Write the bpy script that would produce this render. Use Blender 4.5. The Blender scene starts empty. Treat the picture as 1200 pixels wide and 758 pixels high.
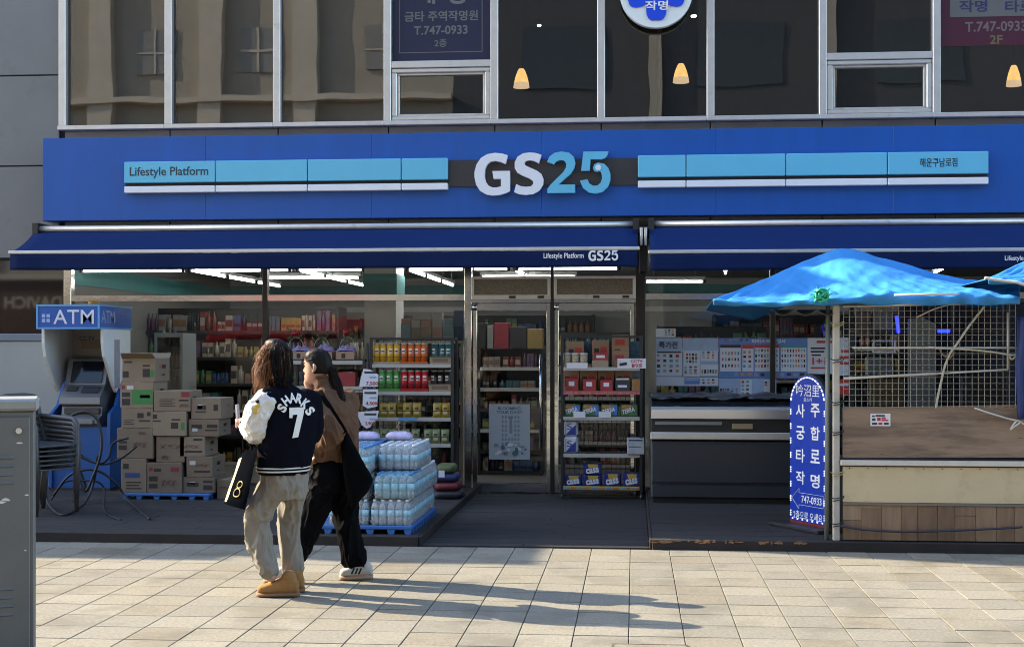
import bpy, math, random
from mathutils import Vector, Matrix, noise
from mathutils.bvhtree import BVHTree
random.seed(7)
R = math.radians
scene = bpy.context.scene
COL = scene.collection
# ---------------------------------------------------------------- camera, sky, sun, exposure
F, H = 1600.0, 1.556                       # focal length in photo pixels (1200 wide), eye height in metres
TH = math.atan2(143.0, F)                  # camera turned left of the shop front's normal
CT, ST = math.cos(TH), math.sin(TH)
cam = bpy.data.objects.new('camera', bpy.data.cameras.new('camera'))
COL.objects.link(cam)
cam.location = (0, 0, H)
cam.rotation_euler = (R(90), 0, TH)
cam.data.sensor_width = 36
cam.data.lens = F / 1200 * 36
cam.data.shift_y = 30 / 1200
cam.data.clip_start, cam.data.clip_end = 0.05, 400
scene.camera = cam
SUN_EL, SUN_AZ = R(31.0), R(-74.5)         # low sun from the left, a little behind the shop front
world = bpy.data.worlds.new('World'); scene.world = world; world.use_nodes = True
wn = world.node_tree
sky = wn.nodes.new('ShaderNodeTexSky'); sky.sky_type = 'NISHITA'; sky.sun_disc = False
sky.sun_elevation, sky.sun_rotation = SUN_EL, SUN_AZ
sky.air_density, sky.dust_density, sky.ozone_density = 1.0, 1.0, 1.6
wn.links.new(sky.outputs[0], wn.nodes['Background'].inputs[0])
wn.nodes['Background'].inputs[1].default_value = 0.15
sl = bpy.data.lights.new('sun', 'SUN'); sl.energy = 3.4; sl.angle = R(0.3); sl.color = (1.0, 0.87, 0.66)
so = bpy.data.objects.new('sun', sl); COL.objects.link(so)
sd = Vector((math.sin(SUN_AZ) * math.cos(SUN_EL), math.cos(SUN_AZ) * math.cos(SUN_EL), math.sin(SUN_EL)))
so.rotation_euler = sd.to_track_quat('Z', 'Y').to_euler()
so.location = (-20, 8, 20)
scene.view_settings.view_transform = 'Standard'
scene.view_settings.look = 'None'
scene.view_settings.gamma = 1
scene.view_settings.use_curve_mapping = False
scene.view_settings.exposure = 2.2
scene.render.engine = 'CYCLES'
scene.cycles.use_denoising = True
scene.cycles.filter_width = 1.0
scene.cycles.max_bounces = 8
scene.cycles.transparent_max_bounces = 16
scene.cycles.caustics_reflective = False
scene.cycles.caustics_refractive = False
scene.cycles.sample_clamp_indirect = 6

# ---------------------------------------------------------------- helpers
def P(u, v, Y):
    """point on the plane y = Y seen at photo position (u, v)"""
    a = (u - 600) / F; t = Y / (CT + a * ST)
    return Vector((a * t * CT - t * ST, Y, H + (409 - v) / F * t))
def G(u, v, z=0.0):
    """point on the level z seen at photo position (u, v)"""
    t = F * (H - z) / (v - 409); a = (u - 600) / F
    return Vector((a * t * CT - t * ST, t * CT + a * t * ST, z))
def X(u, Y): return P(u, 409, Y).x
def Z(v, Y, u=743): return P(u, v, Y).z

def srgb(r, g, b):
    f = lambda c: (c / 255 / 12.92) if c <= 10 else ((c / 255 + 0.055) / 1.055) ** 2.4
    return (f(r), f(g), f(b))

MATS = {}
def mat(name, col, rough=0.6, metal=0.0, var=0.0, vscale=6.0, bump=0.0, bscale=60.0, emit=0.0, rnd=0.0, spec=0.5, stretch=None, coat=0.0, dirt=None, trans=0.0, sheen=0.0, world=False, spots=None):
    if name in MATS: return MATS[name]
    m = bpy.data.materials.new(name); m.use_nodes = True
    nt = m.node_tree; N, L = nt.nodes, nt.links
    b = N['Principled BSDF']
    b.inputs['Base Color'].default_value = (*col, 1)
    b.inputs['Roughness'].default_value = rough
    b.inputs['Metallic'].default_value = metal
    b.inputs['Specular IOR Level'].default_value = spec
    if coat: b.inputs['Coat Weight'].default_value = coat
    if trans: b.inputs['Transmission Weight'].default_value = trans
    if sheen: b.inputs['Sheen Weight'].default_value = sheen
    if emit:
        b.inputs['Emission Color'].default_value = (*col, 1); b.inputs['Emission Strength'].default_value = emit
    tc = N.new('ShaderNodeTexCoord'); vec = tc.outputs['Object']
    if world: vec = N.new('ShaderNodeNewGeometry').outputs['Position']
    if stretch:
        mp = N.new('ShaderNodeMapping'); mp.inputs['Scale'].default_value = stretch
        L.new(vec, mp.inputs['Vector']); vec = mp.outputs[0]
    colsock = None
    if var or rnd:
        nz = N.new('ShaderNodeTexNoise'); nz.inputs['Scale'].default_value = vscale; nz.inputs['Detail'].default_value = 6; nz.inputs['Roughness'].default_value = 0.65
        L.new(vec, nz.inputs['Vector'])
        hs = N.new('ShaderNodeHueSaturation'); hs.inputs['Color'].default_value = (*col, 1)
        mr = N.new('ShaderNodeMapRange'); mr.inputs['From Min'].default_value = 0.25; mr.inputs['From Max'].default_value = 0.75
        mr.inputs['To Min'].default_value = 1 - var; mr.inputs['To Max'].default_value = 1 + var
        L.new(nz.outputs['Fac'], mr.inputs['Value'])
        val = mr.outputs[0]
        if rnd:
            oi = N.new('ShaderNodeObjectInfo'); r2 = N.new('ShaderNodeMapRange')
            r2.inputs['To Min'].default_value = 1 - rnd; r2.inputs['To Max'].default_value = 1 + rnd
            L.new(oi.outputs['Random'], r2.inputs['Value'])
            mu = N.new('ShaderNodeMath'); mu.operation = 'MULTIPLY'
            L.new(val, mu.inputs[0]); L.new(r2.outputs[0], mu.inputs[1]); val = mu.outputs[0]
        L.new(val, hs.inputs['Value'])
        colsock = hs.outputs['Color']
    if dirt:                                   # (colour, noise scale, threshold, amount)
        dcol, dsc, dth, dam = dirt
        n2 = N.new('ShaderNodeTexNoise'); n2.inputs['Scale'].default_value = dsc; n2.inputs['Detail'].default_value = 8; n2.inputs['Roughness'].default_value = 0.7
        L.new(vec, n2.inputs['Vector'])
        mr2 = N.new('ShaderNodeMapRange'); mr2.inputs['From Min'].default_value = dth; mr2.inputs['From Max'].default_value = dth + 0.12; mr2.inputs['To Max'].default_value = dam
        L.new(n2.outputs['Fac'], mr2.inputs['Value'])
        mx = N.new('ShaderNodeMix'); mx.data_type = 'RGBA'; mx.inputs['A'].default_value = (*col, 1); mx.inputs['B'].default_value = (*dcol, 1)
        if colsock: L.new(colsock, mx.inputs['A'])
        L.new(mr2.outputs[0], mx.inputs['Factor']); colsock = mx.outputs['Result']
    if spots:                                  # (colour, cells per metre, radius, amount): gum and grime spots
        scol, ssc, srad, sam = spots
        vo = N.new('ShaderNodeTexVoronoi'); vo.inputs['Scale'].default_value = ssc; L.new(vec, vo.inputs['Vector'])
        m3 = N.new('ShaderNodeMapRange'); m3.inputs['From Min'].default_value = srad; m3.inputs['From Max'].default_value = srad * .6; m3.inputs['To Max'].default_value = sam
        L.new(vo.outputs['Distance'], m3.inputs['Value'])
        n4 = N.new('ShaderNodeTexNoise'); n4.inputs['Scale'].default_value = ssc * .31; L.new(vec, n4.inputs['Vector'])
        m4 = N.new('ShaderNodeMapRange'); m4.inputs['From Min'].default_value = .5; m4.inputs['From Max'].default_value = .62; L.new(n4.outputs['Fac'], m4.inputs['Value'])
        mu2 = N.new('ShaderNodeMath'); mu2.operation = 'MULTIPLY'; L.new(m3.outputs[0], mu2.inputs[0]); L.new(m4.outputs[0], mu2.inputs[1])
        mx2 = N.new('ShaderNodeMix'); mx2.data_type = 'RGBA'; mx2.inputs['A'].default_value = (*col, 1); mx2.inputs['B'].default_value = (*scol, 1)
        if colsock: L.new(colsock, mx2.inputs['A'])
        L.new(mu2.outputs[0], mx2.inputs['Factor']); colsock = mx2.outputs['Result']
    if colsock:
        L.new(colsock, b.inputs['Base Color'])
        if emit: L.new(colsock, b.inputs['Emission Color'])
    if bump:
        nb = N.new('ShaderNodeTexNoise'); nb.inputs['Scale'].default_value = bscale; nb.inputs['Detail'].default_value = 5
        L.new(vec, nb.inputs['Vector'])
        bp = N.new('ShaderNodeBump'); bp.inputs['Strength'].default_value = bump; bp.inputs['Distance'].default_value = 0.01
        L.new(nb.outputs['Fac'], bp.inputs['Height']); L.new(bp.outputs[0], b.inputs['Normal'])
    MATS[name] = m
    return m
def glass(name, tint=(.88, .93, .92), ior=1.5, wavy=0.0, wscale=1.2, rough=0.0):
    if name in MATS: return MATS[name]
    m = bpy.data.materials.new(name); m.use_nodes = True
    N, L = m.node_tree.nodes, m.node_tree.links
    N.remove(N['Principled BSDF'])
    fr = N.new('ShaderNodeFresnel'); fr.inputs['IOR'].default_value = ior
    tr = N.new('ShaderNodeBsdfTransparent'); tr.inputs['Color'].default_value = (*tint, 1)
    gl = N.new('ShaderNodeBsdfGlossy'); gl.inputs['Roughness'].default_value = rough
    mx = N.new('ShaderNodeMixShader')
    L.new(fr.outputs[0], mx.inputs[0]); L.new(tr.outputs[0], mx.inputs[1]); L.new(gl.outputs[0], mx.inputs[2])
    if wavy:
        tc = N.new('ShaderNodeTexCoord'); nz = N.new('ShaderNodeTexNoise'); nz.inputs['Scale'].default_value = wscale; nz.inputs['Detail'].default_value = 1.0
        L.new(tc.outputs['Object'], nz.inputs['Vector'])
        bp = N.new('ShaderNodeBump'); bp.inputs['Strength'].default_value = 1.0; bp.inputs['Distance'].default_value = wavy
        L.new(nz.outputs['Fac'], bp.inputs['Height'])
        L.new(bp.outputs[0], gl.inputs['Normal'])
    L.new(mx.outputs[0], N['Material Output'].inputs[0])
    MATS[name] = m
    return m
def clear(name='clear_glass_back', tint=(1, 1, 1)):
    if name in MATS: return MATS[name]
    m = bpy.data.materials.new(name); m.use_nodes = True
    N, L = m.node_tree.nodes, m.node_tree.links
    N.remove(N['Principled BSDF'])
    tr = N.new('ShaderNodeBsdfTransparent'); tr.inputs['Color'].default_value = (*tint, 1)
    L.new(tr.outputs[0], N['Material Output'].inputs[0]); MATS[name] = m
    return m

ORG = {}
def new_obj(name, data, parent=None):
    o = bpy.data.objects.new(name, data); COL.objects.link(o)
    if parent is not None:
        o.parent = parent; ORG[o.name] = ORG[parent.name]
    return o
def tag(o, label, cat, group=None):
    o['label'] = label; o['category'] = cat
    if group: o['group'] = group
    return o
def thing(name, label, cat, loc=(0, 0, 0), group=None, rotz=0.0):
    o = bpy.data.objects.new(name, None); COL.objects.link(o)
    o.empty_display_size = 0.1
    o.location = loc; o.rotation_euler = (0, 0, rotz)
    ORG[o.name] = Vector(loc) if not rotz else Vector((0, 0, 0))      # turned things are built in local coordinates
    return tag(o, label, cat, group)
def dup(root, loc, rotz=None, label=None, group=None):
    r = root.copy(); COL.objects.link(r); r.location = loc; ORG[r.name] = Vector((0, 0, 0))
    if rotz is not None: r.rotation_euler = (0, 0, rotz)
    if label: r['label'] = label
    if group: r['group'] = group
    for ch in list(root.children):
        c = ch.copy(); COL.objects.link(c); c.parent = r
        for g in list(ch.children):
            d = g.copy(); COL.objects.link(d); d.parent = c
    return r

class MB:
    def __init__(s): s.v, s.f, s.m, s.s = [], [], [], []
    def add(s, vs, fs, m=0, smooth=False):
        b = len(s.v); s.v += [tuple(p) for p in vs]
        for f in fs:
            s.f.append(tuple(b + i for i in f)); s.m.append(m); s.s.append(smooth)
        return s
    def box(s, x0, x1, y0, y1, z0, z1, m=0, ch=0.0):
        if x0 > x1: x0, x1 = x1, x0
        if y0 > y1: y0, y1 = y1, y0
        if z0 > z1: z0, z1 = z1, z0
        if ch <= 0:
            vs = [(x0,y0,z0),(x1,y0,z0),(x1,y1,z0),(x0,y1,z0),(x0,y0,z1),(x1,y0,z1),(x1,y1,z1),(x0,y1,z1)]
            fs = [(0,3,2,1),(4,5,6,7),(0,1,5,4),(1,2,6,5),(2,3,7,6),(3,0,4,7)]
            return s.add(vs, fs, m)
        ch = min(ch, (x1-x0)*.45, (y1-y0)*.45, (z1-z0)*.45)
        vs, idx = [], {}
        for i, x in enumerate((x0, x1)):
            for j, y in enumerate((y0, y1)):
                for k, z in enumerate((z0, z1)):
                    sx, sy, sz = (1, -1)[i], (1, -1)[j], (1, -1)[k]
                    idx[i,j,k,0] = len(vs); vs.append((x, y+sy*ch, z+sz*ch))
                    idx[i,j,k,1] = len(vs); vs.append((x+sx*ch, y, z+sz*ch))
                    idx[i,j,k,2] = len(vs); vs.append((x+sx*ch, y+sy*ch, z))
        fs = []
        for i in (0, 1): fs.append([idx[i,0,0,0], idx[i,1,0,0], idx[i,1,1,0], idx[i,0,1,0]][::(-1 if i == 0 else 1)])
        for j in (0, 1): fs.append([idx[0,j,0,1], idx[1,j,0,1], idx[1,j,1,1], idx[0,j,1,1]][::(1 if j == 0 else -1)])
        for k in (0, 1): fs.append([idx[0,0,k,2], idx[1,0,k,2], idx[1,1,k,2], idx[0,1,k,2]][::(-1 if k == 0 else 1)])
        for j in (0, 1):
            for k in (0, 1): fs.append([idx[0,j,k,1], idx[1,j,k,1], idx[1,j,k,2], idx[0,j,k,2]][::(1 if (j+k) % 2 else -1)])
        for i in (0, 1):
            for k in (0, 1): fs.append([idx[i,0,k,0], idx[i,1,k,0], idx[i,1,k,2], idx[i,0,k,2]][::(-1 if (i+k) % 2 else 1)])
        for i in (0, 1):
            for j in (0, 1): fs.append([idx[i,j,0,0], idx[i,j,1,0], idx[i,j,1,1], idx[i,j,0,1]][::(1 if (i+j) % 2 else -1)])
        for i in (0, 1):
            for j in (0, 1):
                for k in (0, 1):
                    t = [idx[i,j,k,0], idx[i,j,k,1], idx[i,j,k,2]]
                    fs.append(t if (i+j+k) % 2 == 0 else t[::-1])
        return s.add(vs, fs, m)
    def bar(s, p, q, w, h, m=0, up=(0, 0, 1)):
        p, q = Vector(p), Vector(q); d = (q - p).normalized(); u = Vector(up)
        if abs(d.dot(u)) > .95: u = Vector((0, 1, 0))
        a = d.cross(u).normalized() * (w / 2); b = a.cross(d).normalized() * (h / 2)
        vs = [p-a-b, p+a-b, p+a+b, p-a+b, q-a-b, q+a-b, q+a+b, q-a+b]
        return s.add(vs, [(0,1,2,3),(7,6,5,4),(0,4,5,1),(1,5,6,2),(2,6,7,3),(3,7,4,0)], m)
    def tube(s, pts, r, n=8, m=0, closed=False, smooth=True, caps=True):
        pts = [Vector(p) for p in pts]; k = len(pts)
        rs = r if isinstance(r, (list, tuple)) else [r] * k
        vs, up = [], None
        for i, p in enumerate(pts):
            a = pts[(i-1) % k] if (closed or i > 0) else p
            b = pts[(i+1) % k] if (closed or i < k-1) else p
            d = (b - a).normalized() if (b - a).length > 1e-9 else Vector((0, 0, 1))
            if up is None:
                up = Vector((0, 0, 1)) if abs(d.z) < .9 else Vector((1, 0, 0))
            e1 = (up - d * up.dot(d))
            e1 = e1.normalized() if e1.length > 1e-6 else d.orthogonal().normalized()
            up = e1; e2 = d.cross(e1)
            for j in range(n):
                t = 2 * math.pi * j / n
                vs.append(p + (e1 * math.cos(t) + e2 * math.sin(t)) * rs[i])
        fs = []
        for i in range(k if closed else k - 1):
            for j in range(n):
                a, b = i * n, ((i + 1) % k) * n
                fs.append((a + j, a + (j+1) % n, b + (j+1) % n, b + j))
        s.add(vs, fs, m, smooth)
        if caps and not closed:
            o = len(s.v) - len(vs)
            s.f.append(tuple(o + j for j in reversed(range(n)))); s.m.append(m); s.s.append(False)
            s.f.append(tuple(o + (k-1) * n + j for j in range(n))); s.m.append(m); s.s.append(False)
        return s
    def cyl(s, p, q, r, n=12, m=0, smooth=True): return s.tube([p, q], r, n, m, smooth=smooth)
    def loft(s, rings, m=0, smooth=True, caps=True):
        n = len(rings[0]); vs = [p for r in rings for p in r]; fs = []
        for i in range(len(rings) - 1):
            for j in range(n):
                fs.append((i*n+j, i*n+(j+1) % n, (i+1)*n+(j+1) % n, (i+1)*n+j))
        if caps: fs += [tuple(reversed(range(n))), tuple((len(rings)-1)*n+j for j in range(n))]
        return s.add(vs, fs, m, smooth)
    def lathe(s, prof, c=(0, 0, 0), n=16, m=0, smooth=True, mfun=None):
        """prof: (radius, z) from bottom to top"""
        c = Vector(c); vs, fs = [], []
        for r, z in prof:
            for j in range(n):
                t = 2 * math.pi * j / n; vs.append(c + Vector((r * math.cos(t), r * math.sin(t), z)))
        k = len(prof); b = len(s.v); s.v += [tuple(p) for p in vs]
        for i in range(k - 1):
            mm = mfun(i) if mfun else m
            for j in range(n):
                s.f.append((b+i*n+j, b+i*n+(j+1) % n, b+(i+1)*n+(j+1) % n, b+(i+1)*n+j)); s.m.append(mm); s.s.append(smooth)
        s.f.append(tuple(b + j for j in reversed(range(n)))); s.m.append(mfun(0) if mfun else m); s.s.append(False)
        s.f.append(tuple(b + (k-1)*n + j for j in range(n))); s.m.append(mfun(k-2) if mfun else m); s.s.append(False)
        return s
    def prism(s, poly, y0, y1, m=0, ms=None):
        """outline in (x, z), front face at y0 (towards the viewer), back at y1"""
        if sum(poly[i][0]*poly[(i+1) % len(poly)][1]-poly[(i+1) % len(poly)][0]*poly[i][1] for i in range(len(poly))) < 0: poly = poly[::-1]
        n = len(poly); vs = [(x, y0, z) for x, z in poly] + [(x, y1, z) for x, z in poly]
        s.add(vs, [tuple(range(n)), tuple(reversed(range(n, 2*n)))], m)
        o = len(s.v) - 2*n
        for i in range(n):
            j = (i+1) % n
            s.f.append((o+j, o+i, o+n+i, o+n+j)); s.m.append(m if ms is None else ms); s.s.append(False)
        return s
    def grid(s, fn, nu, nv, m=0, smooth=True):
        vs = [fn(i / nu, j / nv) for j in range(nv + 1) for i in range(nu + 1)]
        fs = [(j*(nu+1)+i, j*(nu+1)+i+1, (j+1)*(nu+1)+i+1, (j+1)*(nu+1)+i) for j in range(nv) for i in range(nu)]
        return s.add(vs, fs, m, smooth)
    def data(s, name, mats, org=None):
        me = bpy.data.meshes.new(name)
        vs = s.v if org is None else [(x-org.x, y-org.y, z-org.z) for x, y, z in s.v]
        me.from_pydata(vs, [], s.f)
        for m in (mats if isinstance(mats, (list, tuple)) else [mats]): me.materials.append(m)
        me.polygons.foreach_set('material_index', s.m)
        me.polygons.foreach_set('use_smooth', s.s)
        me.update()
        return me
    def build(s, name, mats, parent=None):
        org = ORG[parent.name] if parent is not None else None
        return new_obj(name, s.data(name, mats, org), parent)
    def top(s, name, mats, label, cat, loc, group=None):
        """a thing that is one mesh, its origin at loc"""
        loc = Vector(loc); o = new_obj(name, s.data(name, mats, loc)); o.location = loc
        ORG[o.name] = loc
        return tag(o, label, cat, group)
def struct(mb, name, mats, loc=(0, 0, 0)):
    loc = Vector(loc); o = new_obj(name, mb.data(name, mats, loc)); o.location = loc; ORG[o.name] = loc
    o['kind'] = 'structure'
    return o
def stuff(o): o['kind'] = 'stuff'; return o
def solidify(o, t, off=0.0):
    md = o.modifiers.new('thickness', 'SOLIDIFY'); md.thickness = t; md.offset = off
    return o

TXT = {}
def text_mesh(s, bold):
    if (s, bold) in TXT: return TXT[s, bold]
    cu = bpy.data.curves.new('lettering', 'FONT'); cu.body = s; cu.size = 1; cu.offset = bold; cu.resolution_u = 3
    ob = bpy.data.objects.new('lettering_source', cu)
    me = bpy.data.meshes.new_from_object(ob)
    vs = [v.co.copy() for v in me.vertices]; fs = [tuple(p.vertices) for p in me.polygons]
    bpy.data.objects.remove(ob); bpy.data.curves.remove(cu); bpy.data.meshes.remove(me)
    x0 = min(v.x for v in vs); x1 = max(v.x for v in vs); y0 = min(v.y for v in vs); y1 = max(v.y for v in vs)
    vs = [((v.x-x0)/(x1-x0), (v.y-y0)/(y1-y0)) for v in vs]
    TXT[s, bold] = (vs, fs)
    return TXT[s, bold]
def text_into(mb, s, o, ex, ez, m=0, bold=0.0):
    """lettering that fills the parallelogram with corner o and edge vectors ex (reading direction) and ez (up)"""
    vs, fs = text_mesh(s, bold); o, ex, ez = Vector(o), Vector(ex), Vector(ez)
    mb.add([o + ex * a + ez * b for a, b in vs], fs, m)
    return mb
def lettering(name, s, u0, v0, u1, v1, Y, m, parent, bold=0.0):
    a, b, c = P(u0, v1, Y), P(u1, v1, Y), P(u0, v0, Y)
    b.z = a.z + (b.z - a.z) * 0.0
    return text_into(MB(), s, a, b - a, c - a, 0, bold).build(name, m, parent)
# ---------------------------------------------------------------- materials shared by the setting
YF = 14.55                                   # plane of the shop glazing
M_clear = clear()
M_glass = glass('shop_glass', (.93, .96, .95), 1.46, wavy=.004, wscale=1.1)
M_glass_up = glass('upper_window_glass', (.85, .86, .85), 2.2, wavy=.0011, wscale=1.5)
M_steel = mat('brushed_steel', (.55, .54, .51), .14, 1.0, var=.12, vscale=3, bump=.5, bscale=2.2, stretch=(.8, 1, 1.6))
M_alu = mat('anodised_aluminium', (.62, .60, .56), .38, .55, var=.08, vscale=8, dirt=((.35, .30, .25), 5, .60, .5))
M_clad = mat('grey_composite_panel', (.165, .172, .175), .38, .15, var=.08, vscale=1.3, dirt=((.09, .09, .09), 2.2, .55, .35))
M_joint = mat('black_joint', (.012, .012, .013), .8)
M_darkframe = mat('dark_bronze_frame', (.035, .032, .03), .4, .6, var=.1)
M_white = mat('white_enamel', (.72, .72, .70), .45, var=.05, vscale=5)
M_black = mat('black_painted_steel', (.018, .019, .021), .45, var=.2, vscale=10)
M_plank = mat('weathered_dark_decking', (.018, .0155, .0155), .82, var=.38, vscale=5, stretch=(.25, 3, 3), bump=.35, bscale=40, rnd=.16, world=True, dirt=((.036, .032, .030), 1.8, .58, .5))
M_plank_edge = mat('worn_decking_edge', (.019, .013, .010), .8, var=.45, vscale=6, bump=.3, bscale=25, dirt=((.30, .13, .05), 7, .69, .8))

# ---------------------------------------------------------------- ground, pavement with its tiles, decking
M_asphalt = mat('plaza_paving', (.30, .275, .23), .9, var=.2, vscale=1.5, bump=.2, bscale=80)
mb = MB(); mb.box(-70, 70, -60, 2.2, -.30, -.03); mb.box(-70, 70, 10.7, 60, -.30, -.03); mb.box(-70, -11, 2.2, 10.7, -.30, -.03); mb.box(11, 70, 2.2, 10.7, -.30, -.03); mb.box(-11, 11, 2.2, 10.7, -.30, -.04)
ground = struct(mb, 'ground', M_asphalt)
M_grout = mat('tile_joint_sand', (.16, .135, .105), .95, var=.25, vscale=20)
TW, TD, TX0, TY0 = .30, .323, -.0285, 8.73
pavement = struct(MB().box(-11, 11, 2.2, 10.66, -.04, -.012), 'pavement', M_grout, (0, 6.5, 0))
def tile_mat(name, col):
    return mat(name, col, .8, var=.34, vscale=48, bump=.25, bscale=120, rnd=.05, spec=.25, dirt=((col[0]*.72, col[1]*.71, col[2]*.69), 1.7, .50, .8), world=True, spots=((.05, .045, .04), 7.0, .09, .55))
TILES = [tile_mat('granite_tile_cream', (.206, .187, .144)), tile_mat('granite_tile_grey', (.190, .175, .140)), tile_mat('granite_tile_sand', (.187, .165, .124)), tile_mat('granite_tile_pale', (.218, .200, .158))]
def tile_mb(x, y, w, d, z=0.0):
    g = .0026; return MB().box(x + g, x + w - g, y + .0055, y + d - .0055, -.03, z, 0, .002)
tile_meshes = [tile_mb(-TW/2, -TD/2, TW, TD).data('paving_tile', m) for m in TILES]
rest = [MB() for _ in TILES]
rt = random.Random(3)
n_tiles = 0
def in_view(x, y):
    d = -ST * x + CT * y
    if d < 1: return False
    u = 600 + F * (CT * x + ST * y) / d; v = 409 + F * H / d
    return -6 < u < 1206 and v < 764
for j in range(-19, 6):
    rowbias = rt.random()
    for i in range(-34, 35):
        x0, y0 = TX0 + TW * i, TY0 + TD * j
        if x0 < -10.4 or x0 > 10.4 or y0 < 2.3: continue
        k = rt.choices(range(4), [.3, .25 + rowbias * .5, .3 * (1 - rowbias), .25])[0]
        vis = any(in_view(x0 + a * TW, y0 + b * TD) for a in (0, .5, 1) for b in (0, .5, 1))
        if vis and n_tiles < 300:
            o = new_obj('paving_tile', tile_meshes[k], pavement)
            o.location = Vector((x0 + TW/2, y0 + TD/2, rt.uniform(-.0012, .0012))) - ORG[pavement.name]
            o.rotation_euler = (rt.uniform(-.002, .002), rt.uniform(-.002, .002), 0)
            n_tiles += 1
        elif not vis:
            b = tile_mb(x0, y0, TW, TD); rest[k].add(b.v, b.f)
for k, b in enumerate(rest): stuff(b.build('distant_paving_tiles', TILES[k], pavement))
# rust-edged access cover at the lower rim of the picture
c0 = G(717, 754.5); c1 = G(806, 754.5)
M_rust = mat('rusty_iron', (.11, .065, .045), .8, .3, var=.3, vscale=30, bump=.3)
cov = thing('access_cover', 'square access cover with thin rusty rim at the bottom edge of the pavement', 'cover', (c0.x, c0.y - .45, 0))
mb = MB()
w = c1.x - c0.x; y1 = c0.y
mb.box(c0.x, c1.x, y1 - .012, y1, -.01, .006); mb.box(c0.x, c1.x, y1 - .472, y1 - .46, -.01, .006)
mb.box(c0.x, c0.x + .012, y1 - .46, y1 - .012, -.01, .006); mb.box(c1.x - .012, c1.x, y1 - .46, y1 - .012, -.01, .006)
mb.build('rim', M_rust, cov)
MB().box(c0.x + .012, c1.x - .012, y1 - .46, y1 - .012, -.01, .0045).build('lid', TILES[0], cov)

DY0, PZ = 10.68, .075
XL, XR = -1.70, .14
def deck(name, x0, x1, y0, y1, z, thick, joints):
    o = struct(MB().box(x0, x1, y0 + .03, y1, -.03, z - .022), name, M_joint, ((x0 + x1) / 2, y0, 0))
    y = y0; k = 0
    dr = random.Random(name)
    while y < y1 - .02:
        w = min(.145, y1 - y); x = x0; s = dr.uniform(.8, 2.2)
        while x < x1 - .01:
            e = min(x1, x + s); e = x1 if x1 - e < .5 else e
            MB().box(x + .0015, e - .0015, y + .0025, y + w - .0025, z - .02, z + dr.uniform(-.0015, .0015), 0, .003).build('deck_plank', M_plank, o)
            x = e; s = dr.uniform(1.6, 2.4)
        y += w
    return o
left_deck = deck('left_decking', -9.5, XL, DY0, 14.5, PZ, .02, 1)
MB().box(-9.5, XL, DY0 - .022, DY0 - .002, -.005, PZ + .002, 0, .004).build('front_board', M_plank_edge, left_deck)
MB().box(XL, XL + .02, DY0, 14.5, -.005, PZ + .002, 0, .004).build('side_board', M_plank_edge, left_deck)
right_deck = deck('right_decking', XR, 8.5, DY0, 14.5, PZ, .02, 1)
MB().box(XR, 8.5, DY0 - .022, DY0 - .002, -.005, PZ + .002, 0, .004).build('front_board', M_plank_edge, right_deck)
MB().box(XR - .02, XR, DY0, 14.5, -.005, PZ + .002, 0, .004).build('side_board', M_plank_edge, right_deck)
g_ = random.Random(77)
wear = MB()
for k in range(46):                                  # chipped, bare wood along the front edge of the right decking
    x = XR + (g_.random() ** 2) * 1.3; w = g_.uniform(.008, .05); h = g_.uniform(.004, .014)
    wear.prism([(x + w * math.cos(t) * g_.uniform(.5, 1), PZ - .002 - h * (1 - math.sin(t)) * g_.uniform(.5, 1)) for t in [q * math.pi / 4 for q in range(8)]], DY0 - .0245 - .0002 * (k % 5), DY0 - .0225)
    if k % 2: wear.add([(x - w * .5, DY0 - .018, PZ + .0035), (x + w * .6, DY0 - .019, PZ + .0035), (x + w * .3, DY0 - .018 + h * 2, PZ + .0035), (x - w * .2, DY0 - .018 + h * 1.6, PZ + .0035)], [(0, 1, 2, 3)])
stuff(wear.build('worn_edge', mat('bare_worn_wood', (.26, .14, .065), .8, var=.4, vscale=30), right_deck))
mid_deck = deck('entrance_decking', XL + .022, XR - .022, DY0, 14.5, .012, .02, 1)

# ---------------------------------------------------------------- the shop building
bld = thing('commercial_building', 'grey panelled two storey building with glazed convenience store at street level', 'building', (0, YF, 0))
XW0, XW1 = -17.7, 12.0                       # extent of the building
ROOF = 8.54
MB().box(XW0, XW1, YF - .02, 24, ROOF - .25, ROOF).build('roof', M_clad, bld)
MB().box(-13.45, -11.1, YF + .01, 19, ROOF + .001, 10.05).build('roof_tower', M_clad, bld)
mb = MB(); mb.box(XW0, XW1, 23.6, 24, 0, ROOF - .25); mb.box(XW0, XW0 + .25, YF + .06, 23.6, 0, ROOF - .25); mb.box(XW1 - .25, XW1, YF + .06, 23.6, 0, ROOF - .25)
mb.box(XW0 + .25, XW1 - .25, YF + .06, 23.6, 2.80, 3.72)
mb.build('rear_and_side_walls', M_clad, bld)
us = [74, 198, 325, 454.5, 579.5, 704.5, 832.5, 964, 1097]
YW = 14.50
wx = [X(u, YW) for u in us]
pitch = (wx[-1] - wx[0]) / 8
wx = wx + [wx[-1] + pitch * k for k in range(1, 4)]
ZS, ZT = 4.0, 6.25
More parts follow.
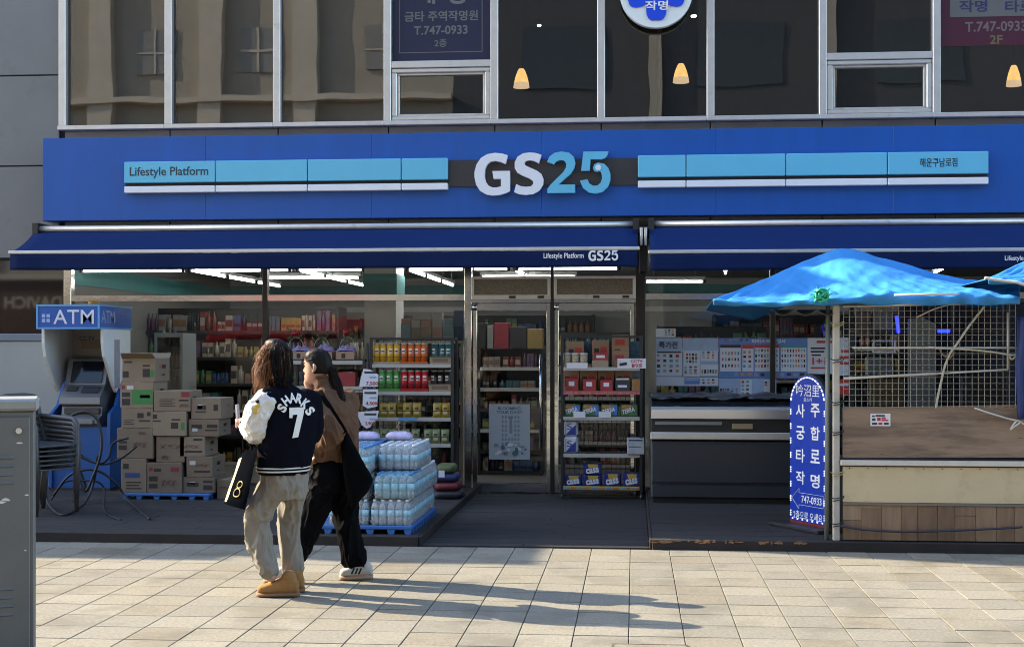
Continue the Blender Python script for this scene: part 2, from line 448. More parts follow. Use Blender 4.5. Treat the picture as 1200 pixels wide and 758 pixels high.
# wall pieces of the upper storey: left of the windows, above, below the sill
mb = MB()
mb.box(XW0, wx[0] - .05, YF, YF + .06, 0, ROOF - .25)
mb.box(wx[0] - .05, XW1, YF, YF + .06, ZT, ROOF - .25)
mb.box(wx[0] - .05, XW1, YF, YF + .06, 2.78, ZS - .03)
mb.build('wall', M_joint, bld)
def panel(x0, x1, z0, z1, y=YF - .03):
    MB().box(x0 + .007, x1 - .007, y, YF - .001, z0 + .007, z1 - .007, 0, .004).build('cladding_panel', M_clad, bld)
rows = [2.555, 3.573, 4.57, 5.57, 6.57, 7.55, 8.28]
for a, b in zip(rows[:-1], rows[1:]):
    for k in range(5):
        x1 = wx[0] - .05 - k * 1.25; panel(x1 - 1.25, x1, a, b)
edges = wx
for a, b in zip(edges[:-1], edges[1:]):
    panel(a, b, 2.80, ZS - .045, YF - .02); panel(a, b, ZT, 7.27); panel(a, b, 7.27, 8.28)
# window frames
FD0, FD1 = YF - .085, YF + .03
for i, x in enumerate(wx):
    w = .04
    MB().box(x - w, x + w, FD0, FD1, ZS, ZT, 0, .006).build('mullion', M_alu, bld)
for a, b in zip(wx[:-1], wx[1:]):
    MB().box(a - .04, b - .04, FD0 - .03, YF, ZS - .05, ZS - .001, 0, .006).build('window_sill', M_alu, bld)
def pane(name, x0, x1, z0, z1, y, m, parent, t=.008):
    mb = MB(); mb.box(x0, x1, y, y + t, z0, z1, 1); mb.m[2] = 0
    return mb.build(name, [m, M_clear], parent)
for i, (a, b) in enumerate(zip(wx[:-1], wx[1:])):
    x0, x1 = a + .04, b - .04
    if i in (3, 7):
        MB().box(x0, x1, FD0 + .004, FD1, 4.565, 4.64, 0, .006).build('transom', M_alu, bld)
        pane('window_pane', x0, x1, 4.64, ZT, YF - .01, M_glass_up, bld)
        fr = MB()
        for p, q, r, s in ((x0 + .005, x1 - .005, 4.515, 4.56), (x0 + .005, x1 - .005, 4.005, 4.05), (x0 + .005, x0 + .06, 4.05, 4.515), (x1 - .06, x1 - .005, 4.05, 4.515)):
            fr.box(p, q, FD0 + .012, FD1 - .01, r, s, 0, .008)
        fo = fr.build('casement_frame', M_alu, bld)
        fr = MB()
        for p, q, r, s in ((x0 + .061, x1 - .061, 4.49, 4.514), (x0 + .061, x1 - .061, 4.051, 4.075), (x0 + .061, x0 + .085, 4.075, 4.49), (x1 - .085, x1 - .061, 4.075, 4.49)):
            fr.box(p, q, FD0 + .04, FD1 - .012, r, s, 0, .004)
        fr.build('inner_frame', M_alu, fo)
        pane('casement_pane', x0 + .085, x1 - .085, 4.075, 4.49, YF - .005, M_glass_up, fo)
    else:
        pane('window_pane', x0, x1, ZS, ZT, YF - .01, M_glass_up, bld)
# upstairs room
M_room = mat('dim_room_wall', (.045, .042, .04), .8, var=.15)
mb = MB(); mb.box(wx[0] - .2, XW1 - .3, 18.4, 18.5, 3.73, 6.3); mb.box(wx[0] - .2, XW1 - .3, YF + .07, 18.4, 3.73, 3.76); mb.box(wx[0] - .2, XW1 - .3, YF + .07, 18.4, 6.26, 6.3)
mb.box(wx[0] - .2, wx[0] - .12, YF + .07, 18.4, 3.76, 6.26)
struct(mb, 'upstairs_room', M_room, (0, 16, 3.73))
# sheets added behind the three left windows, painting their brown reflections
M_refl = mat('painted_reflection_brown', (.16, .135, .105), .85, var=.12, vscale=4)
for i in range(3):
    MB().box(wx[i] + .05, wx[i+1] - .05, YF + .10, YF + .112, ZS, ZT).build('reflection_sheet', M_refl, bld)

# left: dark glazing beside the shop, mirror-like
M_dkglass = mat('dark_mirror_glass', (.012, .009, .008), .03, spec=1.0, var=.1)
MB().box(-16.5, X(76, YF) - .01, YF - .02, YF - .004, .08, 2.53).build('dark_glazing', M_dkglass, bld)
# ---- storefront
SZ0, SZ1 = .10, 2.78
TR0, TR1 = 2.075, 2.145
def post(u, w, m, z0=.02, z1=SZ1, d0=.05, d1=.05, x=None):
    x = X(u, YF) if x is None else x
    return MB().box(x - w/2, x + w/2, YF - d0, YF + d1, z0, z1, 0, .004).build('storefront_post', m, bld)
post(81, .085, M_steel); post(311.5, .055, M_darkframe); post(549, .075, M_steel); post(750.5, .10, M_darkframe)
px_right = [X(750.5, YF), X(905, YF), X(1075, YF), X(1245, YF), X(1245, YF) + 1.6]
for x in px_right[1:]: post(0, .055, M_darkframe, x=x)
pl = [X(81, YF), X(311.5, YF), X(549, YF)]
def bay(x0, x1, h0=.045, h1=.045):
    a, b = x0 + h0, x1 - h1
    MB().box(a, b, YF - .045, YF + .045, TR0, TR1, 0, .003).build('transom_rail', M_steel, bld)
    MB().box(a, b, YF - .04, YF + .04, .02, SZ0, 0, .003).build('kick_plate', M_steel, bld)
    MB().box(a, b, YF - .04, YF + .04, SZ1 - .05, SZ1, 0, .003).build('head_rail', M_darkframe, bld)
    pane('storefront_pane', a, b, SZ0, TR0, YF - .004, M_glass, bld)
    pane('fanlight_pane', a, b, TR1, SZ1 - .05, YF - .004, M_glass, bld)
bay(pl[0], pl[1], .043, .029); bay(pl[1], pl[2], .029, .039)
for a, b in zip(px_right[:-1], px_right[1:]): bay(a, b, .051 if a == px_right[0] else .029, .029)
# ---- entrance: shutter boxes above, two glazed leaves
M_granite = mat('speckled_brown_panel', (.20, .165, .12), .6, var=.45, vscale=60, bump=.1)
xd0, xd1, xdm = X(549, YF) + .039, X(750.5, YF) - .051, X(647.5, YF)
zb0, zb1 = Z(351, YF, 640), Z(324, YF, 640)
for a, b in ((xd0, xdm - .018), (xdm + .018, xd1)):
    fo = MB()
    fo.box(a, b, YF - .07, YF + .05, zb0, zb0 + .05, 0, .003); fo.box(a, b, YF - .07, YF + .05, zb1 - .03, zb1, 0, .003)
    fo.box(a, a + .03, YF - .07, YF + .05, zb0 + .05, zb1 - .03, 0, .003); fo.box(b - .03, b, YF - .07, YF + .05, zb0 + .05, zb1 - .03, 0, .003)
    fo = fo.build('shutter_box_frame', M_alu, bld)
    MB().box(a + .03, b - .03, YF - .055, YF + .04, zb0 + .05, zb1 - .03).build('shutter_box_panel', M_granite, fo)
    MB().box(a, b, YF - .05, YF + .05, zb0 - .035, zb0 - .001).build('door_head', M_steel, bld)
    pane('fanlight_pane', a, b, zb1 + .001, SZ1, YF - .004, M_glass, bld)
    for k in (.52, .88):
        MB().box(a + (b-a)*k - .035, a + (b-a)*k + .035, YF - .078, YF - .071, zb0 + .012, zb0 + .038).build('sensor', M_black, fo)
MB().box(xdm - .016, xdm + .016, YF - .06, YF + .05, .0, SZ1).build('door_centre_post', M_darkframe, bld)
MB().box(xd0, xd1, YF - .10, YF + .06, .0, .022, 0, .004).build('threshold', M_steel, bld)
zd1 = zb0 - .04
M_chrome = mat('polished_steel', (.75, .74, .72), .12, 1.0)
for k, (a, b) in enumerate(((xd0 + .012, xdm - .02), (xdm + .02, xd1 - .012))):
    d = MB()
    d.box(a, a + .045, YF - .035, YF + .01, .03, zd1, 0, .004); d.box(b - .045, b, YF - .035, YF + .01, .03, zd1, 0, .004)
    d.box(a + .045, b - .045, YF - .035, YF + .01, .03, .13, 0, .004); d.box(a + .045, b - .045, YF - .035, YF + .01, zd1 - .08, zd1, 0, .004)
    do = d.build('door', M_steel, bld)
    pane('door_pane', a + .045, b - .045, .13, zd1 - .08, YF - .014, M_glass, do)
    MB().cyl((a + .022, YF - .042, zd1 - .005), (a + .022, YF - .042, zd1 - .075), .028, 12).build('pivot_fitting', M_chrome, do)
    hx = b - .10 if k == 0 else a + .10
    hz0, hz1 = Z(527, YF - .1, 636), Z(415, YF - .1, 636)
    hb = MB().tube([(hx, YF - .10, hz0), (hx, YF - .10, hz1)], .016, 12)
    hb.cyl((hx, YF - .10, hz0 + .12), (hx, YF - .03, hz0 + .12), .010, 8); hb.cyl((hx, YF - .10, hz1 - .12), (hx, YF - .03, hz1 - .12), .010, 8)
    hb.build('handle', M_chrome, do)

# neighbouring building further left: taller, it throws the shade that lies on the pavement
nb = thing('taller_building', 'taller plain building standing left of the shop outside the picture', 'building', (-30, YF, 0))
mb = MB()
mb.prism([(-46, 0), (-17.72, 0), (-17.72, 10.62), (-19.05, 10.62), (-19.2, 10.0), (-19.9, 9.55), (-20.05, 10.62), (-46, 10.62)], YF, 24)
mb.build('wall', M_clad, nb)

# ---------------------------------------------------------------- shop sign
YS = 14.30
M_blue = mat('sign_blue_sheet', (.005, .080, .34), .38, var=.10, vscale=1.2, stretch=(5, 1, .5), dirt=((.03, .085, .27), 2.0, .56, .35))
M_cyan = mat('sign_cyan_panel', (.125, .47, .65), .35, var=.04, vscale=3)
M_signwhite = mat('sign_white_panel', (.74, .75, .78), .35, var=.04)
M_band = mat('sign_grey_band', (.035, .033, .034), .45, var=.1)
M_ink = mat('dark_lettering', (.02, .035, .05), .5)
sgn = thing('shop_sign', 'long blue shop sign board with big white and cyan letters and light panels', 'sign', (X(50, YS), YS, 2.95))
sz0, sz1 = 2.945, 3.84
sx0, sx1 = X(50, YS), X(1260, YS)
n = 6
for k in range(n):
    a, b = sx0 + (sx1 - sx0) * k / n, sx0 + (sx1 - sx0) * (k + 1) / n
    MB().box(a + (.0006 if k else 0), b - .0006, YS, YF - .04, sz0, sz1, 0, .003).build('sign_board', M_blue, sgn)
YL = YS - .075
def zrow(v, u): return P(u, v, YL).z
ztop, zbot = (zrow(189, 145) + zrow(178, 1159)) / 2, (zrow(214, 145) + zrow(204, 1159)) / 2
wtop, wbot = (zrow(218.5, 145) + zrow(207.5, 1159)) / 2, (zrow(226, 145) + zrow(216, 1159)) / 2
for seg in ([145, 252, 360, 470, 525], [747, 804, 921, 1040, 1159]):
    for a, b in zip(seg[:-1], seg[1:]):
        x0, x1 = X(a, YL) + .005, X(b, YL) - .005
        MB().box(x0, x1, YL, YS - .001, zbot, ztop, 0, .006).build('cyan_light_panel', M_cyan, sgn)
        MB().box(x0, x1, YL, YS - .001, wbot, wtop, 0, .006).build('white_light_panel', M_signwhite, sgn)
    MB().box(X(seg[0], YL) + .006, X(seg[-1], YL) - .006, YL + .035, YS - .002, wtop + .001, zbot - .001).build('panel_shadow_gap', M_joint, sgn)
MB().box(X(525, YS), X(747, YS), YS - .02, YS - .001, (wbot + wtop) / 2, ztop - .02).build('grey_band', M_band, sgn)
GS = {
 'G': [(375,108),(340,97),(300,93),(255,100),(218,122),(192,160),(180,205),(180,235),(190,280),(212,315),(250,338),(290,345),(330,341),(365,331),(388,320),(388,200),(285,200),(292,246),(335,246),(335,290),(310,297),(285,296),(262,285),(246,260),(240,225),(242,190),(255,160),(275,145),(300,140),(335,148),(362,160)],
 'S': [(572,108),(540,97),(505,93),(465,98),(432,118),(416,150),(416,185),(430,210),(460,228),(500,245),(522,260),(525,278),(510,292),(480,295),(450,290),(425,278),(412,325),(440,338),(480,343),(525,338),(560,318),(582,285),(585,250),(572,220),(545,200),(505,182),(480,170),(472,155),(482,143),(505,139),(530,144),(557,158)],
 '2': [(605,150),(620,118),(650,97),(690,90),(735,98),(762,122),(772,158),(765,190),(745,220),(705,255),(672,284),(770,284),(770,333),(607,333),(607,310),(625,285),(665,245),(700,212),(716,185),(718,160),(705,143),(685,140),(660,148),(645,165)],
 '5a': [(818,93),(965,93),(958,118),(945,132),(925,138),(860,138),(855,205),(805,205)],
 '5b': [(905,158),(940,165),(965,190),(977,225),(977,260),(962,300),(930,330),(890,340),(850,332),(815,305),(798,262),(843,255),(852,278),(875,293),(900,292),(920,275),(928,250),(925,225),(917,207),(895,212),(880,205),(875,187),(882,168)]}
def gs25(fx, fz, y0, y1, mw, mc, parent, dot=True):
    for key, m in (('G', mw), ('S', mw), ('2', mc), ('5a', mc), ('5b', mc)):
        pts = [(fx(a), fz(b)) for a, b in GS[key]]
        MB().prism(pts, y0, y1).build('letter', m, parent)
    if dot:
        c = [(fx(905 + 17 * math.cos(t * math.pi / 8)), fz(187 + 17 * math.sin(t * math.pi / 8))) for t in range(16)]
        MB().prism(c, y0 - .006, y0 - .001).build('letter_dot', mw, parent)
fx = lambda a: X(520 + a / 5, YS - .08)
zc = P(635, 178.6, YS - .08).z; zk = (P(635, 178.6, YS - .08).z - P(635, 228.5, YS - .08).z) / 250
gs25(fx, lambda b: zc - (b - 93) * zk, YS - .085, YS - .022, M_signwhite, M_cyan, sgn)
lettering('lettering', 'Lifestyle Platform', 152, 196, 244, 209.5, YL - .002, M_ink, sgn, .012)
lettering('lettering', '해운구남로점', 1078, 185.5, 1122, 196, YL - .002, M_ink, sgn, .015)

# ---------------------------------------------------------------- awnings
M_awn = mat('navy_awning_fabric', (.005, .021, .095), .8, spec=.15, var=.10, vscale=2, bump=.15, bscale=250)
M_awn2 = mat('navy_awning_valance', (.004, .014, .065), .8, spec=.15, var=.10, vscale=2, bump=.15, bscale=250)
M_text = mat('white_print', (.75, .75, .75), .6)
def awning(x0, x1, yf, zf, label, texts):
    yb, zt = 14.28, 2.82
    t = thing('awning', label, 'awning', ((x0 + x1) / 2, yb, zt), 'navy awnings over the shop front')
    MB().cyl((x0 - .01, yb - .06, zt + .03), (x1 + .01, yb - .06, zt + .03), .032, 14).build('roller_bar', M_alu, t)
    rr = random.Random(x0)
    ph = rr.random() * 6
    def fab(a, b):
        x = x0 + (x1 - x0) * a; y = yb - .07 + (yf - yb + .07) * b; z = zt + (zf - zt) * b - .035 * math.sin(math.pi * b) * (1 + .2 * math.sin(x * 1.3 + ph))
        return (x, y, z)
    solidify(MB().grid(fab, 48, 10).build('canopy', M_awn, t), .004)
    MB().box(x0 - .015, x1 + .015, yf - .022, yf + .022, zf - .018, zf + .018, 0, .006).build('front_bar', M_alu, t)
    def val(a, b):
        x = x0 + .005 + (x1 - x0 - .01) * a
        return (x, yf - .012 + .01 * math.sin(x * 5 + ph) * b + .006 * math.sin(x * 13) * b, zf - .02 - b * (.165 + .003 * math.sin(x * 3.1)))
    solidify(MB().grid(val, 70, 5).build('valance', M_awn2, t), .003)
    for xx in (x0 + .5, (x0 + x1) / 2, x1 - .5):
        MB().bar((xx, yb, zt - .15), (xx + .25, (yb + yf) / 2, zf + .03), .03, .04).bar((xx + .25, (yb + yf) / 2, zf + .03), (xx, yf + .03, zf), .03, .04).build('folding_arm', M_alu, t)
    for xx in (x0 + .02, x1 - .02):
        MB().box(xx - .03, xx + .03, yb - .12, YF - .05, zt - .03, zt + .09).build('bracket', M_black, t)
    return t
YA = 13.62
zfA = P(380, 293.5, YA).z
a1 = awning(X(12, YA), X(747.5, YA), YA, zfA, 'long navy awning over the left windows and the door, lettered in white', None)
a2 = awning(X(761.5, YA), X(1290, YA), YA, Z(294, YA, 980), 'navy awning over the right part of the shop behind the blue tarpaulin', None)
lettering('lettering', 'Lifestyle Platform', 637, 296.5, 684, 304.5, YA - .035, M_text, a1, .015)
kx = (X(724.5, YA) - X(689.5, YA)) / 798
zq0, zq1 = P(707, 293.5, YA).z, P(707, 306, YA).z
gs25(lambda a: X(689.5, YA) + (a - 180) * kx, lambda b: zq0 + (b - 93) / 250 * (zq1 - zq0), YA - .036, YA - .030, M_text, M_text, a1, False)
lettering('lettering', 'Lifestyle Platform', 1177.5, 299.5, 1225, 307, YA - .035, M_text, a2, .015)
brk = thing('awning_bracket', 'dark steel bracket column between the two awnings', 'bracket', (X(754, 14.2), 14.2, 2.3))
MB().box(X(749, 14.2), X(759, 14.2), 14.15, 14.5, 2.35, 2.82, 0, .006).build('column', M_black, brk)
MB().box(X(750, 14.1), X(753, 14.1), 14.05, 14.15, 2.62, 2.80, 0, .004).build('end_cap', M_alu, brk)
MB().box(X(755, 14.1), X(758, 14.1), 14.05, 14.15, 2.62, 2.80, 0, .004).build('end_cap', M_alu, brk)
# ---------------------------------------------------------------- shop interior
IX0, IX1, IY1, IZ = X(81, YF) - .25, 8.2, 21.4, 2.66
M_ceil = mat('ceiling_board', (.40, .41, .40), .8, var=.06, vscale=2)
M_floor = mat('vinyl_floor', (.22, .21, .20), .35, var=.1, vscale=3)
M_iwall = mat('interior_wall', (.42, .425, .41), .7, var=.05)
M_teal = mat('teal_band', (.07, .28, .28), .5, var=.1, vscale=2)
struct(MB().box(IX0, IX1, YF + .06, IY1, IZ, IZ + .08), 'shop_ceiling', M_ceil, (0, 18, IZ))
struct(MB().box(IX0, IX1, YF + .06, IY1, -.03, .02), 'shop_floor', M_floor, (0, 18, 0))
bw = struct(MB().box(IX0, IX1, IY1, IY1 + .1, 0, IZ + .08), 'shop_back_wall', M_iwall, (0, IY1, 0))
MB().box(IX0, IX1, IY1 - .02, IY1 - .002, 2.36, 2.56).build('teal_band', M_teal, bw)
MB().box(IX0, IX1, IY1 - .06, IY1 - .022, 2.14, 2.22).build('white_ledge', M_white, bw)
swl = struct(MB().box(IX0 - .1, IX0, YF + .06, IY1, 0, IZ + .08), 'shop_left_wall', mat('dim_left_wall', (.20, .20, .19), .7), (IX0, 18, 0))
MB().box(IX0 + .002, IX0 + .02, YF + .1, IY1 - .08, 2.30, 2.52).build('teal_band', M_teal, swl)
struct(MB().box(IX1, IX1 + .1, YF + .06, IY1, 0, IZ + .08), 'shop_right_wall', M_iwall, (IX1, 18, 0))
# pillar just inside the glass
pil = struct(MB().box(X(427, 15.0), X(464, 15.0), 15.0, 15.5, .02, IZ - .001), 'interior_pillar', M_white, (X(445, 15), 15, 0))
MB().box(X(427, 15.0) - .012, X(464, 15.0) + .012, 14.985, 15.515, Z(347, 14.985, 445), Z(321, 14.985, 445)).build('teal_band', M_teal, pil)
# fluorescent tubes
M_tube = mat('lit_tube', (1.0, .985, .95), .5, emit=4.5)
M_batten = mat('tube_batten', (.5, .5, .5), .5)
def tube_lamp(p, q, label):
    p, q = Vector(p), Vector(q)
    t = thing('fluorescent_lamp', label, 'lamp', (p + q) / 2, 'fluorescent tubes under the shop ceiling')
    d = (q - p).normalized()
    MB().tube([p + d * .03, q - d * .03], .0125, 10).build('tube', M_tube, t)
    b = MB().bar(p + Vector((0, 0, .045)), q + Vector((0, 0, .045)), .05, .04)
    b.build('batten', M_batten, t)
    for e in (p, q): MB().box(e.x - .014, e.x + .014, e.y - .014, e.y + .014, e.z - .018, e.z + .024).build('lamp_holder', M_black, t)
    for f in (.15, .85):
        c = p + (q - p) * f; MB().cyl((c.x, c.y, c.z + .066), (c.x, c.y, IZ - .001), .004, 6).build('hanger', M_batten, t)
YT = 15.1
zt = Z(316.5, YT, 350)
places = {(95, 215): 'behind the left end of the awning', (222, 308): 'left of the dark window post', (314, 340): 'short one just right of the dark post', (348, 426): 'left of the white pillar', (477, 545): 'right of the white pillar', (553, 597): 'above the left half of the door', (606, 726): 'above the door'}
for (a, b), w in places.items():
    tube_lamp((X(a, YT), YT, zt), (X(b, YT), YT, zt), 'lit white tube along the shop front, ' + w)
for u, w in ((224, 'leftmost'), (348, 'second from the left'), (477, 'third from the left'), (602, 'fourth from the left')):
    x = X(u, YT)
    for k, (y0, y1) in enumerate(((15.2, 16.4), (16.5, 17.7), (17.8, 19.0))):
        tube_lamp((x, y0, zt), (x, y1, zt), 'lit tube running into the shop, %s line, %s piece' % (w, ('near', 'middle', 'far')[k]))
for k, y in enumerate((16.8,)):
    for (a, b), w in zip(((-4.6, -3.4), (-1.9, -.7), (2.4, 3.6)), ('left', 'central', 'right')):
        tube_lamp((a, y, zt - .03 * k), (b, y, zt - .03 * k), '%s lit tube in the %s row deep inside the shop' % (w, ('middle', 'rear')[k]))
tube_lamp((X(755, 17.4), 17.4, Z(330, 17.4, 790)), (X(826, 17.4), 17.4, Z(330, 17.4, 790)), 'lit tube right of the door above the posters')
tube_lamp((X(1100, 15.6), 15.3, zt), (X(1100, 15.6) + .1, 16.3, zt), 'lit tube just above the low part of the blue tarpaulin')
tube_lamp((X(848, 15.6), 15.3, zt), (X(848, 15.6) + .06, 16.2, zt), 'lit tube just left of the blue tarpaulin tip')
# shelving with goods
M_shelf = mat('shelf_steel', (.03, .031, .033), .45, .3)
GOODS = [mat('goods_%d' % i, c, .45, rnd=.25) for i, c in enumerate([(.22, .04, .03), (.04, .09, .22), (.36, .32, .26), (.30, .21, .05), (.05, .14, .07), (.015, .015, .018), (.26, .26, .26), (.16, .08, .13), (.05, .045, .04), (.24, .13, .07), (.04, .13, .16)])]
def gondola(label, x0, x1, y0, y1, z0, levels, gap, seed, tall=.8, group=None, dark=False, along='x'):
    t = thing('shop_shelf', label, 'shelf', ((x0 + x1) / 2, y0, z0), group)
    g = random.Random(seed)
    zt_ = z0 + levels * gap
    MB().box(x0, x1, y1 - .02, y1, z0, zt_ + .02).build('back_panel', M_shelf, t)
    for a in (x0, x1 - .03): MB().box(a, a + .03, y0, y1 - .021, z0, zt_ + .02).build('upright', M_shelf, t)
    goods = MB()
    for k in range(levels):
        zz = z0 + k * gap + .04
        MB().box(x0 + .031, x1 - .031, y0 + .01, y1 - .021, zz - .02, zz).build('shelf_board', M_shelf, t)
        MB().box(x0 + .031, x1 - .031, y0 - .004, y0 + .009, zz - .03, zz + .012).build('price_strip', M_batten if g.random() < .5 else M_shelf, t)
        x = x0 + .05
        while x < x1 - .10:
            w = g.uniform(.035, .10); h = min(gap - .07, g.uniform(.45, 1.0) * gap * tall); m = g.randrange(len(GOODS)); n = g.randint(1, 4)
            for q in range(n):
                if x + w > x1 - .04: break
                if g.random() < .4:
                    goods.lathe([(w*.42, 0), (w*.42, h*.66), (w*.16, h*.82), (w*.16, h)], (x + w/2, y0 + .03 + w*.45, zz + .001), 8, m)
                else:
                    yy_ = y0 + .03 + g.uniform(0, .02); hh_ = h * g.uniform(.94, 1); goods.box(x + .003, x + w - .003, yy_, min(y1 - .03, y0 + .22), zz + .001, zz + hh_, m); m2 = (m * 3 + 2) % len(GOODS); goods.box(x + .007, x + w - .007, yy_ - .002, yy_ - .0005, zz + hh_ * .3, zz + hh_ * (.5 if m % 2 else .72), m2)
                x += w
            x += g.uniform(0, .03)
    stuff(goods.build('goods', GOODS, t))
    return t
gondola('dim wall shelf of bottles and packets at the left of the shop', -5.7, -4.15, 20.6, 21.3, .02, 6, .33, 11)
gondola('dim shelf of bottles behind the carton stack', -6.5, -3.85, 17.6, 18.1, .02, 6, .345, 12)
gondola('dim shelf of small goods behind the two walkers', -3.75, -2.2, 16.6, 17.1, .02, 5, .33, 13)
gondola('long dim shelf along the back wall', -3.9, -.6, 20.7, 21.3, .02, 6, .34, 14)
gondola('shelf of small packets seen through the left door leaf', X(560, 16.6), X(636, 16.6), 16.6, 17.1, .02, 6, .253, 15, .8)
gondola('shelf of packets seen through the right door leaf', X(640, 17.6), X(742, 17.6), 17.6, 18.1, .02, 6, .29, 16)
gondola('dim shelf of goods behind the poster strip', X(770, 16.8), X(905, 16.8), 16.8, 17.3, .02, 6, .30, 17)
gondola('dim shelf of goods behind the market booth', X(960, 16.8), X(1120, 16.8), 16.8, 17.3, .02, 6, .30, 18)
gondola('far shelf of goods at the right back wall', 1.2, 5.2, 20.7, 21.3, .02, 6, .34, 19)
# glass-fronted drinks cabinet behind the cartons
yc = 15.6
cab = thing('drinks_cabinet', 'grey framed glass drinks cabinet inside the left window', 'cabinet', (X(217, yc), yc, .02))
cx0, cx1, cz1 = X(181, yc), X(214, yc), Z(390, yc, 200)
mb = MB(); mb.box(cx0, cx0 + .035, yc, yc + .5, .02, cz1); mb.box(cx1 - .035, cx1, yc, yc + .5, .02, cz1); mb.box(cx0 + .035, cx1 - .035, yc, yc + .5, cz1 - .05, cz1)
mb.box(cx0 + .035, cx1 - .035, yc + .47, yc + .5, .02, cz1 - .05); mb.box(cx0 + .035, cx1 - .035, yc, yc + .47, .02, .25)
mb.build('frame', mat('cabinet_grey', (.20, .23, .24), .5), cab)
gm = MB(); g = random.Random(5)
for k in range(6):
    zz = .3 + k * .26
    MB().box(cx0 + .036, cx1 - .036, yc + .03, yc + .46, zz - .012, zz).build('shelf_board', M_shelf, cab)
    x = cx0 + .05
    while x < cx1 - .09:
        gm.lathe([(.03, 0), (.03, .13), (.012, .17), (.012, .19)], (x + .03, yc + .1, zz + .001), 8, g.randrange(len(GOODS))); x += .068
stuff(gm.build('bottles', GOODS, cab))
pane('cabinet_pane', cx0 + .036, cx1 - .036, .26, cz1 - .051, yc + .004, M_glass, cab)
# large boxes on top of the shelf seen through the door, each a thing
yb_ = 16.62; zb_ = .02 + 6 * .253 + .022
for (u0, u1, v0, c, w) in ((556, 569, 378, (.02, .02, .02), 'black'), (571, 578, 381, (.25, .25, .24), 'grey'), (579, 596, 378, (.28, .03, .045), 'red'), (597, 617, 383, (.03, .03, .035), 'charcoal gift'), (618, 636, 385, (.32, .22, .08), 'gold gift')):
    z1 = Z(v0, yb_, (u0 + u1) / 2); c_ = mat('gift_box_' + w.replace(' ', '_'), c, .5, var=.15, vscale=8)
    MB().box(X(u0, yb_), X(u1, yb_), yb_, yb_ + .3, zb_, max(z1, zb_ + .15), 0, .006).top('gift_box', c_, w + ' box on top of the shelf seen through the left door leaf', 'box', (X((u0+u1)/2, yb_), yb_, zb_), 'boxes on the shelf behind the door')
# small pastel boxes on the sill behind the glass right of the pillar
ys = 14.85
sh = thing('window_display_shelf', 'white display shelf inside the window right of the pillar', 'shelf', (X(505, ys), ys, 0))
zsh = Z(399, ys, 505)
MB().box(X(467, ys), X(544, ys), ys - .05, ys + .22, zsh - .03, zsh).build('board', M_white, sh)
for u in (470, 541): MB().box(X(u, ys) - .015, X(u, ys) + .015, ys, ys + .2, .02, zsh - .031).build('leg', M_white, sh)
def winbox(u0, u1, v0, v1, col, w, dy=0.0):
    m = mat('carton_' + w.replace(' ', '_'), col, .55, var=.08, vscale=5)
    MB().box(X(u0, ys) + .002, X(u1, ys) - .002, ys + dy, ys + dy + .14, Z(v1, ys, 505) + .001, Z(v0, ys, 505), 0, .004).top('product_box', m, w + ' product box in the window right of the white pillar', 'box', (X((u0+u1)/2, ys), ys, Z(v1, ys, 505)), 'boxes in the window')
for q in ((469.5, 481, 379, 399, (.10, .26, .34), 'sky blue'), (482, 492.5, 384, 399, (.20, .19, .16), 'grey'), (493.5, 505.5, 384, 399, (.26, .20, .16), 'brown'), (506.5, 518, 384, 399, (.45, .25, .21), 'salmon'), (519, 532, 383, 399, (.07, .26, .34), 'turquoise'), (533, 543.5, 383, 399, (.05, .10, .22), 'navy'),
          (470, 481, 373, 379, (.38, .20, .14), 'small orange'), (482, 492.5, 375, 384, (.42, .42, .40), 'lower white'), (493.5, 505, 375, 384, (.40, .22, .17), 'coral'), (507, 518, 366, 384, (.38, .39, .38), 'tall pale'), (520, 531, 373, 383, (.14, .30, .38), 'pale blue'), (531.5, 543.5, 364, 383, (.12, .17, .30), 'slate blue'), (483, 505, 368, 375, (.36, .37, .36), 'flat white')):
    winbox(*q)
# red canopy edge and flower wraps in the left window are built with the racks
# ---------------------------------------------------------------- upstairs: lamps, window signs
M_shade = mat('amber_lamp_shade', (1.0, .55, .17), .6, emit=.32, var=.25, vscale=14)
for (u, v0, v1, w, word) in ((611, 81, 103, 19, 'left'), (798, 75, 97, 19, 'middle'), (1188, 77, 101, 17, 'right')):
    y = 15.7; x = X(u, y); z0, z1 = P(u, v1, y).z, P(u, v0, y).z; r = w / 2 * y / F
    t = thing('pendant_lamp', 'amber pendant lamp glowing behind an upper window, %s one of three' % word, 'lamp', (x, y, z0), 'pendant lamps upstairs')
    MB().lathe([(r, 0), (r * .92, (z1-z0)*.25), (r*.72, (z1-z0)*.6), (r*.45, (z1-z0)*.9), (r*.3, z1-z0)], (x, y, z0), 20, mfun=lambda i: 0 if i > 0 else 1).build('shade', [M_shade, mat('pale_lamp_rim', (1.0, .72, .42), .6, emit=.18)], t)
    MB().cyl((x, y, z1), (x, y, 6.26), .006, 6).build('cord', M_black, t)
M_spot = mat('lit_spot', (1, .98, .92), .5, emit=6)
for (u, v, r, w) in ((813, 20, .03, 'right'), (632, 31, .02, 'left')):
    y = 15.9; x = X(u, y); z = P(u, v, y).z
    t = thing('ceiling_spotlight', 'small bright spotlight behind the %s dark upper window' % w, 'spotlight', (x, y, z))
    MB().lathe([(r, 0), (r, .012)], (x, y, z), 14).build('bulb', M_spot, t)
    MB().lathe([(r * 1.5, 0), (r * 1.2, .07), (.008, .075), (.008, 6.26 - z - .013)], (x, y, z + .0125), 14).build('housing', M_black, t)
M_navy = mat('navy_window_film', (.008, .009, .038), .5, var=.1)
M_grey_t = mat('grey_print', (.13, .13, .125), .6)
YB = YF - .0165
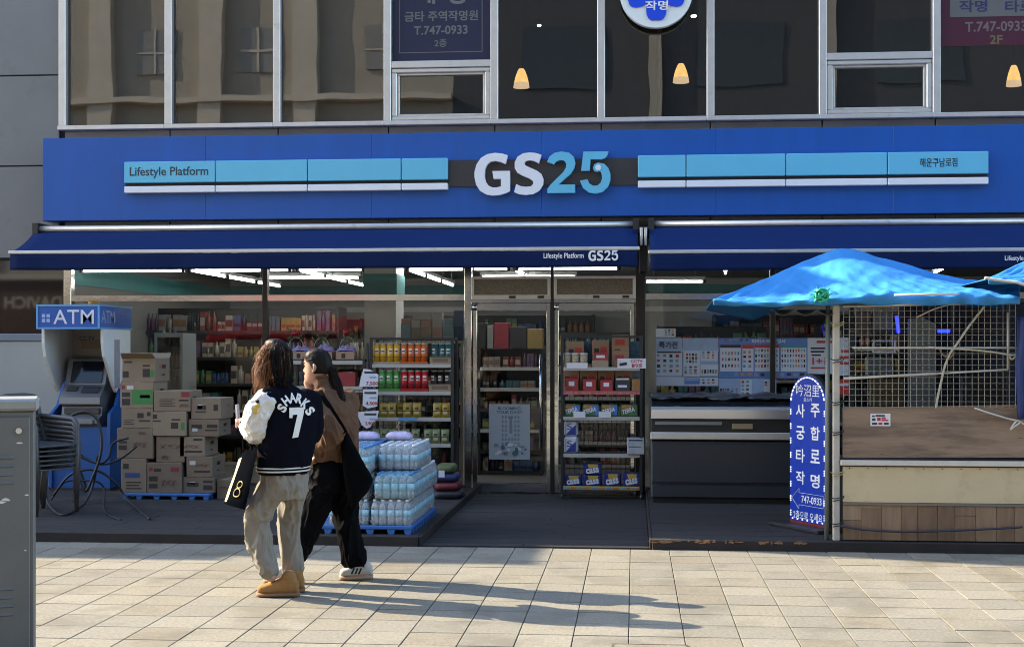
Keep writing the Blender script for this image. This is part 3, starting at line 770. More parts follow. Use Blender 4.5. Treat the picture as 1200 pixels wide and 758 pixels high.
bn = MB().box(wx[3] + .045, wx[4] - .045, YB, YB + .004, 4.645, 5.6).top('window_banner', M_navy, 'navy window banner with grey Korean lettering and a telephone number', 'banner', (wx[3] + .5, YB, 4.645))
for (s, a, b, c, d, bo) in (('금타 주역작명원', 474, 14, 560, 26, .02), ('T.747-0933', 485, 31, 548, 41.5, .02), ('2층', 509, 46, 523.5, 55.5, .015), ('개', 488, -22, 510, 5.5, .03), ('명', 524, -22, 546, 5.5, .03)):
    o = lettering('lettering', s, a, b, c, d, YB - .003, M_grey_t, bn, bo)
    if len(s) == 1: stuff(o)
mb = MB(); x0, x1, z0 = X(468, YB), X(565.5, YB), P(515, 62, YB).z
mb.box(x0, x1, YB - .004, YB - .002, z0, z0 + .008); mb.box(x0, x0 + .008, YB - .004, YB - .002, z0 + .009, 5.5); mb.box(x1 - .008, x1, YB - .004, YB - .002, z0 + .009, 5.5)
mb.build('border_line', M_grey_t, bn)
M_mag = mat('magenta_poster', (.055, .004, .018), .5, var=.1)
M_pale = mat('pale_poster', (.11, .11, .105), .6)
M_navyink = mat('navy_ink', (.02, .025, .09), .6)
M_pinkink = mat('dim_pink_ink', (.15, .11, .115), .6)
zp = P(1150, 54, YB).z
pb = MB().box(wx[8] + .045, wx[9] - .045, YB, YB + .004, zp, 5.7).top('window_poster', M_mag, 'magenta window poster with a telephone number at the upper right corner', 'poster', (wx[8] + .4, YB, zp))
MB().box(X(1113, YB), wx[9] - .05, YB - .003, YB - .001, P(1150, 20, YB).z, 5.7).build('pale_field', M_pale, pb)
lettering('lettering', '작명', 1124, 1, 1157, 15, YB - .006, M_navyink, pb, .02)
lettering('lettering', '타로', 1178, 1, 1212, 15, YB - .006, M_navyink, pb, .02)
lettering('lettering', 'T.747-0933', 1131, 26, 1203, 38, YB - .003, M_pinkink, pb, .02)
lettering('lettering', '2F', 1160, 41.5, 1175, 52, YB - .003, mat('dim_gold_ink', (.14, .11, .05), .6), pb, .02)
# round flower sign hung in front of the windows
yr = 14.36
rc = P(769, -10, yr); rr_ = 42.5 * rc.y / F
rs = thing('round_sign', 'round white sign with blue petals and Korean lettering at the top edge', 'sign', (rc.x, yr, rc.z - rr_))
mb = MB(); circ = [(rc.x + rr_ * math.cos(2*math.pi*k/48), rc.z + rr_ * math.sin(2*math.pi*k/48)) for k in range(48)]
mb.prism(circ, yr, yr + .07); mb.build('disc', mat('pale_acrylic', (.72, .77, .74), .3, var=.05), rs)
M_petal = mat('petal_blue', (.005, .06, .62), .4)
for k in range(5):
    t0 = math.pi / 2 + 2 * math.pi * k / 5 + math.pi / 5 * 0
    cx_, cz_ = rc.x + rr_ * .52 * math.cos(t0 + math.pi/5), rc.z + rr_ * .52 * math.sin(t0 + math.pi/5)
    pts = []
    for q in range(28):
        t = 2 * math.pi * q / 28
        rad = rr_ * (.31 + .035 * math.cos(2 * (t - t0 - math.pi/5)) - .06 * max(0, math.cos(t - t0 - math.pi/5)) ** 12)
        pts.append((cx_ + rad * math.cos(t), cz_ + rad * math.sin(t)))
    MB().prism(pts, yr - .012 - .001 * k, yr - .001).build('petal', M_petal, rs)
lettering('lettering', '작명', 756, 1.5, 783, 12.5, yr - .02, M_text, rs, .02)
MB().cyl((rc.x, yr + .071, rc.z), (rc.x, YF - .09, rc.z), .02, 10).build('bracket', M_alu, rs)
ipost = P(773, 60, 14.75)
MB().cyl((ipost.x, 14.75, 3.77), (ipost.x, 14.75, 6.25), .028, 12).top('curtain_pole', mat('beige_pole', (.28, .23, .17), .5), 'beige upright pole behind the glass below the round sign', 'pole', (ipost.x, 14.75, 3.77))
# ---------------------------------------------------------------- left side: cash machine, cabinets, chairs, tubing
def prismx(mb, poly, x0, x1, m=0):
    """outline in (y, z) extruded along x"""
    n = len(poly)
    a = sum(poly[i][0]*poly[(i+1) % n][1]-poly[(i+1) % n][0]*poly[i][1] for i in range(n))
    if a < 0: poly = poly[::-1]
    vs = [(x1, y, z) for y, z in poly] + [(x0, y, z) for y, z in poly]
    mb.add(vs, [tuple(range(n)), tuple(reversed(range(n, 2*n)))], m)
    o = len(mb.v) - 2*n
    for i in range(n):
        j = (i+1) % n; mb.f.append((o+j, o+i, o+n+i, o+n+j)); mb.m.append(m); mb.s.append(False)
    return mb
M_atmblue = mat('kiosk_blue', (.008, .085, .30), .4, var=.08, vscale=3)
M_atmblue2 = mat('kiosk_header_blue', (.012, .085, .36), .35, var=.05)
M_atmrim = mat('kiosk_header_rim', (.10, .33, .62), .35)
M_atmwhite = mat('kiosk_white', (.74, .75, .74), .4, var=.06, vscale=4, dirt=((.3, .29, .27), 3, .6, .4))
M_silver = mat('silver_plastic', (.21, .22, .235), .35, .4, var=.1)
M_dkgrey = mat('dark_grey_plastic', (.05, .053, .06), .4)
M_screen = mat('dark_screen', (.008, .010, .014), .08)
ax0, ax1 = -6.115, -5.455
atm = thing('cash_machine_kiosk', 'blue and white cash machine kiosk with ATM header left of the cartons', 'cash machine', ((ax0 + ax1) / 2, 14.0, PZ))
hz0, hz1 = 1.766, 2.01
MB().box(ax0, ax1, 13.55, 14.46, hz0, hz1, 0, .006).build('header', M_atmblue2, atm)
rim = MB()
for z in (hz0 - .004, hz1 - .014): rim.box(ax0 - .006, ax1 + .006, 13.542, 13.549, z, z + .018); rim.box(ax1 + .0005, ax1 + .007, 13.549, 14.465, z, z + .018)
rim.box(ax0 - .006, ax0 + .014, 13.542, 13.549, hz0 + .0145, hz1 - .0145); rim.box(ax1 - .014, ax1 + .006, 13.542, 13.549, hz0 + .0145, hz1 - .0145)
rim.build('header_rim', M_atmrim, atm)
M_atmtext = mat('pale_print', (.62, .66, .74), .5)
lettering('lettering', 'ATM', 62.5, 363, 110, 379.5, 13.546, M_atmtext, atm, .006)
lg = MB()
for i in range(2):
    for j in range(2):
        a = P(49 + i * 5.5, 368 + j * 5.5, 13.546); lg.box(a.x, a.x + .036, 13.546, 13.5485, a.z - .036, a.z, 0)
lg.build('emblem', mat('pale_blue_print', (.30, .42, .68), .5), atm)
tm = MB(); text_into(tm, 'ATM', (ax1 + .003, 13.60, hz0 + .06), (0, .36, 0), (0, 0, .13), 0, .004); tm.build('lettering', mat('dim_print', (.28, .34, .55), .5), atm)
tm = MB(); text_into(tm, '은행업무', (ax1 + .003, 14.05, hz0 + .12), (0, .34, 0), (0, 0, .06), 0, .0); tm.build('lettering', mat('dimmer_print', (.10, .19, .48), .5), atm)
def fin(x0, x1, tagname):
    prismx(MB(), [(13.66, hz0 - .001), (14.42, hz0 - .001), (14.42, 1.22), (14.16, 1.22), (14.02, 1.10), (13.93, 1.18), (13.83, 1.32), (13.70, 1.48), (13.66, 1.62)], x0, x1).build('side_panel', M_atmwhite, atm)
    prismx(MB(), [(14.42, PZ + .03), (14.42, 1.218), (14.19, 1.218), (14.02, .96), (13.85, .88), (13.83, .60), (13.83, PZ + .03)], x0 - .002, x1 + .002).build('lower_side_panel', M_atmblue, atm)
fin(ax0, ax0 + .03, 'l'); fin(ax1 - .03, ax1, 'r')
MB().box(ax0 + .0325, ax1 - .0325, 14.36, 14.42, .9, hz0 - .002).build('alcove_back', mat('beige_alcove', (.30, .27, .22), .6), atm)
MB().box(ax0 + .0325, ax1 - .0325, 13.86, 14.359, PZ + .03, .74).build('base_cabinet', M_atmblue, atm)
MB().box(ax0 - .0, ax1, 13.84, 14.42, PZ, PZ + .029).build('plinth', M_black, atm)
mc = prismx(MB(), [(14.355, .742), (14.355, 1.47), (14.20, 1.47), (14.12, 1.44), (14.02, 1.18), (13.88, 1.05), (13.87, .98), (13.95, .95), (13.93, .86), (13.85, .83), (13.845, .78), (13.87, .742)], -6.02, -5.58).build('machine', M_silver, atm)
sc_ = MB(); sc_.add([(-5.96, 14.108, 1.425), (-5.96, 14.022, 1.20), (-5.62, 14.022, 1.20), (-5.62, 14.108, 1.425)], [(0, 1, 2, 3)]); solidify(sc_.build('screen', M_screen, mc), .01, 1)
kp = MB(); kp.add([(-5.80, 13.985, 1.156), (-5.80, 13.92, 1.095), (-5.62, 13.92, 1.095), (-5.62, 13.985, 1.156)], [(0, 1, 2, 3)]); solidify(kp.build('keypad', M_dkgrey, mc), .012, 1)
kp = MB(); kp.add([(-5.97, 13.985, 1.156), (-5.97, 13.94, 1.113), (-5.86, 13.94, 1.113), (-5.86, 13.985, 1.156)], [(0, 1, 2, 3)]); solidify(kp.build('card_slot', M_dkgrey, mc), .012, 1)
MB().box(-5.98, -5.60, 13.90, 13.94, .875, .935, 0, .004).build('cash_slot', M_dkgrey, mc)
MB().box(-5.95, -5.63, 13.82, 13.848, .765, .825, 0, .01).build('tray', M_silver, mc)
MB().box(-5.98, -5.66, 14.35, 14.359, 1.56, 1.66).build('notice', mat('kraft_notice', (.26, .21, .14), .7), atm)
lettering('lettering', 'CCTV', 93, 394, 111, 398.5, 14.347, M_ink, atm, .01)
pa, pb_ = 13.96, 14.10
MB().box(ax1 + .001, ax1 + .005, pa, pb_, Z(455, 14.0, 145), Z(398, 14.0, 145)).build('side_poster', mat('pinkish_poster', (.32, .29, .33), .5, var=.25, vscale=9), atm)
bc = P(110, 352, 13.9)
MB().lathe([(.06, 0), (.06, .035), (.05, .05), (.02, .058)], (bc.x, 13.9, hz1), 16).build('beacon', mat('amber_plastic', (.42, .20, .02), .35), atm)

# pale grey sheet-metal partition at the far left
M_palegrey = mat('pale_grey_sheet', (.30, .33, .335), .45, .2, var=.06, vscale=1.5)
pc = thing('sheet_metal_partition', 'pale grey sheet metal partition left of the cash machine', 'partition', (-7.0, 14.3, PZ))
MB().box(-8.8, -6.16, 14.26, 14.34, PZ, Z(400, 14.3, 30), 0, .004).build('panel', M_palegrey, pc)
MB().box(-8.8, -6.15, 14.24, 14.36, Z(400, 14.3, 30) + .001, Z(391, 14.3, 30), 0, .01).build('top_rail', mat('blue_grey_rail', (.16, .20, .24), .4), pc)
# street utility cabinet in the left foreground, turned towards the viewer
uc = thing('utility_cabinet', 'scuffed grey steel utility cabinet in the left foreground', 'cabinet', (-2.842, 6.27, 0), rotz=R(23.4))
M_util = mat('scuffed_grey_steel', (.125, .133, .133), .48, .25, var=.10, vscale=4, bump=.05, dirt=((.42, .43, .42), 4.5, .685, .75))
M_util2 = mat('weathered_grey_lid', (.26, .27, .26), .5, .25, var=.15, vscale=5)
MB().box(-.72, 0, 0, .4, .06, 1.262, 0, .006).build('body', M_util, uc)
MB().box(-.74, .02, -.02, .42, 1.263, 1.32, 0, .012).build('lid', M_util2, uc)
MB().box(-.70, -.02, .02, .38, 0, .059).build('plinth', M_black, uc)
dr = MB().box(-.70, -.02, -.012, -.001, .12, 1.235, 0, .004).build('door', M_util, uc)
for zz in (.92, .96, 1.00, 1.04, .30, .34, .38, .42):
    lv = MB(); lv.add([(-.20, -.012, zz + .014), (-.20, -.017, zz), (-.20, -.012, zz - .004), (-.095, -.012, zz + .014), (-.095, -.017, zz), (-.095, -.012, zz - .004)], [(0, 1, 4, 3), (1, 2, 5, 4), (0, 2, 1), (3, 4, 5)])
    lv.build('louvre', M_util, dr)
MB().cyl((-.07, -.03, 1.17), (-.07, -.012, 1.17), .014, 12).build('lock', M_alu, dr)
fl = MB(); g = random.Random(4)
for k in range(16):
    cx_, cz_ = g.uniform(-.24, -.02), g.choice([g.uniform(.80, .90), g.uniform(.6, 1.2)]); w_, h_ = g.uniform(.004, .02), g.uniform(.003, .012)
    if k < 5: cx_, cz_, w_, h_ = -.22 + .02 * k + g.uniform(-.01, .01), .84 + g.uniform(-.03, .03), g.uniform(.015, .03), g.uniform(.004, .012)
    pts = [(cx_ + w_ * math.cos(t) * g.uniform(.5, 1.1), cz_ + h_ * math.sin(t) * g.uniform(.5, 1.1)) for t in [q * math.pi / 4 for q in range(8)]]
    fl.prism(pts, -.0135, -.0122)
stuff(fl.build('paint_flakes', mat('flaked_white_paint', (.6, .6, .58), .7), dr))

# stack of plastic chairs
M_chair = mat('brown_grey_plastic', (.085, .078, .075), .42, var=.12, vscale=5)
def make_chair():
    t = thing('plastic_chair', '', 'chair', (0, 0, 0), 'plastic chairs in one stack')
    seat = MB().grid(lambda a, b: (-.21 + .42 * a, -.22 + .44 * b, .43 - .025 * math.sin(math.pi * a) * math.sin(math.pi * b) + .02 * (1 - b) ** 3 * -1), 8, 8)
    solidify(seat.build('seat', M_chair, t), .014, -1)
    for k in range(5):
        z = .50 + k * .062
        solidify(MB().grid(lambda a, b: (-.20 + .40 * a, .215 + .10 * (z - .43) / .35 + .03 * math.sin(math.pi * a), z + .042 * b), 8, 1).build('back_slat', M_chair, t), .012)
    for sx in (-1, 1):
        MB().bar((sx * .215, .215, .43), (sx * .20, .325, .84), .035, .03).build('back_post', M_chair, t)
        MB().tube([(sx * .22, -.19, .0), (sx * .225, -.20, .30), (sx * .235, -.20, .58), (sx * .24, -.14, .635), (sx * .23, .10, .645), (sx * .21, .27, .66)], [.022, .024, .022, .024, .024, .02], 8).build('front_leg_and_arm', M_chair, t)
        MB().tube([(sx * .235, .30, 0), (sx * .215, .235, .25), (sx * .205, .215, .43)], [.022, .024, .024], 8).build('rear_leg', M_chair, t)
    MB().tube([(-.20, .325, .835), (-.1, .345, .85), (.1, .345, .85), (.20, .325, .835)], .018, 8).build('top_rail', M_chair, t)
    return t
chair = make_chair()
cb = Vector((-5.34, 11.95, PZ))
names = ['lowest', 'second', 'third', 'fourth', 'fifth', 'topmost']
for k in range(6):
    o = chair if k == 0 else dup(chair, cb)
    o.location = cb + Vector((.004 * (k % 2), -.006 * k, k * .042)); o.rotation_euler = (0, 0, R(62 + (k % 3) * 1.2))
    o['label'] = 'brown grey plastic chair, %s in the stack beside the utility cabinet' % names[k]
# black bent tubing tangled in front of the cash machine
M_rub = mat('black_rubber_tube', (.014, .014, .016), .45)
def smooth_path(pts, n=6):
    out = []
    for i in range(len(pts) - 1):
        p0, p1, p2, p3 = pts[max(i-1, 0)], pts[i], pts[i+1], pts[min(i+2, len(pts)-1)]
        for k in range(n):
            t = k / n
            out.append(.5 * ((2*p1) + (p2-p0)*t + (2*p0-5*p1+4*p2-p3)*t*t + (3*p1-p0-3*p2+p3)*t**3))
    return out + [pts[-1]]
paths = [
 ([(225,310),(255,225),(330,150),(400,130),(450,160),(475,240),(470,330),(440,420),(400,500),(370,440),(330,330),(290,210)], .014, 'looped highest before the blue base'),
 ([(290,210),(330,300),(400,350),(470,370),(510,340),(530,275),(600,252)], .011, 'ending in a hook beside the cartons'),
 ([(640,290),(560,350),(470,374),(380,330),(300,250)], .010, 'reaching across to the cartons'),
 ([(205,420),(212,500),(228,560),(270,603),(320,606),(390,560),(425,500),(450,400),(455,330)], .012, 'bent in a wide low loop'),
 ([(250,520),(320,430),(400,400),(470,410),(540,460),(590,530),(640,580),(700,630)], .012, 'running down to the deck on the right'),
 ([(240,540),(300,460),(380,450),(460,458),(490,500),(487,580),(510,612),(565,634)], .009, 'thin one ending on the deck'),
 ([(300,250),(345,340),(385,430),(405,495)], .015, 'short thick one at the middle')]
for k, (pp, r, w) in enumerate(paths):
    pts = []
    for (a, b) in pp:
        u, v = a / 3.99, 450 + b / 3.99
        y = 12.7 + .03 * k
        p = P(u, v, y)
        if p.z < PZ + r + .01: p = G(u, v, PZ + r)
        pts.append(p)
    b = pts[0]
    MB().tube(smooth_path(pts), r, 8).top('bent_black_tube', M_rub, 'black bent tube before the cash machine, ' + w, 'tube', (b.x, b.y, b.z), 'tangled tubes')

# ---------------------------------------------------------------- carton stack on a pallet
M_card = [mat('cardboard_%d' % i, c, .8, var=.10, vscale=4, bump=.05, bscale=90) for i, c in enumerate([(.235, .170, .108), (.205, .146, .092), (.26, .19, .122), (.185, .132, .084)])]
M_tape = mat('packing_tape', (.36, .29, .20), .3)
M_print = [mat('carton_print_%d' % i, c, .7) for i, c in enumerate([(.035, .025, .02), (.24, .03, .03), (.05, .20, .05), (.03, .06, .18), (.55, .52, .48), (.30, .10, .09)])]
M_palb = mat('blue_plastic_pallet', (.035, .13, .36), .5, var=.12, vscale=4)
def pallet(label, x0, x1, y0, y1, z, h):
    t = thing('plastic_pallet', label, 'pallet', ((x0+x1)/2, y0, z), 'blue plastic pallets')
    top = MB(); n = max(5, int((x1 - x0) / .09)); w = (x1 - x0) / n
    top.box(x0, x1, y0, y1, z + h * .55, z + h, 0, .006); top.build('deck', M_palb, t)
    for (ax, a0, a1, b0) in (('x', x0, x1, y0), ('x', x0, x1, y1 - .05)):
        nn = max(4, int((a1 - a0) / .16)); s = (a1 - a0) / nn
        for k in range(nn + 1):
            c = min(max(a0 + k * s, a0 + .035), a1 - .035)
            MB().prism([(c - .032, z + h * .549), (c - .02, z), (c + .02, z), (c + .032, z + h * .549)], b0 + .004, b0 + .046).build('foot', M_palb, t)
    nn = max(4, int((y1 - y0) / .12)); s = (y1 - y0) / nn
    for k in range(1, nn):
        c = y0 + k * s
        for xx in (x0 + .004, x1 - .046): MB().box(xx, xx + .042, c - .022, c + .022, z, z + h * .549).build('foot', M_palb, t)
    return t
pallet('blue plastic pallet under the carton stack', X(143, 13.1), X(246, 13.1), 13.08, 14.05, PZ, .06)
cz = PZ + .061
def carton(u0, u1, zb, h, y, col, label, prints, d=.42, open_top=False, rot=0.0):
    x0, x1 = X(u0, y), X(u1, y); w = x1 - x0
    c = Vector(((x0 + x1) / 2, y + d / 2, zb))
    t = thing('carton', label, 'carton', c, 'cartons stacked left of the walkers', rotz=rot if rot else 1e-9)
    m = MB()
    m.box(-w/2, w/2, -d/2, d/2, 0, h, 0, .004); m.build('box', M_card[col], t)
    MB().box(-.025, .025, -d/2 + .005, d/2 - .005, h + .0003, h + .0012).build('tape', M_tape, t)
    pr = [MB() for _ in M_print]
    for (a, b, c_, e, k) in prints:
        if k == 5:                                   # brush-like lettering
            nn = 3
            for q in range(nn):
                xa, xb = -w/2 + w * (a + (b - a) * q / nn), -w/2 + w * (a + (b - a) * (q + .72) / nn); za, zb3 = h * (1 - e), h * (1 - c_)
                pr[k].bar((xa, -d/2 - .001, za + (zb3 - za) * (.1 + .3 * (q % 2))), (xb, -d/2 - .001, zb3 - (zb3 - za) * .2), .001, .010, up=(0, 1, 0)); pr[k].bar((xa, -d/2 - .0022, zb3 - (zb3 - za) * .3), (xb, -d/2 - .0022, za + (zb3 - za) * .15), .001, .008, up=(0, 1, 0))
            continue
        pr[k].box(-w/2 + a * w, -w/2 + b * w, -d/2 - .0014, -d/2 - .0004, h * (1 - e), h * (1 - c_))
    g = random.Random(label)
    for k, q in enumerate(pr):                       # a few marks on the right-hand side as well
        if k in (0, 5) and g.random() < .8:
            a = g.uniform(-.3, .05); q.box(w/2 + .0004, w/2 + .0014, a * d, (a + .25) * d, h * .55, h * .72); q.box(w/2 + .0004, w/2 + .0014, a * d, (a + .18) * d, h * .25, h * .32)
        if q.f: stuff(q.build('print', M_print[k], t))
    if open_top:
        for s in (-1, 1):
            f = MB(); f.bar((-w/2, s * d/2, h), (-w/2 + .001, s * d/2 + s * .1, h + .09), .004, .004); f = MB()
            f.add([(-w/2, s*d/2, h), (w/2, s*d/2, h), (w/2 - .01, s*(d/2 + .07), h + .05), (-w/2 + .01, s*(d/2 + .07), h + .05)], [(0, 1, 2, 3)]); solidify(f.build('flap', M_card[col], t), .004)
    return t
def lines(x0, x1, y0, n, k=0, dy=.09, th=.035): return [(x0, x1 - .08 * (i % 2), y0 + i * dy, y0 + i * dy + th, k) for i in range(n)]
px2z = lambda v: Z(v, 13.2, 180)
yA = 13.14
def col_stack(items, y):
    z = cz
    for (u0, u1, v0, v1, c, label, prints, kw) in items:
        h = (v1 - v0) * .00864
        carton(u0, u1, z, h, y + kw.pop('dy', 0), c, label, prints, **kw); z += h + .0018
col_stack([
 (142, 171.5, 538.7, 577.5, 0, 'brown carton with blue block print, bottom left of the stack', [(.08, .3, .15, .3, 0), (.15, .75, .42, .56, 3)] + lines(.2, .8, .68, 3, 0), {}),
 (137, 179, 504, 538.7, 1, 'brown carton with pink scrawl, fourth from the top in the left column', [(.05, .28, .42, .5, 0), (.05, .28, .56, .72, 0), (.45, .85, .4, .66, 5), (.6, .8, .1, .2, 5)], {}),
 (142, 179, 481, 504, 0, 'brown carton with dark slogan, third from the top in the left column', lines(.08, .4, .6, 3, 0) + [(.5, .7, .25, .5, 0), (.55, .9, .6, .68, 0), (.8, .92, .2, .4, 0)], {'rot': R(1)}),
 (141, 179.5, 451.5, 481, 2, 'brown carton with green panel and red dot, second in the left column', [(.04, .14, .12, .28, 1), (.05, .3, .4, .58, 0), (.05, .3, .65, .9, 0), (.36, .98, .30, .86, 2), (.6, .9, .5, .62, 4), (.2, .4, .14, .28, 4)], {}),
 (143, 182, 424.5, 451.5, 0, 'open brown carton at the very top left of the stack', [(.02, .2, .55, .82, 0), (.06, .3, .12, .2, 0), (.62, .84, .28, .36, 0), (.62, .84, .45, .8, 0), (.86, .97, .5, .8, 2)], {'open_top': True, 'dy': .02})], yA)
col_stack([
 (172.5, 213, 543, 577.5, 3, 'brown carton with pink swirl and red tag, bottom middle of the stack', [(.05, .16, .16, .28, 1), (.2, .4, .2, .3, 0), (.68, .92, .15, .3, 1), (.05, .3, .45, .62, 0), (.05, .3, .7, .85, 0), (.4, .85, .5, .8, 5)], {}),
 (183, 216, 512.8, 543, 1, 'reddish brown carton above the bottom middle one', [(.15, .95, .25, .5, 5), (.2, .45, .7, .9, 5)], {'dy': .02}),
 (176, 219, 485, 512.8, 2, 'brown carton with round black mark in the middle column', [(.06, .2, .12, .3, 0), (.06, .3, .36, .42, 0), (.6, .84, .3, .36, 0), (.58, .78, .45, .7, 0), (.85, .95, .45, .75, 2)], {'rot': R(-1.5)}),
 (180, 222, 461.5, 485, 0, 'dented brown carton with red corner tag on top of the middle column', lines(.15, .58, .4, 5, 0, .08, .03) + [(.75, .98, .05, .3, 1), (.68, .95, .42, .5, 0), (.7, .95, .58, .8, 5)], {'rot': R(2)})], yA)
col_stack([
 (214.5, 251, 559.5, 577.5, 3, 'flat brown carton at the bottom of the right column', [(.12, .5, .35, .6, 0), (.2, .4, .3, .45, 4), (.65, .95, .2, .35, 0), (.65, .95, .5, .8, 0)], {}),
 (218.5, 249, 536.5, 559.5, 1, 'brown carton with red print second from the bottom in the right column', [(.12, .35, .2, .4, 4), (.35, .85, .3, .5, 5), (.3, .9, .68, .78, 0)], {}),
 (210.5, 240, 513.5, 536.5, 2, 'brown carton sticking out left in the right column', [(.15, .8, .35, .6, 5), (.2, .9, .7, .8, 0), (.55, .9, .1, .2, 0)], {}),
 (220.5, 256, 494, 513.5, 1, 'brown carton with dark print second from the top in the right column', [(.1, .45, .3, .55, 0), (.12, .3, .5, .7, 4), (.6, .95, .3, .5, 0), (.55, .95, .6, .68, 0)], {'rot': R(1)}),
 (224, 259, 470, 494, 0, 'brown carton with torn white label on top of the right column', [(.2, .5, .35, .55, 0), (.22, .38, .3, .5, 4), (.15, .5, .62, .68, 0), (.75, .9, .3, .6, 0)], {})], yA + .02)
carton(254, 272, PZ, .19, 13.2, 3, 'small dark carton on the deck at the right end of the stack', [(.2, .8, .3, .5, 5)])

# ---------------------------------------------------------------- wire rack of snack cans left of the door
def wire_panel(x0, x1, z0, z1, y, step=.05, r=.0022):
    m = MB(); n = max(1, round((x1 - x0) / step)); k = max(1, round((z1 - z0) / step))
    for i in range(n + 1): m.cyl((x0 + (x1-x0)*i/n, y, z0), (x0 + (x1-x0)*i/n, y, z1), r, 4, smooth=False)
    for j in range(k + 1): m.cyl((x0, y - r*2, z0 + (z1-z0)*j/k), (x1, y - r*2, z0 + (z1-z0)*j/k), r, 4, smooth=False)
    return m
M_shelfw = mat('cream_shelf_edge', (.42, .40, .35), .5, var=.08)
def rack(label, u0, u1, y0, y1, zbase, ztop, shelf_v, uc_, edge):
    x0, x1 = X(u0, y0), X(u1, y0)
    t = thing('display_rack', label, 'rack', ((x0+x1)/2, y0, zbase))
    for x in (x0, x1 - .028):
        for y in (y0, y1 - .028): MB().box(x, x + .028, y, y + .028, zbase + .055, ztop, 0, .003).build('post', M_black, t)
    for x in (x0 + .014, x1 - .014):
        for y in (y0 + .014, y1 - .014): MB().cyl((x - .012, y, zbase + .028), (x + .012, y, zbase + .028), .027, 12).build('caster', M_dkgrey, t)
    for y in (y0, y1 - .028): MB().box(x0 + .0285, x1 - .0285, y + .004, y + .024, ztop - .025, ztop - .003).build('top_bar', M_black, t)
    for x in (x0, x1 - .028): MB().box(x + .004, x + .024, y0 + .0285, y1 - .0285, ztop - .025, ztop - .003).build('side_bar', M_black, t)
    stuff(wire_panel(x0 + .03, x1 - .03, zbase + .08, ztop - .03, y1 - .012).build('wire_grid', M_black, t))
    zs = []
    for k, v in enumerate(shelf_v):
        z = Z(v, y0, uc_); zs.append(z)
        MB().box(x0 + .0285, x1 - .0285, y0 + .012, y1 - .03, z - .012, z).build('shelf', M_shelf, t)
        MB().box(x0 + .029, x1 - .029, y0 - .004, y0 + .0115, z - .034, z + .004, 0, .002).build('shelf_edge', edge[k] if isinstance(edge, list) else edge, t)
    return t, x0, x1, zs
yr1 = 13.98
rk, rx0, rx1, rz = rack('black wire rack of snack cans and bags left of the door', 433, 531.5, yr1, 14.34, PZ, Z(395, yr1, 480), [427, 459, 489.5, 520, 552], 480, M_shelfw)
for (z, h) in zip(rz[:4], (.08, .08, .07, .07)):
    MB().cyl((rx0 + .03, yr1 + .006, z + h), (rx1 - .03, yr1 + .006, z + h), .003, 6).build('retaining_wire', M_black, rk)
def can_mesh(name, col):
    r, h = .034, .205
    body = mat('can_' + name, col, .35, var=.1, vscale=20); cap = mat('can_cap', (.42, .41, .38), .4); face = mat('can_face', (.70, .64, .55), .5); dark = mat('can_moustache', (.04, .02, .015), .5)
    m = MB(); m.lathe([(r, 0), (r, h)], n=16, m=0); m.lathe([(r * 1.04, h + .0005), (r * 1.04, h + .014), (r * .95, h + .017)], n=16, m=1)
    def patch(a0, a1, z0, z1, k, rr):
        pts = [(rr * math.sin(a), -rr * math.cos(a), z) for z in (z0, z1) for a in [a0 + (a1 - a0) * i / 5 for i in range(6)]]
        m.add(pts, [(i, i + 1, i + 7, i + 6) for i in range(5)], k)
    patch(-.55, .55, .115, .165, 2, r + .0012); patch(-.5, .5, .128, .142, 3, r + .002)
    return m.data('snack_can', [body, cap, face, dark])
def put(name, me, loc, label, cat, group, rz=0.0):
    o = new_obj(name, me); o.location = loc; o.rotation_euler = (0, 0, rz); ORG[o.name] = Vector(loc)
    return tag(o, label, cat, group)
canset = {'yellow': (.62, .33, .02), 'orange': (.62, .12, .015), 'teal': (.02, .14, .14), 'green': (.08, .32, .05), 'red': (.48, .015, .015), 'black': (.02, .018, .018)}
cans = {k: can_mesh(k, c) for k, c in canset.items()}
g = random.Random(21)
ORD = ['first', 'second', 'third', 'fourth', 'fifth', 'sixth', 'seventh', 'eighth', 'ninth']
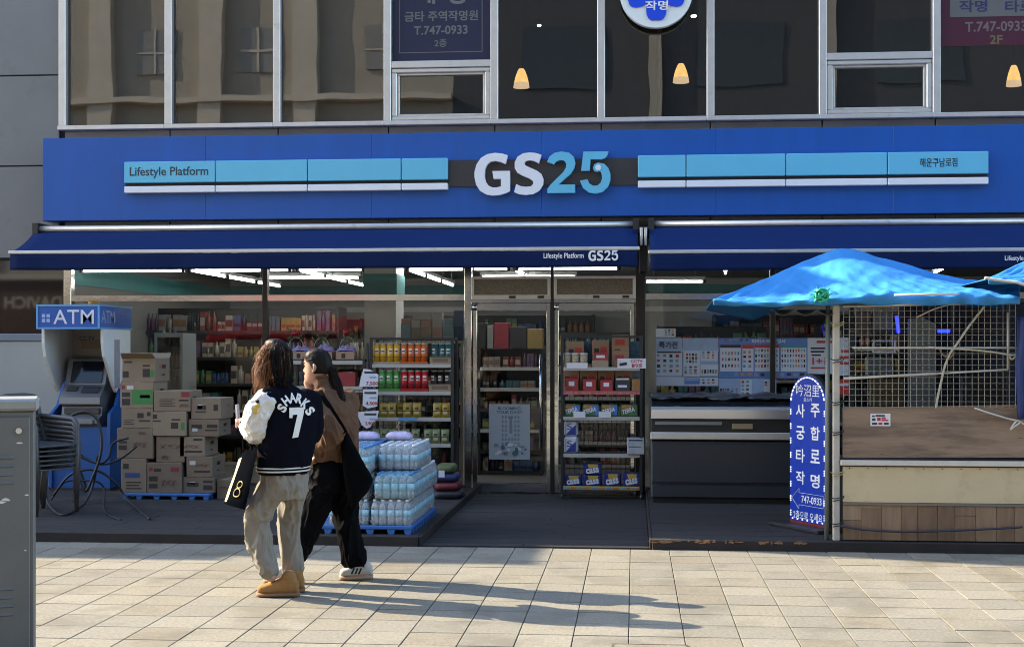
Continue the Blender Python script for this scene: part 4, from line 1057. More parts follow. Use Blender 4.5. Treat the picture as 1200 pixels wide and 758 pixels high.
for row, (z, lst) in enumerate(((rz[0], (('yellow', (441.4, 449.2, 457.4, 465)), ('orange', (474, 482, 490, 497)), ('teal', (508.8, 517.3, 524.5)))), (rz[1], (('green', (448, 456.7, 465)), ('red', (474, 482, 490, 498)), ('black', (508, 515.6, 524)))))):
    for col, us_ in lst:
        tall = col in ('teal', 'black')
        for i_, u in enumerate(us_):
            put('snack_can', cans[col], (X(u, yr1 + .06), yr1 + .06 + g.uniform(0, .01) + (.05 if tall else 0), z + .001), '%s %s snack can from the left on the %s shelf of the black wire rack' % (ORD[i_], col, ('top', 'second')[row]), 'snack can', '%s snack cans' % col, g.uniform(-.5, .5))
        a, b = X(us_[0], yr1 + .05) - .042, X(us_[-1], yr1 + .05) + .042
        if a < rx0 + .03: a = rx0 + .03
        if b > rx1 - .03: b = rx1 - .03
        h = .085 if tall else .030
        tc = {'orange': (.36, .10, .03), 'green': (.10, .20, .06), 'red': (.30, .02, .02)}.get(col, (.32, .23, .14))
        tr = MB(); y0_, y1_ = yr1 + .016, yr1 + .20; zz = z + .0005
        tr.box(a, b, y0_, y0_ + .003, zz, zz + h); tr.box(a, b, y1_ - .003, y1_, zz, zz + h); tr.box(a, a + .003, y0_ + .003, y1_ - .003, zz, zz + h); tr.box(b - .003, b, y0_ + .003, y1_ - .003, zz, zz + h)
        if tall: tr.box(a + .03, b - .03, y0_ - .0012, y0_ - .0003, zz + .025, zz + h - .025, 1)
        tr.top('display_tray', [mat('tray_' + col, tc, .75, var=.08), mat('tray_print', (.16, .11, .07), .7)], 'cardboard tray holding the %s snack cans' % col, 'tray', ((a + b) / 2, y0_, zz), 'can trays')
def bag_mesh(name, col, col2, w, h):
    m = MB()
    def f(sgn):
        return lambda a, b: ((a - .5) * w * (1 - .06 * math.sin(math.pi * b)), sgn * .028 * (math.sin(math.pi * a) ** .6) * (math.sin(math.pi * min(1, b * .98 + .02)) ** .6), b * h)
    m.grid(f(-1), 8, 8, 0); m.grid(f(1), 8, 8, 0)
    m.box(-w * .27, w * .27, -.031, -.029, h * .24, h * .42, 1); m.box(-w * .18, w * .2, -.031, -.029, h * .55, h * .70, 2)
    return m.data('snack_bag', [mat('bag_' + name, col, .3, var=.2, vscale=18), mat('bag_print_' + name, col2, .4), mat('bag_print_dark', (.08, .05, .03), .4)])
by = bag_mesh('yellow', (.42, .28, .03), (.5, .42, .25), .095, .155); bg = bag_mesh('green', (.24, .28, .12), (.42, .40, .22), .088, .15)
for i_, u in enumerate((450, 459, 468, 477.5, 488.5, 512.5, 522.5)): put('snack_bag', by, (X(u, yr1 + .07), yr1 + .07 + (.06 if u == 468 else 0), rz[2] + .001), ORD[i_] + ' yellow snack bag from the left on the third shelf of the black wire rack', 'snack bag', 'yellow snack bags', g.uniform(-.2, .2))
for i_, u in enumerate((440, 449.5, 459.5, 475, 487, 501.5, 511, 521.5)): put('snack_bag', bg, (X(u, yr1 + .07), yr1 + .07, rz[3] + .001), ORD[i_] + ' pale green snack bag from the left on the fourth rack shelf', 'snack bag', 'green snack bags', g.uniform(-.2, .2))
MB().box(X(467, yr1), X(489, yr1), yr1 - .009, yr1 - .005, rz[2] - .03, rz[2] + .006).top('shelf_label', mat('blue_label', (.10, .30, .52), .5), 'blue shelf label on the third shelf of the black wire rack', 'label', (X(478, yr1), yr1, rz[2] - .03))
# hanging price cards
M_cardw = mat('white_price_card', (.66, .66, .70), .5); M_red = mat('red_print', (.42, .02, .04), .5)
yp = 13.78
for (poly, price, pr_, word) in (
    ([(426, 432), (434, 433), (443.5, 439), (443, 453), (421, 453), (422, 446)], '7,500', (429, 447, 443, 452), 'topmost'),
    ([(425.5, 456), (443, 456), (442, 476), (431, 478.5), (425, 475)], '4,500', (428.5, 470.5, 442, 475), 'middle'),
    ([(420, 482.5), (444, 481), (442, 490), (434, 500), (430, 502), (424, 498), (420, 489)], '3,900', (428, 494, 439, 498.5), 'lowest')):
    t = thing('price_card', '%s of three white price cards hanging left of the snack rack' % word, 'price card', P(432, poly[-1][1], yp), 'hanging price cards')
    MB().prism([(P(a, b, yp).x, P(a, b, yp).z) for a, b in poly], yp, yp + .004).build('card', M_cardw, t)
    lettering('lettering', price, *pr_, yp - .002, M_red, t, .02)
    v0 = min(b for a, b in poly)
    ln = MB(); a, b = P(427, v0 + 3, yp), P(441, v0 + 5.5, yp); ln.box(a.x, b.x, yp - .002, yp - .0005, b.z, a.z); a, b = P(433, v0 + 9, yp), P(441, v0 + 11, yp); ln.box(a.x, b.x, yp - .002, yp - .0005, b.z, a.z, 1)
    ln.build('print', [M_ink, mat('pale_ink', (.25, .35, .5), .5)], t)
st = thing('card_stand', 'thin black stand that carries the three price cards', 'stand', (X(431, yp + .03), yp + .03, PZ))
MB().cyl((X(431, yp + .03), yp + .03, PZ + .012), (X(431, yp + .03), yp + .03, Z(402, yp, 431)), .010, 8).build('pole', M_black, st)
MB().lathe([(.12, 0), (.12, .008), (.02, .0115)], (X(431, yp + .03), yp + .03, PZ), 20).build('base', M_black, st)

# flower and gift rack behind the walkers
yg = 14.0
gr, gx0, gx1, gz = rack('dark rack of gift boxes and flowers behind the two walkers', 338, 428, yg, 14.34, PZ, Z(424, yg, 380) + .03, [423, 453, 486, 525], 385, M_shelfw)
M_gift = mat('kraft_gift_box', (.34, .22, .15), .7, var=.1); M_purple = mat('lilac_tissue', (.30, .22, .38), .7, var=.15, vscale=12)
for k, (a, b) in enumerate(((341, 362), (367, 389), (393.5, 415))):
    t = thing('gift_box', 'kraft gift box topped with lilac tissue, %s of three on the flower rack' % ('left', 'middle', 'right')[k], 'gift box', (X((a+b)/2, yg), yg + .06, gz[0]), 'gift boxes with lilac tissue')
    x0, x1, z1 = X(a, yg + .03), X(b, yg + .03), Z(412, yg, 380)
    MB().box(x0, x1, yg + .03, yg + .2, gz[0] + .001, z1, 0, .004).build('box', M_gift, t)
    MB().box(x0 + .06, x0 + .10, yg + .0285, yg + .0297, gz[0] + .03, z1 - .02).build('print', M_print[0], t)
    g = random.Random(k)
    def puff(s, q):
        x = x0 - .005 + (x1 - x0 + .01) * s; e = math.sin(math.pi * s) ** .5 * math.sin(math.pi * min(1, q + .02)) ** .6
        return (x, yg + .025 + .18 * q, z1 + .001 + e * (.055 + .05 * noise.noise(Vector((x * 14, q * 5, k)))) + .012 * e * math.sin(s * 22 + k))
    MB().grid(puff, 20, 10).build('tissue', M_purple, t)
M_rose = mat('red_petals', (.36, .008, .02), .5, var=.2, vscale=40); M_leaf = mat('dark_leaves', (.035, .09, .03), .5, var=.3, vscale=30); M_wrap = mat('grey_wrap', (.26, .27, .28), .6, var=.15)
def bouquet(u, v, word, red=True):
    y = yg + .27; c = P(u, v, y)
    t = thing('flower_basket', word, 'flowers', (c.x, y, gz[0]), 'flower baskets on the rack')
    g = random.Random(u)
    MB().lathe([(.035, 0), (.06, .10), (.065, .12)], (c.x, y, gz[0] + .001), 12).build('basket', M_wrap, t)
    hp = [Vector((c.x + .085 * math.cos(a), y, gz[0] + .12 + .13 * math.sin(a))) for a in [math.pi * k / 12 for k in range(13)]]
    MB().tube(hp, .004, 6).build('handle', mat('pale_cane', (.40, .36, .30), .6), t)
    if red:
        m = MB()
        for k in range(5):
            ang = k * 1.256; o = Vector((c.x + .022 * math.cos(ang), y - .02 + .02 * math.sin(ang), c.z))
            m.grid(lambda a, b: o + Vector((.026 * math.sin(math.pi * b) * math.cos(2 * math.pi * a), .026 * math.sin(math.pi * b) * math.sin(2 * math.pi * a), .026 * math.cos(math.pi * b))) * (1 + .25 * math.sin(7 * a + 5 * b)), 8, 6)
        m.build('roses', M_rose, t)
    lf = MB()
    for k in range(40):
        p = Vector((c.x + g.uniform(-.08, .08), y + g.uniform(-.06, .05), c.z + g.uniform(-.09, .03))); d = Vector((g.uniform(-1, 1), g.uniform(-1, 1), g.uniform(-.3, 1))).normalized(); e = d.orthogonal().normalized() * .010
        lf.add([p, p + d * .02 + e, p + d * .045, p + d * .02 - e], [(0, 1, 2, 3)])
    lf.build('leaves', M_leaf, t)
bouquet(347, 390, 'flower basket with red roses left behind the gift boxes'); bouquet(407, 389, 'flower basket with red roses right behind the gift boxes'); bouquet(377, 393, 'green flower basket between the two rose baskets', False)
for (a, b, v0, v1, shelf, c, w) in ((396, 416, 436, 452, 1, (.28, .03, .03), 'red'), (375, 393, 434, 452, 1, (.22, .16, .10), 'brown'), (404, 420, 462, 485, 2, (.30, .18, .08), 'tan'), (400, 424, 505, 524, 3, (.06, .05, .06), 'black')):
    MB().box(X(a, yg), X(b, yg), yg + .02, yg + .16, gz[shelf] + .001, Z(v0, yg, 400), 0, .004).top('product_box', mat('rack_box_' + w, c, .5, var=.2, vscale=15), w + ' product box on the flower rack behind the walkers', 'box', (X((a+b)/2, yg), yg + .02, gz[shelf]), 'boxes on the flower rack')
# ---------------------------------------------------------------- pallet of bottled water
wx0, wx1 = -2.62, -1.765
pallet('blue plastic pallet under the bottled water', wx0, wx1, 10.78, 12.15, PZ, .07)
M_pet = mat('clear_bottle_plastic', (.82, .88, .90), .10, trans=.75, spec=.6)
M_lab = mat('cyan_bottle_label', (.30, .56, .66), .4, var=.15, vscale=25)
M_lab2 = mat('dark_blue_print', (.03, .10, .30), .4)
M_cap = mat('white_bottle_cap', (.70, .74, .78), .4)
M_capb = mat('blue_bottle_cap', (.04, .20, .55), .4)
def film(name, col, fac):
    if name in MATS: return MATS[name]
    m = bpy.data.materials.new(name); m.use_nodes = True; N, L = m.node_tree.nodes, m.node_tree.links
    b = N['Principled BSDF']; b.inputs['Base Color'].default_value = (*col, 1); b.inputs['Roughness'].default_value = .12
    nz = N.new('ShaderNodeTexNoise'); nz.inputs['Scale'].default_value = 22; tc = N.new('ShaderNodeTexCoord'); L.new(tc.outputs['Object'], nz.inputs['Vector'])
    bp = N.new('ShaderNodeBump'); bp.inputs['Strength'].default_value = .6; bp.inputs['Distance'].default_value = .02; L.new(nz.outputs['Fac'], bp.inputs['Height']); L.new(bp.outputs[0], b.inputs['Normal'])
    tr = N.new('ShaderNodeBsdfTransparent'); mx = N.new('ShaderNodeMixShader')
    mr = N.new('ShaderNodeMapRange'); mr.inputs['To Min'].default_value = fac * .4; mr.inputs['To Max'].default_value = fac * 1.6; L.new(nz.outputs['Fac'], mr.inputs['Value'])
    L.new(mr.outputs[0], mx.inputs[0]); L.new(tr.outputs[0], mx.inputs[1]); L.new(b.outputs[0], mx.inputs[2]); L.new(mx.outputs[0], N['Material Output'].inputs[0])
    MATS[name] = m; return m
M_film = film('shrink_film', (.80, .88, .92), .22)
M_filmc = film('cyan_shrink_film', (.42, .70, .78), .30)
NXB, NYB, BD, BH = 5, 4, .0655, .205
PX, PY = NXB * BD + .006, NYB * BD + .006
def bottle_profile(mb, c, m_body, m_label, m_cap, h=BH, r=BD / 2 - .001):
    mb.lathe([(r*.9, 0), (r, .008), (r, h*.28), (r*.94, h*.31), (r, h*.34)], c, 10, m_body)
    mb.lathe([(r, h*.341), (r, h*.60)], c, 10, m_label)
    mb.lathe([(r, h*.601), (r*.95, h*.70), (r*.55, h*.86), (r*.40, h*.91)], c, 10, m_body)
    mb.lathe([(r*.42, h*.912), (r*.42, h)], c, 8, m_cap)
def water_pack_parts(film_mat, cap):
    b = MB()
    for i in range(NXB):
        for j in range(NYB):
            bottle_profile(b, (-PX/2 + .003 + BD*(i+.5), -PY/2 + .003 + BD*(j+.5), 0), 0, 1, 2)
    bm_ = b.data('bottles', [M_pet, M_lab, cap])
    f = MB()
    n = 40
    def ring(z, k):
        out = []
        for q in range(n):
            t = 2*math.pi*q/n; c, s = math.cos(t), math.sin(t)
            x = math.copysign(abs(c)**.28, c) * (PX/2 - .001 - k); y = math.copysign(abs(s)**.28, s) * (PY/2 - .001 - k)
            x += .0012 * math.sin(q * 5.3 + z * 60); out.append((x, y, z))
        return out
    f.loft([ring(.002, .004), ring(.03, 0), ring(.14, 0), ring(.175, .008), ring(.20, .03), ring(BH + .004, .05)])
    return bm_, f.data('shrink_wrap', film_mat)
wp1 = water_pack_parts(M_film, M_cap); wp2 = water_pack_parts(M_filmc, M_capb)
def water_pack(x, y, z, kind, label, rz=0.0):
    t = thing('water_pack', label, 'water pack', (x, y, z), 'shrink wrapped packs of bottled water', rotz=rz or 1e-9)
    bmesh_, fmesh = (wp1, wp2)[kind]
    stuff(new_obj('bottles', bmesh_, t)); new_obj('shrink_wrap', fmesh, t)
LV = PZ + .0705
lay = .211
depthw = ['front', 'second', 'third', 'rear', 'hindmost']
for j in range(5):
    y = 10.93 + j * (PY + .004)
    for i, side in ((0, 'right'), (1, 'left')):
        x = wx1 - .012 - PX/2 - i * (PX + .006)
        water_pack(x, y, LV, 0, 'bottom layer water pack, %s from the pavement on the %s side' % (depthw[j], side))
        water_pack(x + (.025 if i == 0 else -.01), y + .01, LV + lay, int(j < 2 and i == 0), 'water pack in the middle layer, %s from the pavement on the %s side' % (depthw[j], side), R(1.5 * (-1) ** (i + j)))
        if (i == 1 and j < 4) or (i == 0 and 1 <= j < 4):
            water_pack(x + (.012 if i == 0 else 0), y + .0, LV + 2 * lay, 1 if i == 1 else 0, 'water pack in the top layer, %s from the pavement on the %s side' % (depthw[j], side), R(-2 + j))
M_filmp = film('lilac_film', (.45, .36, .62), .6)
for k, (x, y) in enumerate(((-2.30, 11.62), (-2.02, 11.66))):
    t = thing('toilet_roll_pack', 'lilac wrapped bundle on top of the water, %s one' % ('left', 'right')[k], 'bundle', (x, y, LV + 3 * lay), 'lilac bundles')
    m = MB(); m.loft([[(x + .13*s*math.copysign(abs(math.cos(a))**.4, math.cos(a)), y + .10*s*math.copysign(abs(math.sin(a))**.4, math.sin(a)), LV + 3*lay + .002 + zz) for a in [2*math.pi*q/24 for q in range(24)]] for s, zz in ((.80, 0), (.88, .015), (.86, .035), (.7, .055), (.4, .066))])
    m.build('wrap', mat('lilac_pack', (.48, .42, .58), .3, var=.35, vscale=14, bump=.4, bscale=25), t)
# heap of folded bags by the rack foot
yh = 13.35
for k, (u0, u1, v0, v1, c, w) in enumerate(((505, 541, 570, 580, (.018, .018, .022), 'black'), (507, 538, 561, 571, (.16, .02, .025), 'dark red'), (504, 536, 551, 562, (.03, .04, .12), 'navy'), (510, 532, 545, 552, (.10, .12, .04), 'olive'))):
    x0, x1 = X(u0, yh), X(u1, yh); z0 = max(PZ + .002, PZ + .002 + k * .085); z1 = z0 + .083
    m = MB(); g = random.Random(k)
    m.loft([[( (x0+x1)/2 + (x1-x0)/2*s*math.copysign(abs(math.cos(a))**.5, math.cos(a)) * (1+.08*noise.noise(Vector((a*2, k, zz*9)))), yh + .17 + .17*s*math.copysign(abs(math.sin(a))**.5, math.sin(a)) * (1+.1*noise.noise(Vector((a*2, k+5, zz*9)))), z0 + zz*(z1-z0) + .006*noise.noise(Vector((a*3, k, 2))) * (0 < zz)) for a in [2*math.pi*q/28 for q in range(28)]] for s, zz in ((.9, 0), (1, .3), (1, .7), (.85, .95), (.5, 1.0))])
    m.top('folded_bag', mat('folded_bag_' + w.replace(' ', '_'), c, .5, var=.4, vscale=9, bump=.5, bscale=14), w + ' folded bag in the heap at the foot of the snack rack', 'bag', ((x0+x1)/2, yh, z0), 'heap of folded bags')
MB().box(X(514, yh), X(521, yh), yh - .006, yh - .003, Z(559, yh, 518), Z(551, yh, 518)).top('white_tag', M_cardw, 'small white tag on the heap of folded bags', 'tag', (X(517, yh), yh, Z(559, yh, 518)))

# ---------------------------------------------------------------- rack right of the door
yq = 14.06
M_edge_red = mat('red_white_strip', (.42, .12, .11), .5, var=.7, vscale=9, stretch=(6, 1, 1))
M_edge_y = mat('yellow_strip', (.50, .36, .10), .5, var=.2, vscale=6)
qk, qx0, qx1, qz = rack('black wire rack of beer and snack boxes right of the door', 657, 753, yq, 14.40, .012, Z(393, yq, 705), [430.5, 458.5, 488.5, 532, 570], 705, [M_shelfw, M_edge_red, M_shelfw, M_shelfw, M_edge_y])
# patterned cloth at the top back
MB().box(qx0 + .03, qx1 - .03, 14.372, 14.376, qz[0] + .03, qz[0] + .27).top('patterned_cloth', mat('teal_pattern_cloth', (.07, .13, .16), .7, var=.8, vscale=28), 'teal patterned cloth hung at the back of the top shelf right of the door', 'cloth', (qx0 + .4, 14.37, qz[0]))
M_kraft = mat('kraft_box', (.30, .175, .10), .75, var=.08, vscale=6)
def qbox(name, u0, u1, v0, shelf, y, d, mats, label, cat, group, prints=(), zoff=0.0, ch=.004):
    x0, x1 = X(u0, y), X(u1, y); zb = qz[shelf] + .001 + zoff; zt_ = Z(v0, y, (u0+u1)/2)
    t = thing(name, label, cat, ((x0+x1)/2, y + d/2, zb), group)
    MB().box(x0, x1, y, y + d, zb, zt_, 0, ch).build('box', mats, t)
    for (a, b, c, e, m) in prints:
        MB().box(x0 + (x1-x0)*a, x0 + (x1-x0)*b, y - .0016, y - .0004, zt_ - (zt_-zb)*e, zt_ - (zt_-zb)*c).build('print', m, t)
    return t, x0, x1, zb, zt_
M_redp = mat('red_logo', (.40, .04, .03), .5); M_darkp = mat('dark_logo', (.03, .02, .02), .5); M_gold = mat('gold_print', (.50, .34, .05), .5); M_skyp = mat('sky_print', (.10, .28, .55), .5)
kp_ = [(.12, .4, .3, .8, M_darkp), (.48, .85, .25, .5, M_redp), (.5, .8, .6, .7, M_darkp)]
g1 = 'kraft boxes on the rack right of the door'
qbox('kraft_box', 664, 684.5, 400, 0, yq + .17, .13, M_kraft, 'kraft box behind the jars on the top shelf right of the door', 'box', g1, kp_)
qbox('kraft_box', 694, 714, 398.5, 0, yq + .17, .13, M_kraft, 'kraft box behind the red packet on the top shelf right of the door', 'box', g1, kp_)
b0 = qbox('kraft_box', 717, 737, 412, 0, yq + .10, .13, M_kraft, 'lower of two stacked kraft boxes on the rack top right of the door', 'box', g1, [(.2, .7, .2, .45, M_redp)])
qbox('kraft_box', 717, 737, 392.5, 0, yq + .10, .13, M_kraft, 'upper of two stacked kraft boxes on the top shelf right of the door', 'box', g1, [(.2, .75, .25, .6, M_redp), (.15, .5, .85, .92, M_darkp)], zoff=b0[4] - b0[3] + .001)
M_jar = mat('biscuit_jar', (.36, .27, .16), .4, var=.4, vscale=30); M_lid = mat('jar_lid', (.55, .52, .46), .4)
for k, u in enumerate((664.5, 674.3, 684)):
    x = X(u, yq + .06); t = thing('biscuit_jar', '%s biscuit jar with pale lid on the top shelf right of the door' % ('left', 'middle', 'right')[k], 'jar', (x, yq + .06, qz[0]), 'biscuit jars')
    MB().lathe([(.038, 0), (.040, .01), (.040, .085)], (x, yq + .06, qz[0] + .045), 16).build('jar', M_jar, t); MB().lathe([(.042, 0), (.042, .018)], (x, yq + .06, qz[0] + .1305), 16).build('lid', M_lid, t)
qbox('jar_tray', 660, 689, 425, 0, yq + .02, .1, mat('kraft_tray', (.33, .24, .15), .7), 'low kraft tray under the biscuit jars', 'tray', None)
M_redpack = mat('red_snack_pack', (.33, .03, .03), .35, var=.4, vscale=22)
qbox('snack_tray', 694, 713, 422, 0, yq + .02, .1, mat('kraft_tray', (.33, .24, .15), .7), 'low kraft tray under the red packet', 'tray', None)
qbox('snack_pack', 695.5, 712, 413, 0, yq + .04, .06, M_redpack, 'red snack packet standing on the top shelf right of the door', 'packet', 'red packets', [(.2, .8, .3, .6, M_cardw)], zoff=.06)
M_signw = mat('white_notice', (.68, .66, .66), .5)
def notice(u0, u1, v0, v1, y, label, rows_):
    a, b = P(u0, v1, y), P(u1, v0, y)
    t = thing('shelf_notice', label, 'notice', (a.x, y, a.z))
    MB().box(a.x, b.x, y, y + .003, a.z, b.z).build('card', M_signw, t)
    for (s, p, q, r, w, m) in rows_: lettering('lettering', s, p, q, r, w, y - .002, m, t, .02)
    return t
cc = notice(723.5, 757, 420, 431.5, yq - .012, 'white shelf notice reading CCTV in red right of the door', [('CCTV', 739, 421.3, 753, 424.8, M_red), ('촬영중', 740, 426, 752.5, 430.5, M_red)])
mm = MB(); a = P(730, 426, yq - .014)
mm.bar((a.x - .035, yq - .0145, a.z - .012), (a.x + .04, yq - .0145, a.z + .002), .002, .028); mm.bar((a.x - .03, yq - .0145, a.z - .012), (a.x - .03, yq - .0145, a.z + .03), .002, .008); mm.build('camera_symbol', M_darkp, cc)
notice(664, 688.5, 425, 431.5, yq - .012, 'pale shelf notice under the biscuit jars', [])
for k, (a, b) in enumerate(((659.8, 679), (680, 700), (700.6, 719.6), (721, 741))):
    qbox('kraft_box', a, b, 433.5, 1, yq + .17, .13, M_kraft, '%s kraft box from the left on the second shelf right of the door' % ORD[k], 'box', g1, kp_)
    if k < 3: qbox('snack_pack', a + 3, b - 1.5, 443 + k, 1, yq + .05, .09, M_redpack, '%s red snack packet from the left on the second shelf right of the door' % ORD[k], 'packet', 'red packets', [(.25, .7, .25, .6, M_cardw)])
qbox('snack_pack', 721.5, 738, 442.5, 1, yq + .05, .09, mat('black_tray_pack', (.03, .035, .04), .3, var=.3), 'black framed pack on the second shelf right of the door', 'packet', None, [(.05, .95, .04, .16, M_cardw), (.15, .8, .55, .72, M_cardw)])
qbox('bread_pack', 740.5, 752, 444, 1, yq + .05, .09, mat('golden_bread', (.34, .16, .05), .6, var=.3, vscale=20), 'golden brown bread packet at the right end of the second shelf', 'packet', None)
qbox('bread_pack', 740, 751, 432, 1, yq + .18, .1, mat('slate_packet', (.10, .13, .16), .4, var=.3, vscale=20), 'slate blue packet behind the bread on the second shelf', 'packet', None)
M_terra = mat('green_beer_wrap', (.05, .14, .05), .3, var=.25, vscale=14); M_orange = mat('orange_print', (.50, .17, .05), .4, var=.3, vscale=20); M_bluew = mat('blue_beer_wrap', (.06, .16, .42), .35, var=.2, vscale=14)
for k, (a, b) in enumerate(((661.5, 680), (682.5, 702), (704.6, 724), (727.6, 747))):
    t, x0, x1, zb, zt_ = qbox('beer_pack', a, b, 474, 2, yq + .03, .2, [M_terra], 'green and orange beer pack, %s from the left on the third shelf' % ORD[k], 'beer pack', 'beer packs on the third shelf', [(.08, .62, .05, .28, M_orange)], ch=.01)
    if k < 3: MB().prism([(x0 + (x1-x0)*.55, zt_ - .012), (x1 - .006, zt_ - .008), (x1 - .006, zb + .012), (x0 + (x1-x0)*.80, zb + .012)], yq + .0275, yq + .0288).build('blue_panel', M_bluew, t)
    w_ = (x1-x0)
    text_into(MB(), 'TERRA', (x0 + w_*.10, yq + .0260, zb + .025), (w_*.75, 0, .035), (-.008, 0, .045), 0, .03).build('lettering', M_cardw, t)
for k in range(2): notice(672 + 29.5*k, 686 + 30*k, 482, 489.5, yq - .012, 'white price label under the %s beer pack of the third shelf' % ('first', 'second')[k], [])
M_tis = mat('white_tissue_pack', (.60, .61, .66), .45, var=.06); M_bl = mat('deep_blue_print', (.02, .035, .22), .4)
z2 = 0
for k, (v0,) in enumerate(((511.5,), (492.3,))):
    t, x0, x1, zb, zt_ = qbox('tissue_pack', 661, 677, v0, 3, yq + .03, .2, [M_tis], '%s of two stacked white and blue rolls on the fourth shelf' % ('lower', 'upper')[k], 'roll pack', 'white and blue rolls', zoff=z2, ch=.02)
    z2 = zt_ - zb + .001
    z2 = zt_ - (qz[3] + .001) + .001
    MB().prism([(x0 + .02, zb + .02), (x1 - .02, zb + .02), (x1 - .02, zb + (zt_-zb)*.72), (x0 + (x1-x0)*.55, zb + (zt_-zb)*.5)], yq + .0275, yq + .029).build('blue_panel', M_bl, t)
    text_into(MB(), 'S', (x0 + .03, yq + .0265, zb + .07), (.05, 0, .01), (0, 0, .06), 0, .0).build('lettering', M_bl, t)
qbox('wrapped_pack', 735, 755, 513.5, 3, yq - .02, .2, mat('pale_wrapped_pack', (.42, .43, .45), .5, var=.25, vscale=12), 'pale wrapped pack at the right end of the fourth shelf', 'packet', None, [(.1, .9, .08, .16, M_ink), (.1, .8, .5, .54, M_ink)])
M_cass = mat('navy_beer_wrap', (.012, .022, .15), .3, var=.15, vscale=10)
def cass(u0, u1, v0, zoff, label):
    t, x0, x1, zb, zt_ = qbox('beer_pack', u0, u1, v0, 4, yq + .03, .2, [M_cass], label, 'beer pack', 'navy beer packs', zoff=zoff, ch=.012)
    w_ = x1 - x0; h_ = zt_ - zb
    MB().prism([(x0 + w_*.22, zt_ - .006), (x1 - w_*.18, zt_ - .006), (x1 - w_*.24, zb + h_*.60), (x0 + w_*.28, zb + h_*.60)], yq + .0275, yq + .0288).build('gold_panel', M_gold, t)
    text_into(MB(), 'cass', (x0 + w_*.14, yq + .0262, zb + h_*.08), (w_*.72, 0, h_*.16), (-.006, 0, h_*.45), 0, .04).build('lettering', M_cardw, t)
    return zt_ - (qz[4] + .001)
cass(661.5, 682, 556.5, 0, 'navy beer pack at the left end of the bottom shelf')
zz = cass(684, 705, 556.5, 0, 'navy beer pack under another on the bottom shelf'); cass(684, 705, 543, zz + .001, 'navy beer pack on top of another on the bottom shelf')
cass(707.5, 728, 554.5, 0, 'navy beer pack second from the right on the bottom shelf'); cass(730.5, 750, 554.5, 0, 'navy beer pack at the right end of the bottom shelf')
for k, (a, b) in enumerate(((661, 691), (693, 726), (728, 750))):
    m = MB(); z0 = qz[4] - .026
    for q in range(4): x = X(a, yq) + (X(b, yq) - X(a, yq)) * q / 4; m.box(x + .004, x + (X(b, yq) - X(a, yq)) / 4 - .008, yq - .0075, yq - .005, z0, z0 + .02, q % 2)
    stuff(m.build('strip_print', [mat('blue_label', (.10, .30, .52), .5), M_orange], qk))

# poster on the door, posters on the right window
M_post = mat('pale_poster_paper', (.40, .45, .47), .55, var=.06, vscale=5)
yd = YF - .050
a, b = P(573, 538, yd), P(621, 473.5, yd)
dp = MB().box(a.x, b.x, yd, yd + .003, a.z, b.z).top('door_poster', M_post, 'pale poster with a windowed building on the left door leaf', 'poster', (a.x, yd, a.z))
M_pteal = mat('teal_poster_ink', (.06, .14, .17), .6); M_pgrey = mat('grey_poster_ink', (.22, .26, .29), .6)
lettering('lettering', 'BLOOMING', 583.5, 476.5, 610, 480, yd - .002, M_pteal, dp, .02); lettering('lettering', 'YOUR DAISY', 581.5, 481, 612.5, 484.5, yd - .002, M_pteal, dp, .02)
m = MB()
for i in range(6):
    for j in range(7):
        if i in (2, 3) and 1 <= j <= 4: continue
        q = P(588 + i * 3.7, 487 + j * 5.2, yd); m.box(q.x, q.x + .020, yd - .0018, yd - .0004, q.z - .03, q.z)
q = P(597, 488, yd); m.box(q.x, q.x + .03, yd - .0018, yd - .0004, q.z - .18, q.z)
stuff(m.build('window_print', M_pgrey, dp))
m = MB(); g = random.Random(8)
for k in range(26):
    q = P(g.uniform(575, 616), g.uniform(519, 532), yd - .0006 * (k % 3)); s = g.uniform(.012, .035)
    m.prism([(q.x + s * math.cos(t) * g.uniform(.6, 1.2), q.z + s * .8 * math.sin(t) * g.uniform(.6, 1.2)) for t in [w * math.pi / 4 for w in range(8)]], yd - .0022 - .0007 * k, yd - .0019 - .0007 * k, k % 3)
stuff(m.build('flower_print', [M_pteal, M_pgrey, M_cardw], dp))
yo = YF - .016
M_pap = [mat('poster_white', (.48, .50, .54), .5, var=.05), mat('poster_pale_blue', (.26, .34, .47), .5, var=.12, vscale=9), mat('poster_blue', (.10, .17, .40), .5, var=.15, vscale=9), M_redp, M_darkp, mat('poster_orange', (.42, .20, .06), .5), mat('poster_mid', (.22, .24, .27), .5), mat('poster_teal', (.05, .22, .28), .5)]
def poster(name, u0, v0, u1, v1, base, label, items, y=yo, texts=()):
    a, b = P(u0, v1, y), P(u1, v0, y)
    t = thing(name, label, 'poster', (a.x, y, a.z), 'posters on the window above the freezer')
    MB().box(a.x + .002, b.x - .002, y, y + .002, a.z, b.z).build('sheet', M_pap[base], t)
    m = MB()
    for (p, q, r, s, k, lv) in items:
        c, d = P(p, s, y), P(r, q, y); m.box(c.x, d.x, y - .0012 * lv, y - .0012 * lv + .0009, c.z, d.z, k)
    stuff(m.build('print', M_pap, t))
    for (s_, p, q, r, w, m_) in texts: lettering('lettering', s_, p, q, r, w, y - .006, m_, t, .02)
    return t
g = random.Random(31)
def cells(u0, v0, u1, v1, nx, ny, fill=.6, tall=False):
    out = []
    for i in range(nx):
        for j in range(ny):
            du, dv = (u1-u0)/nx, (v1-v0)/ny
            w_ = du * fill * g.uniform(.7, 1); h_ = dv * fill * g.uniform(.75, 1.1)
            out.append((u0 + i*du, v0 + j*dv, u0 + i*du + w_, v0 + j*dv + h_, g.choice([3, 4, 5, 6, 4, 7, 6]), 2))
    return out
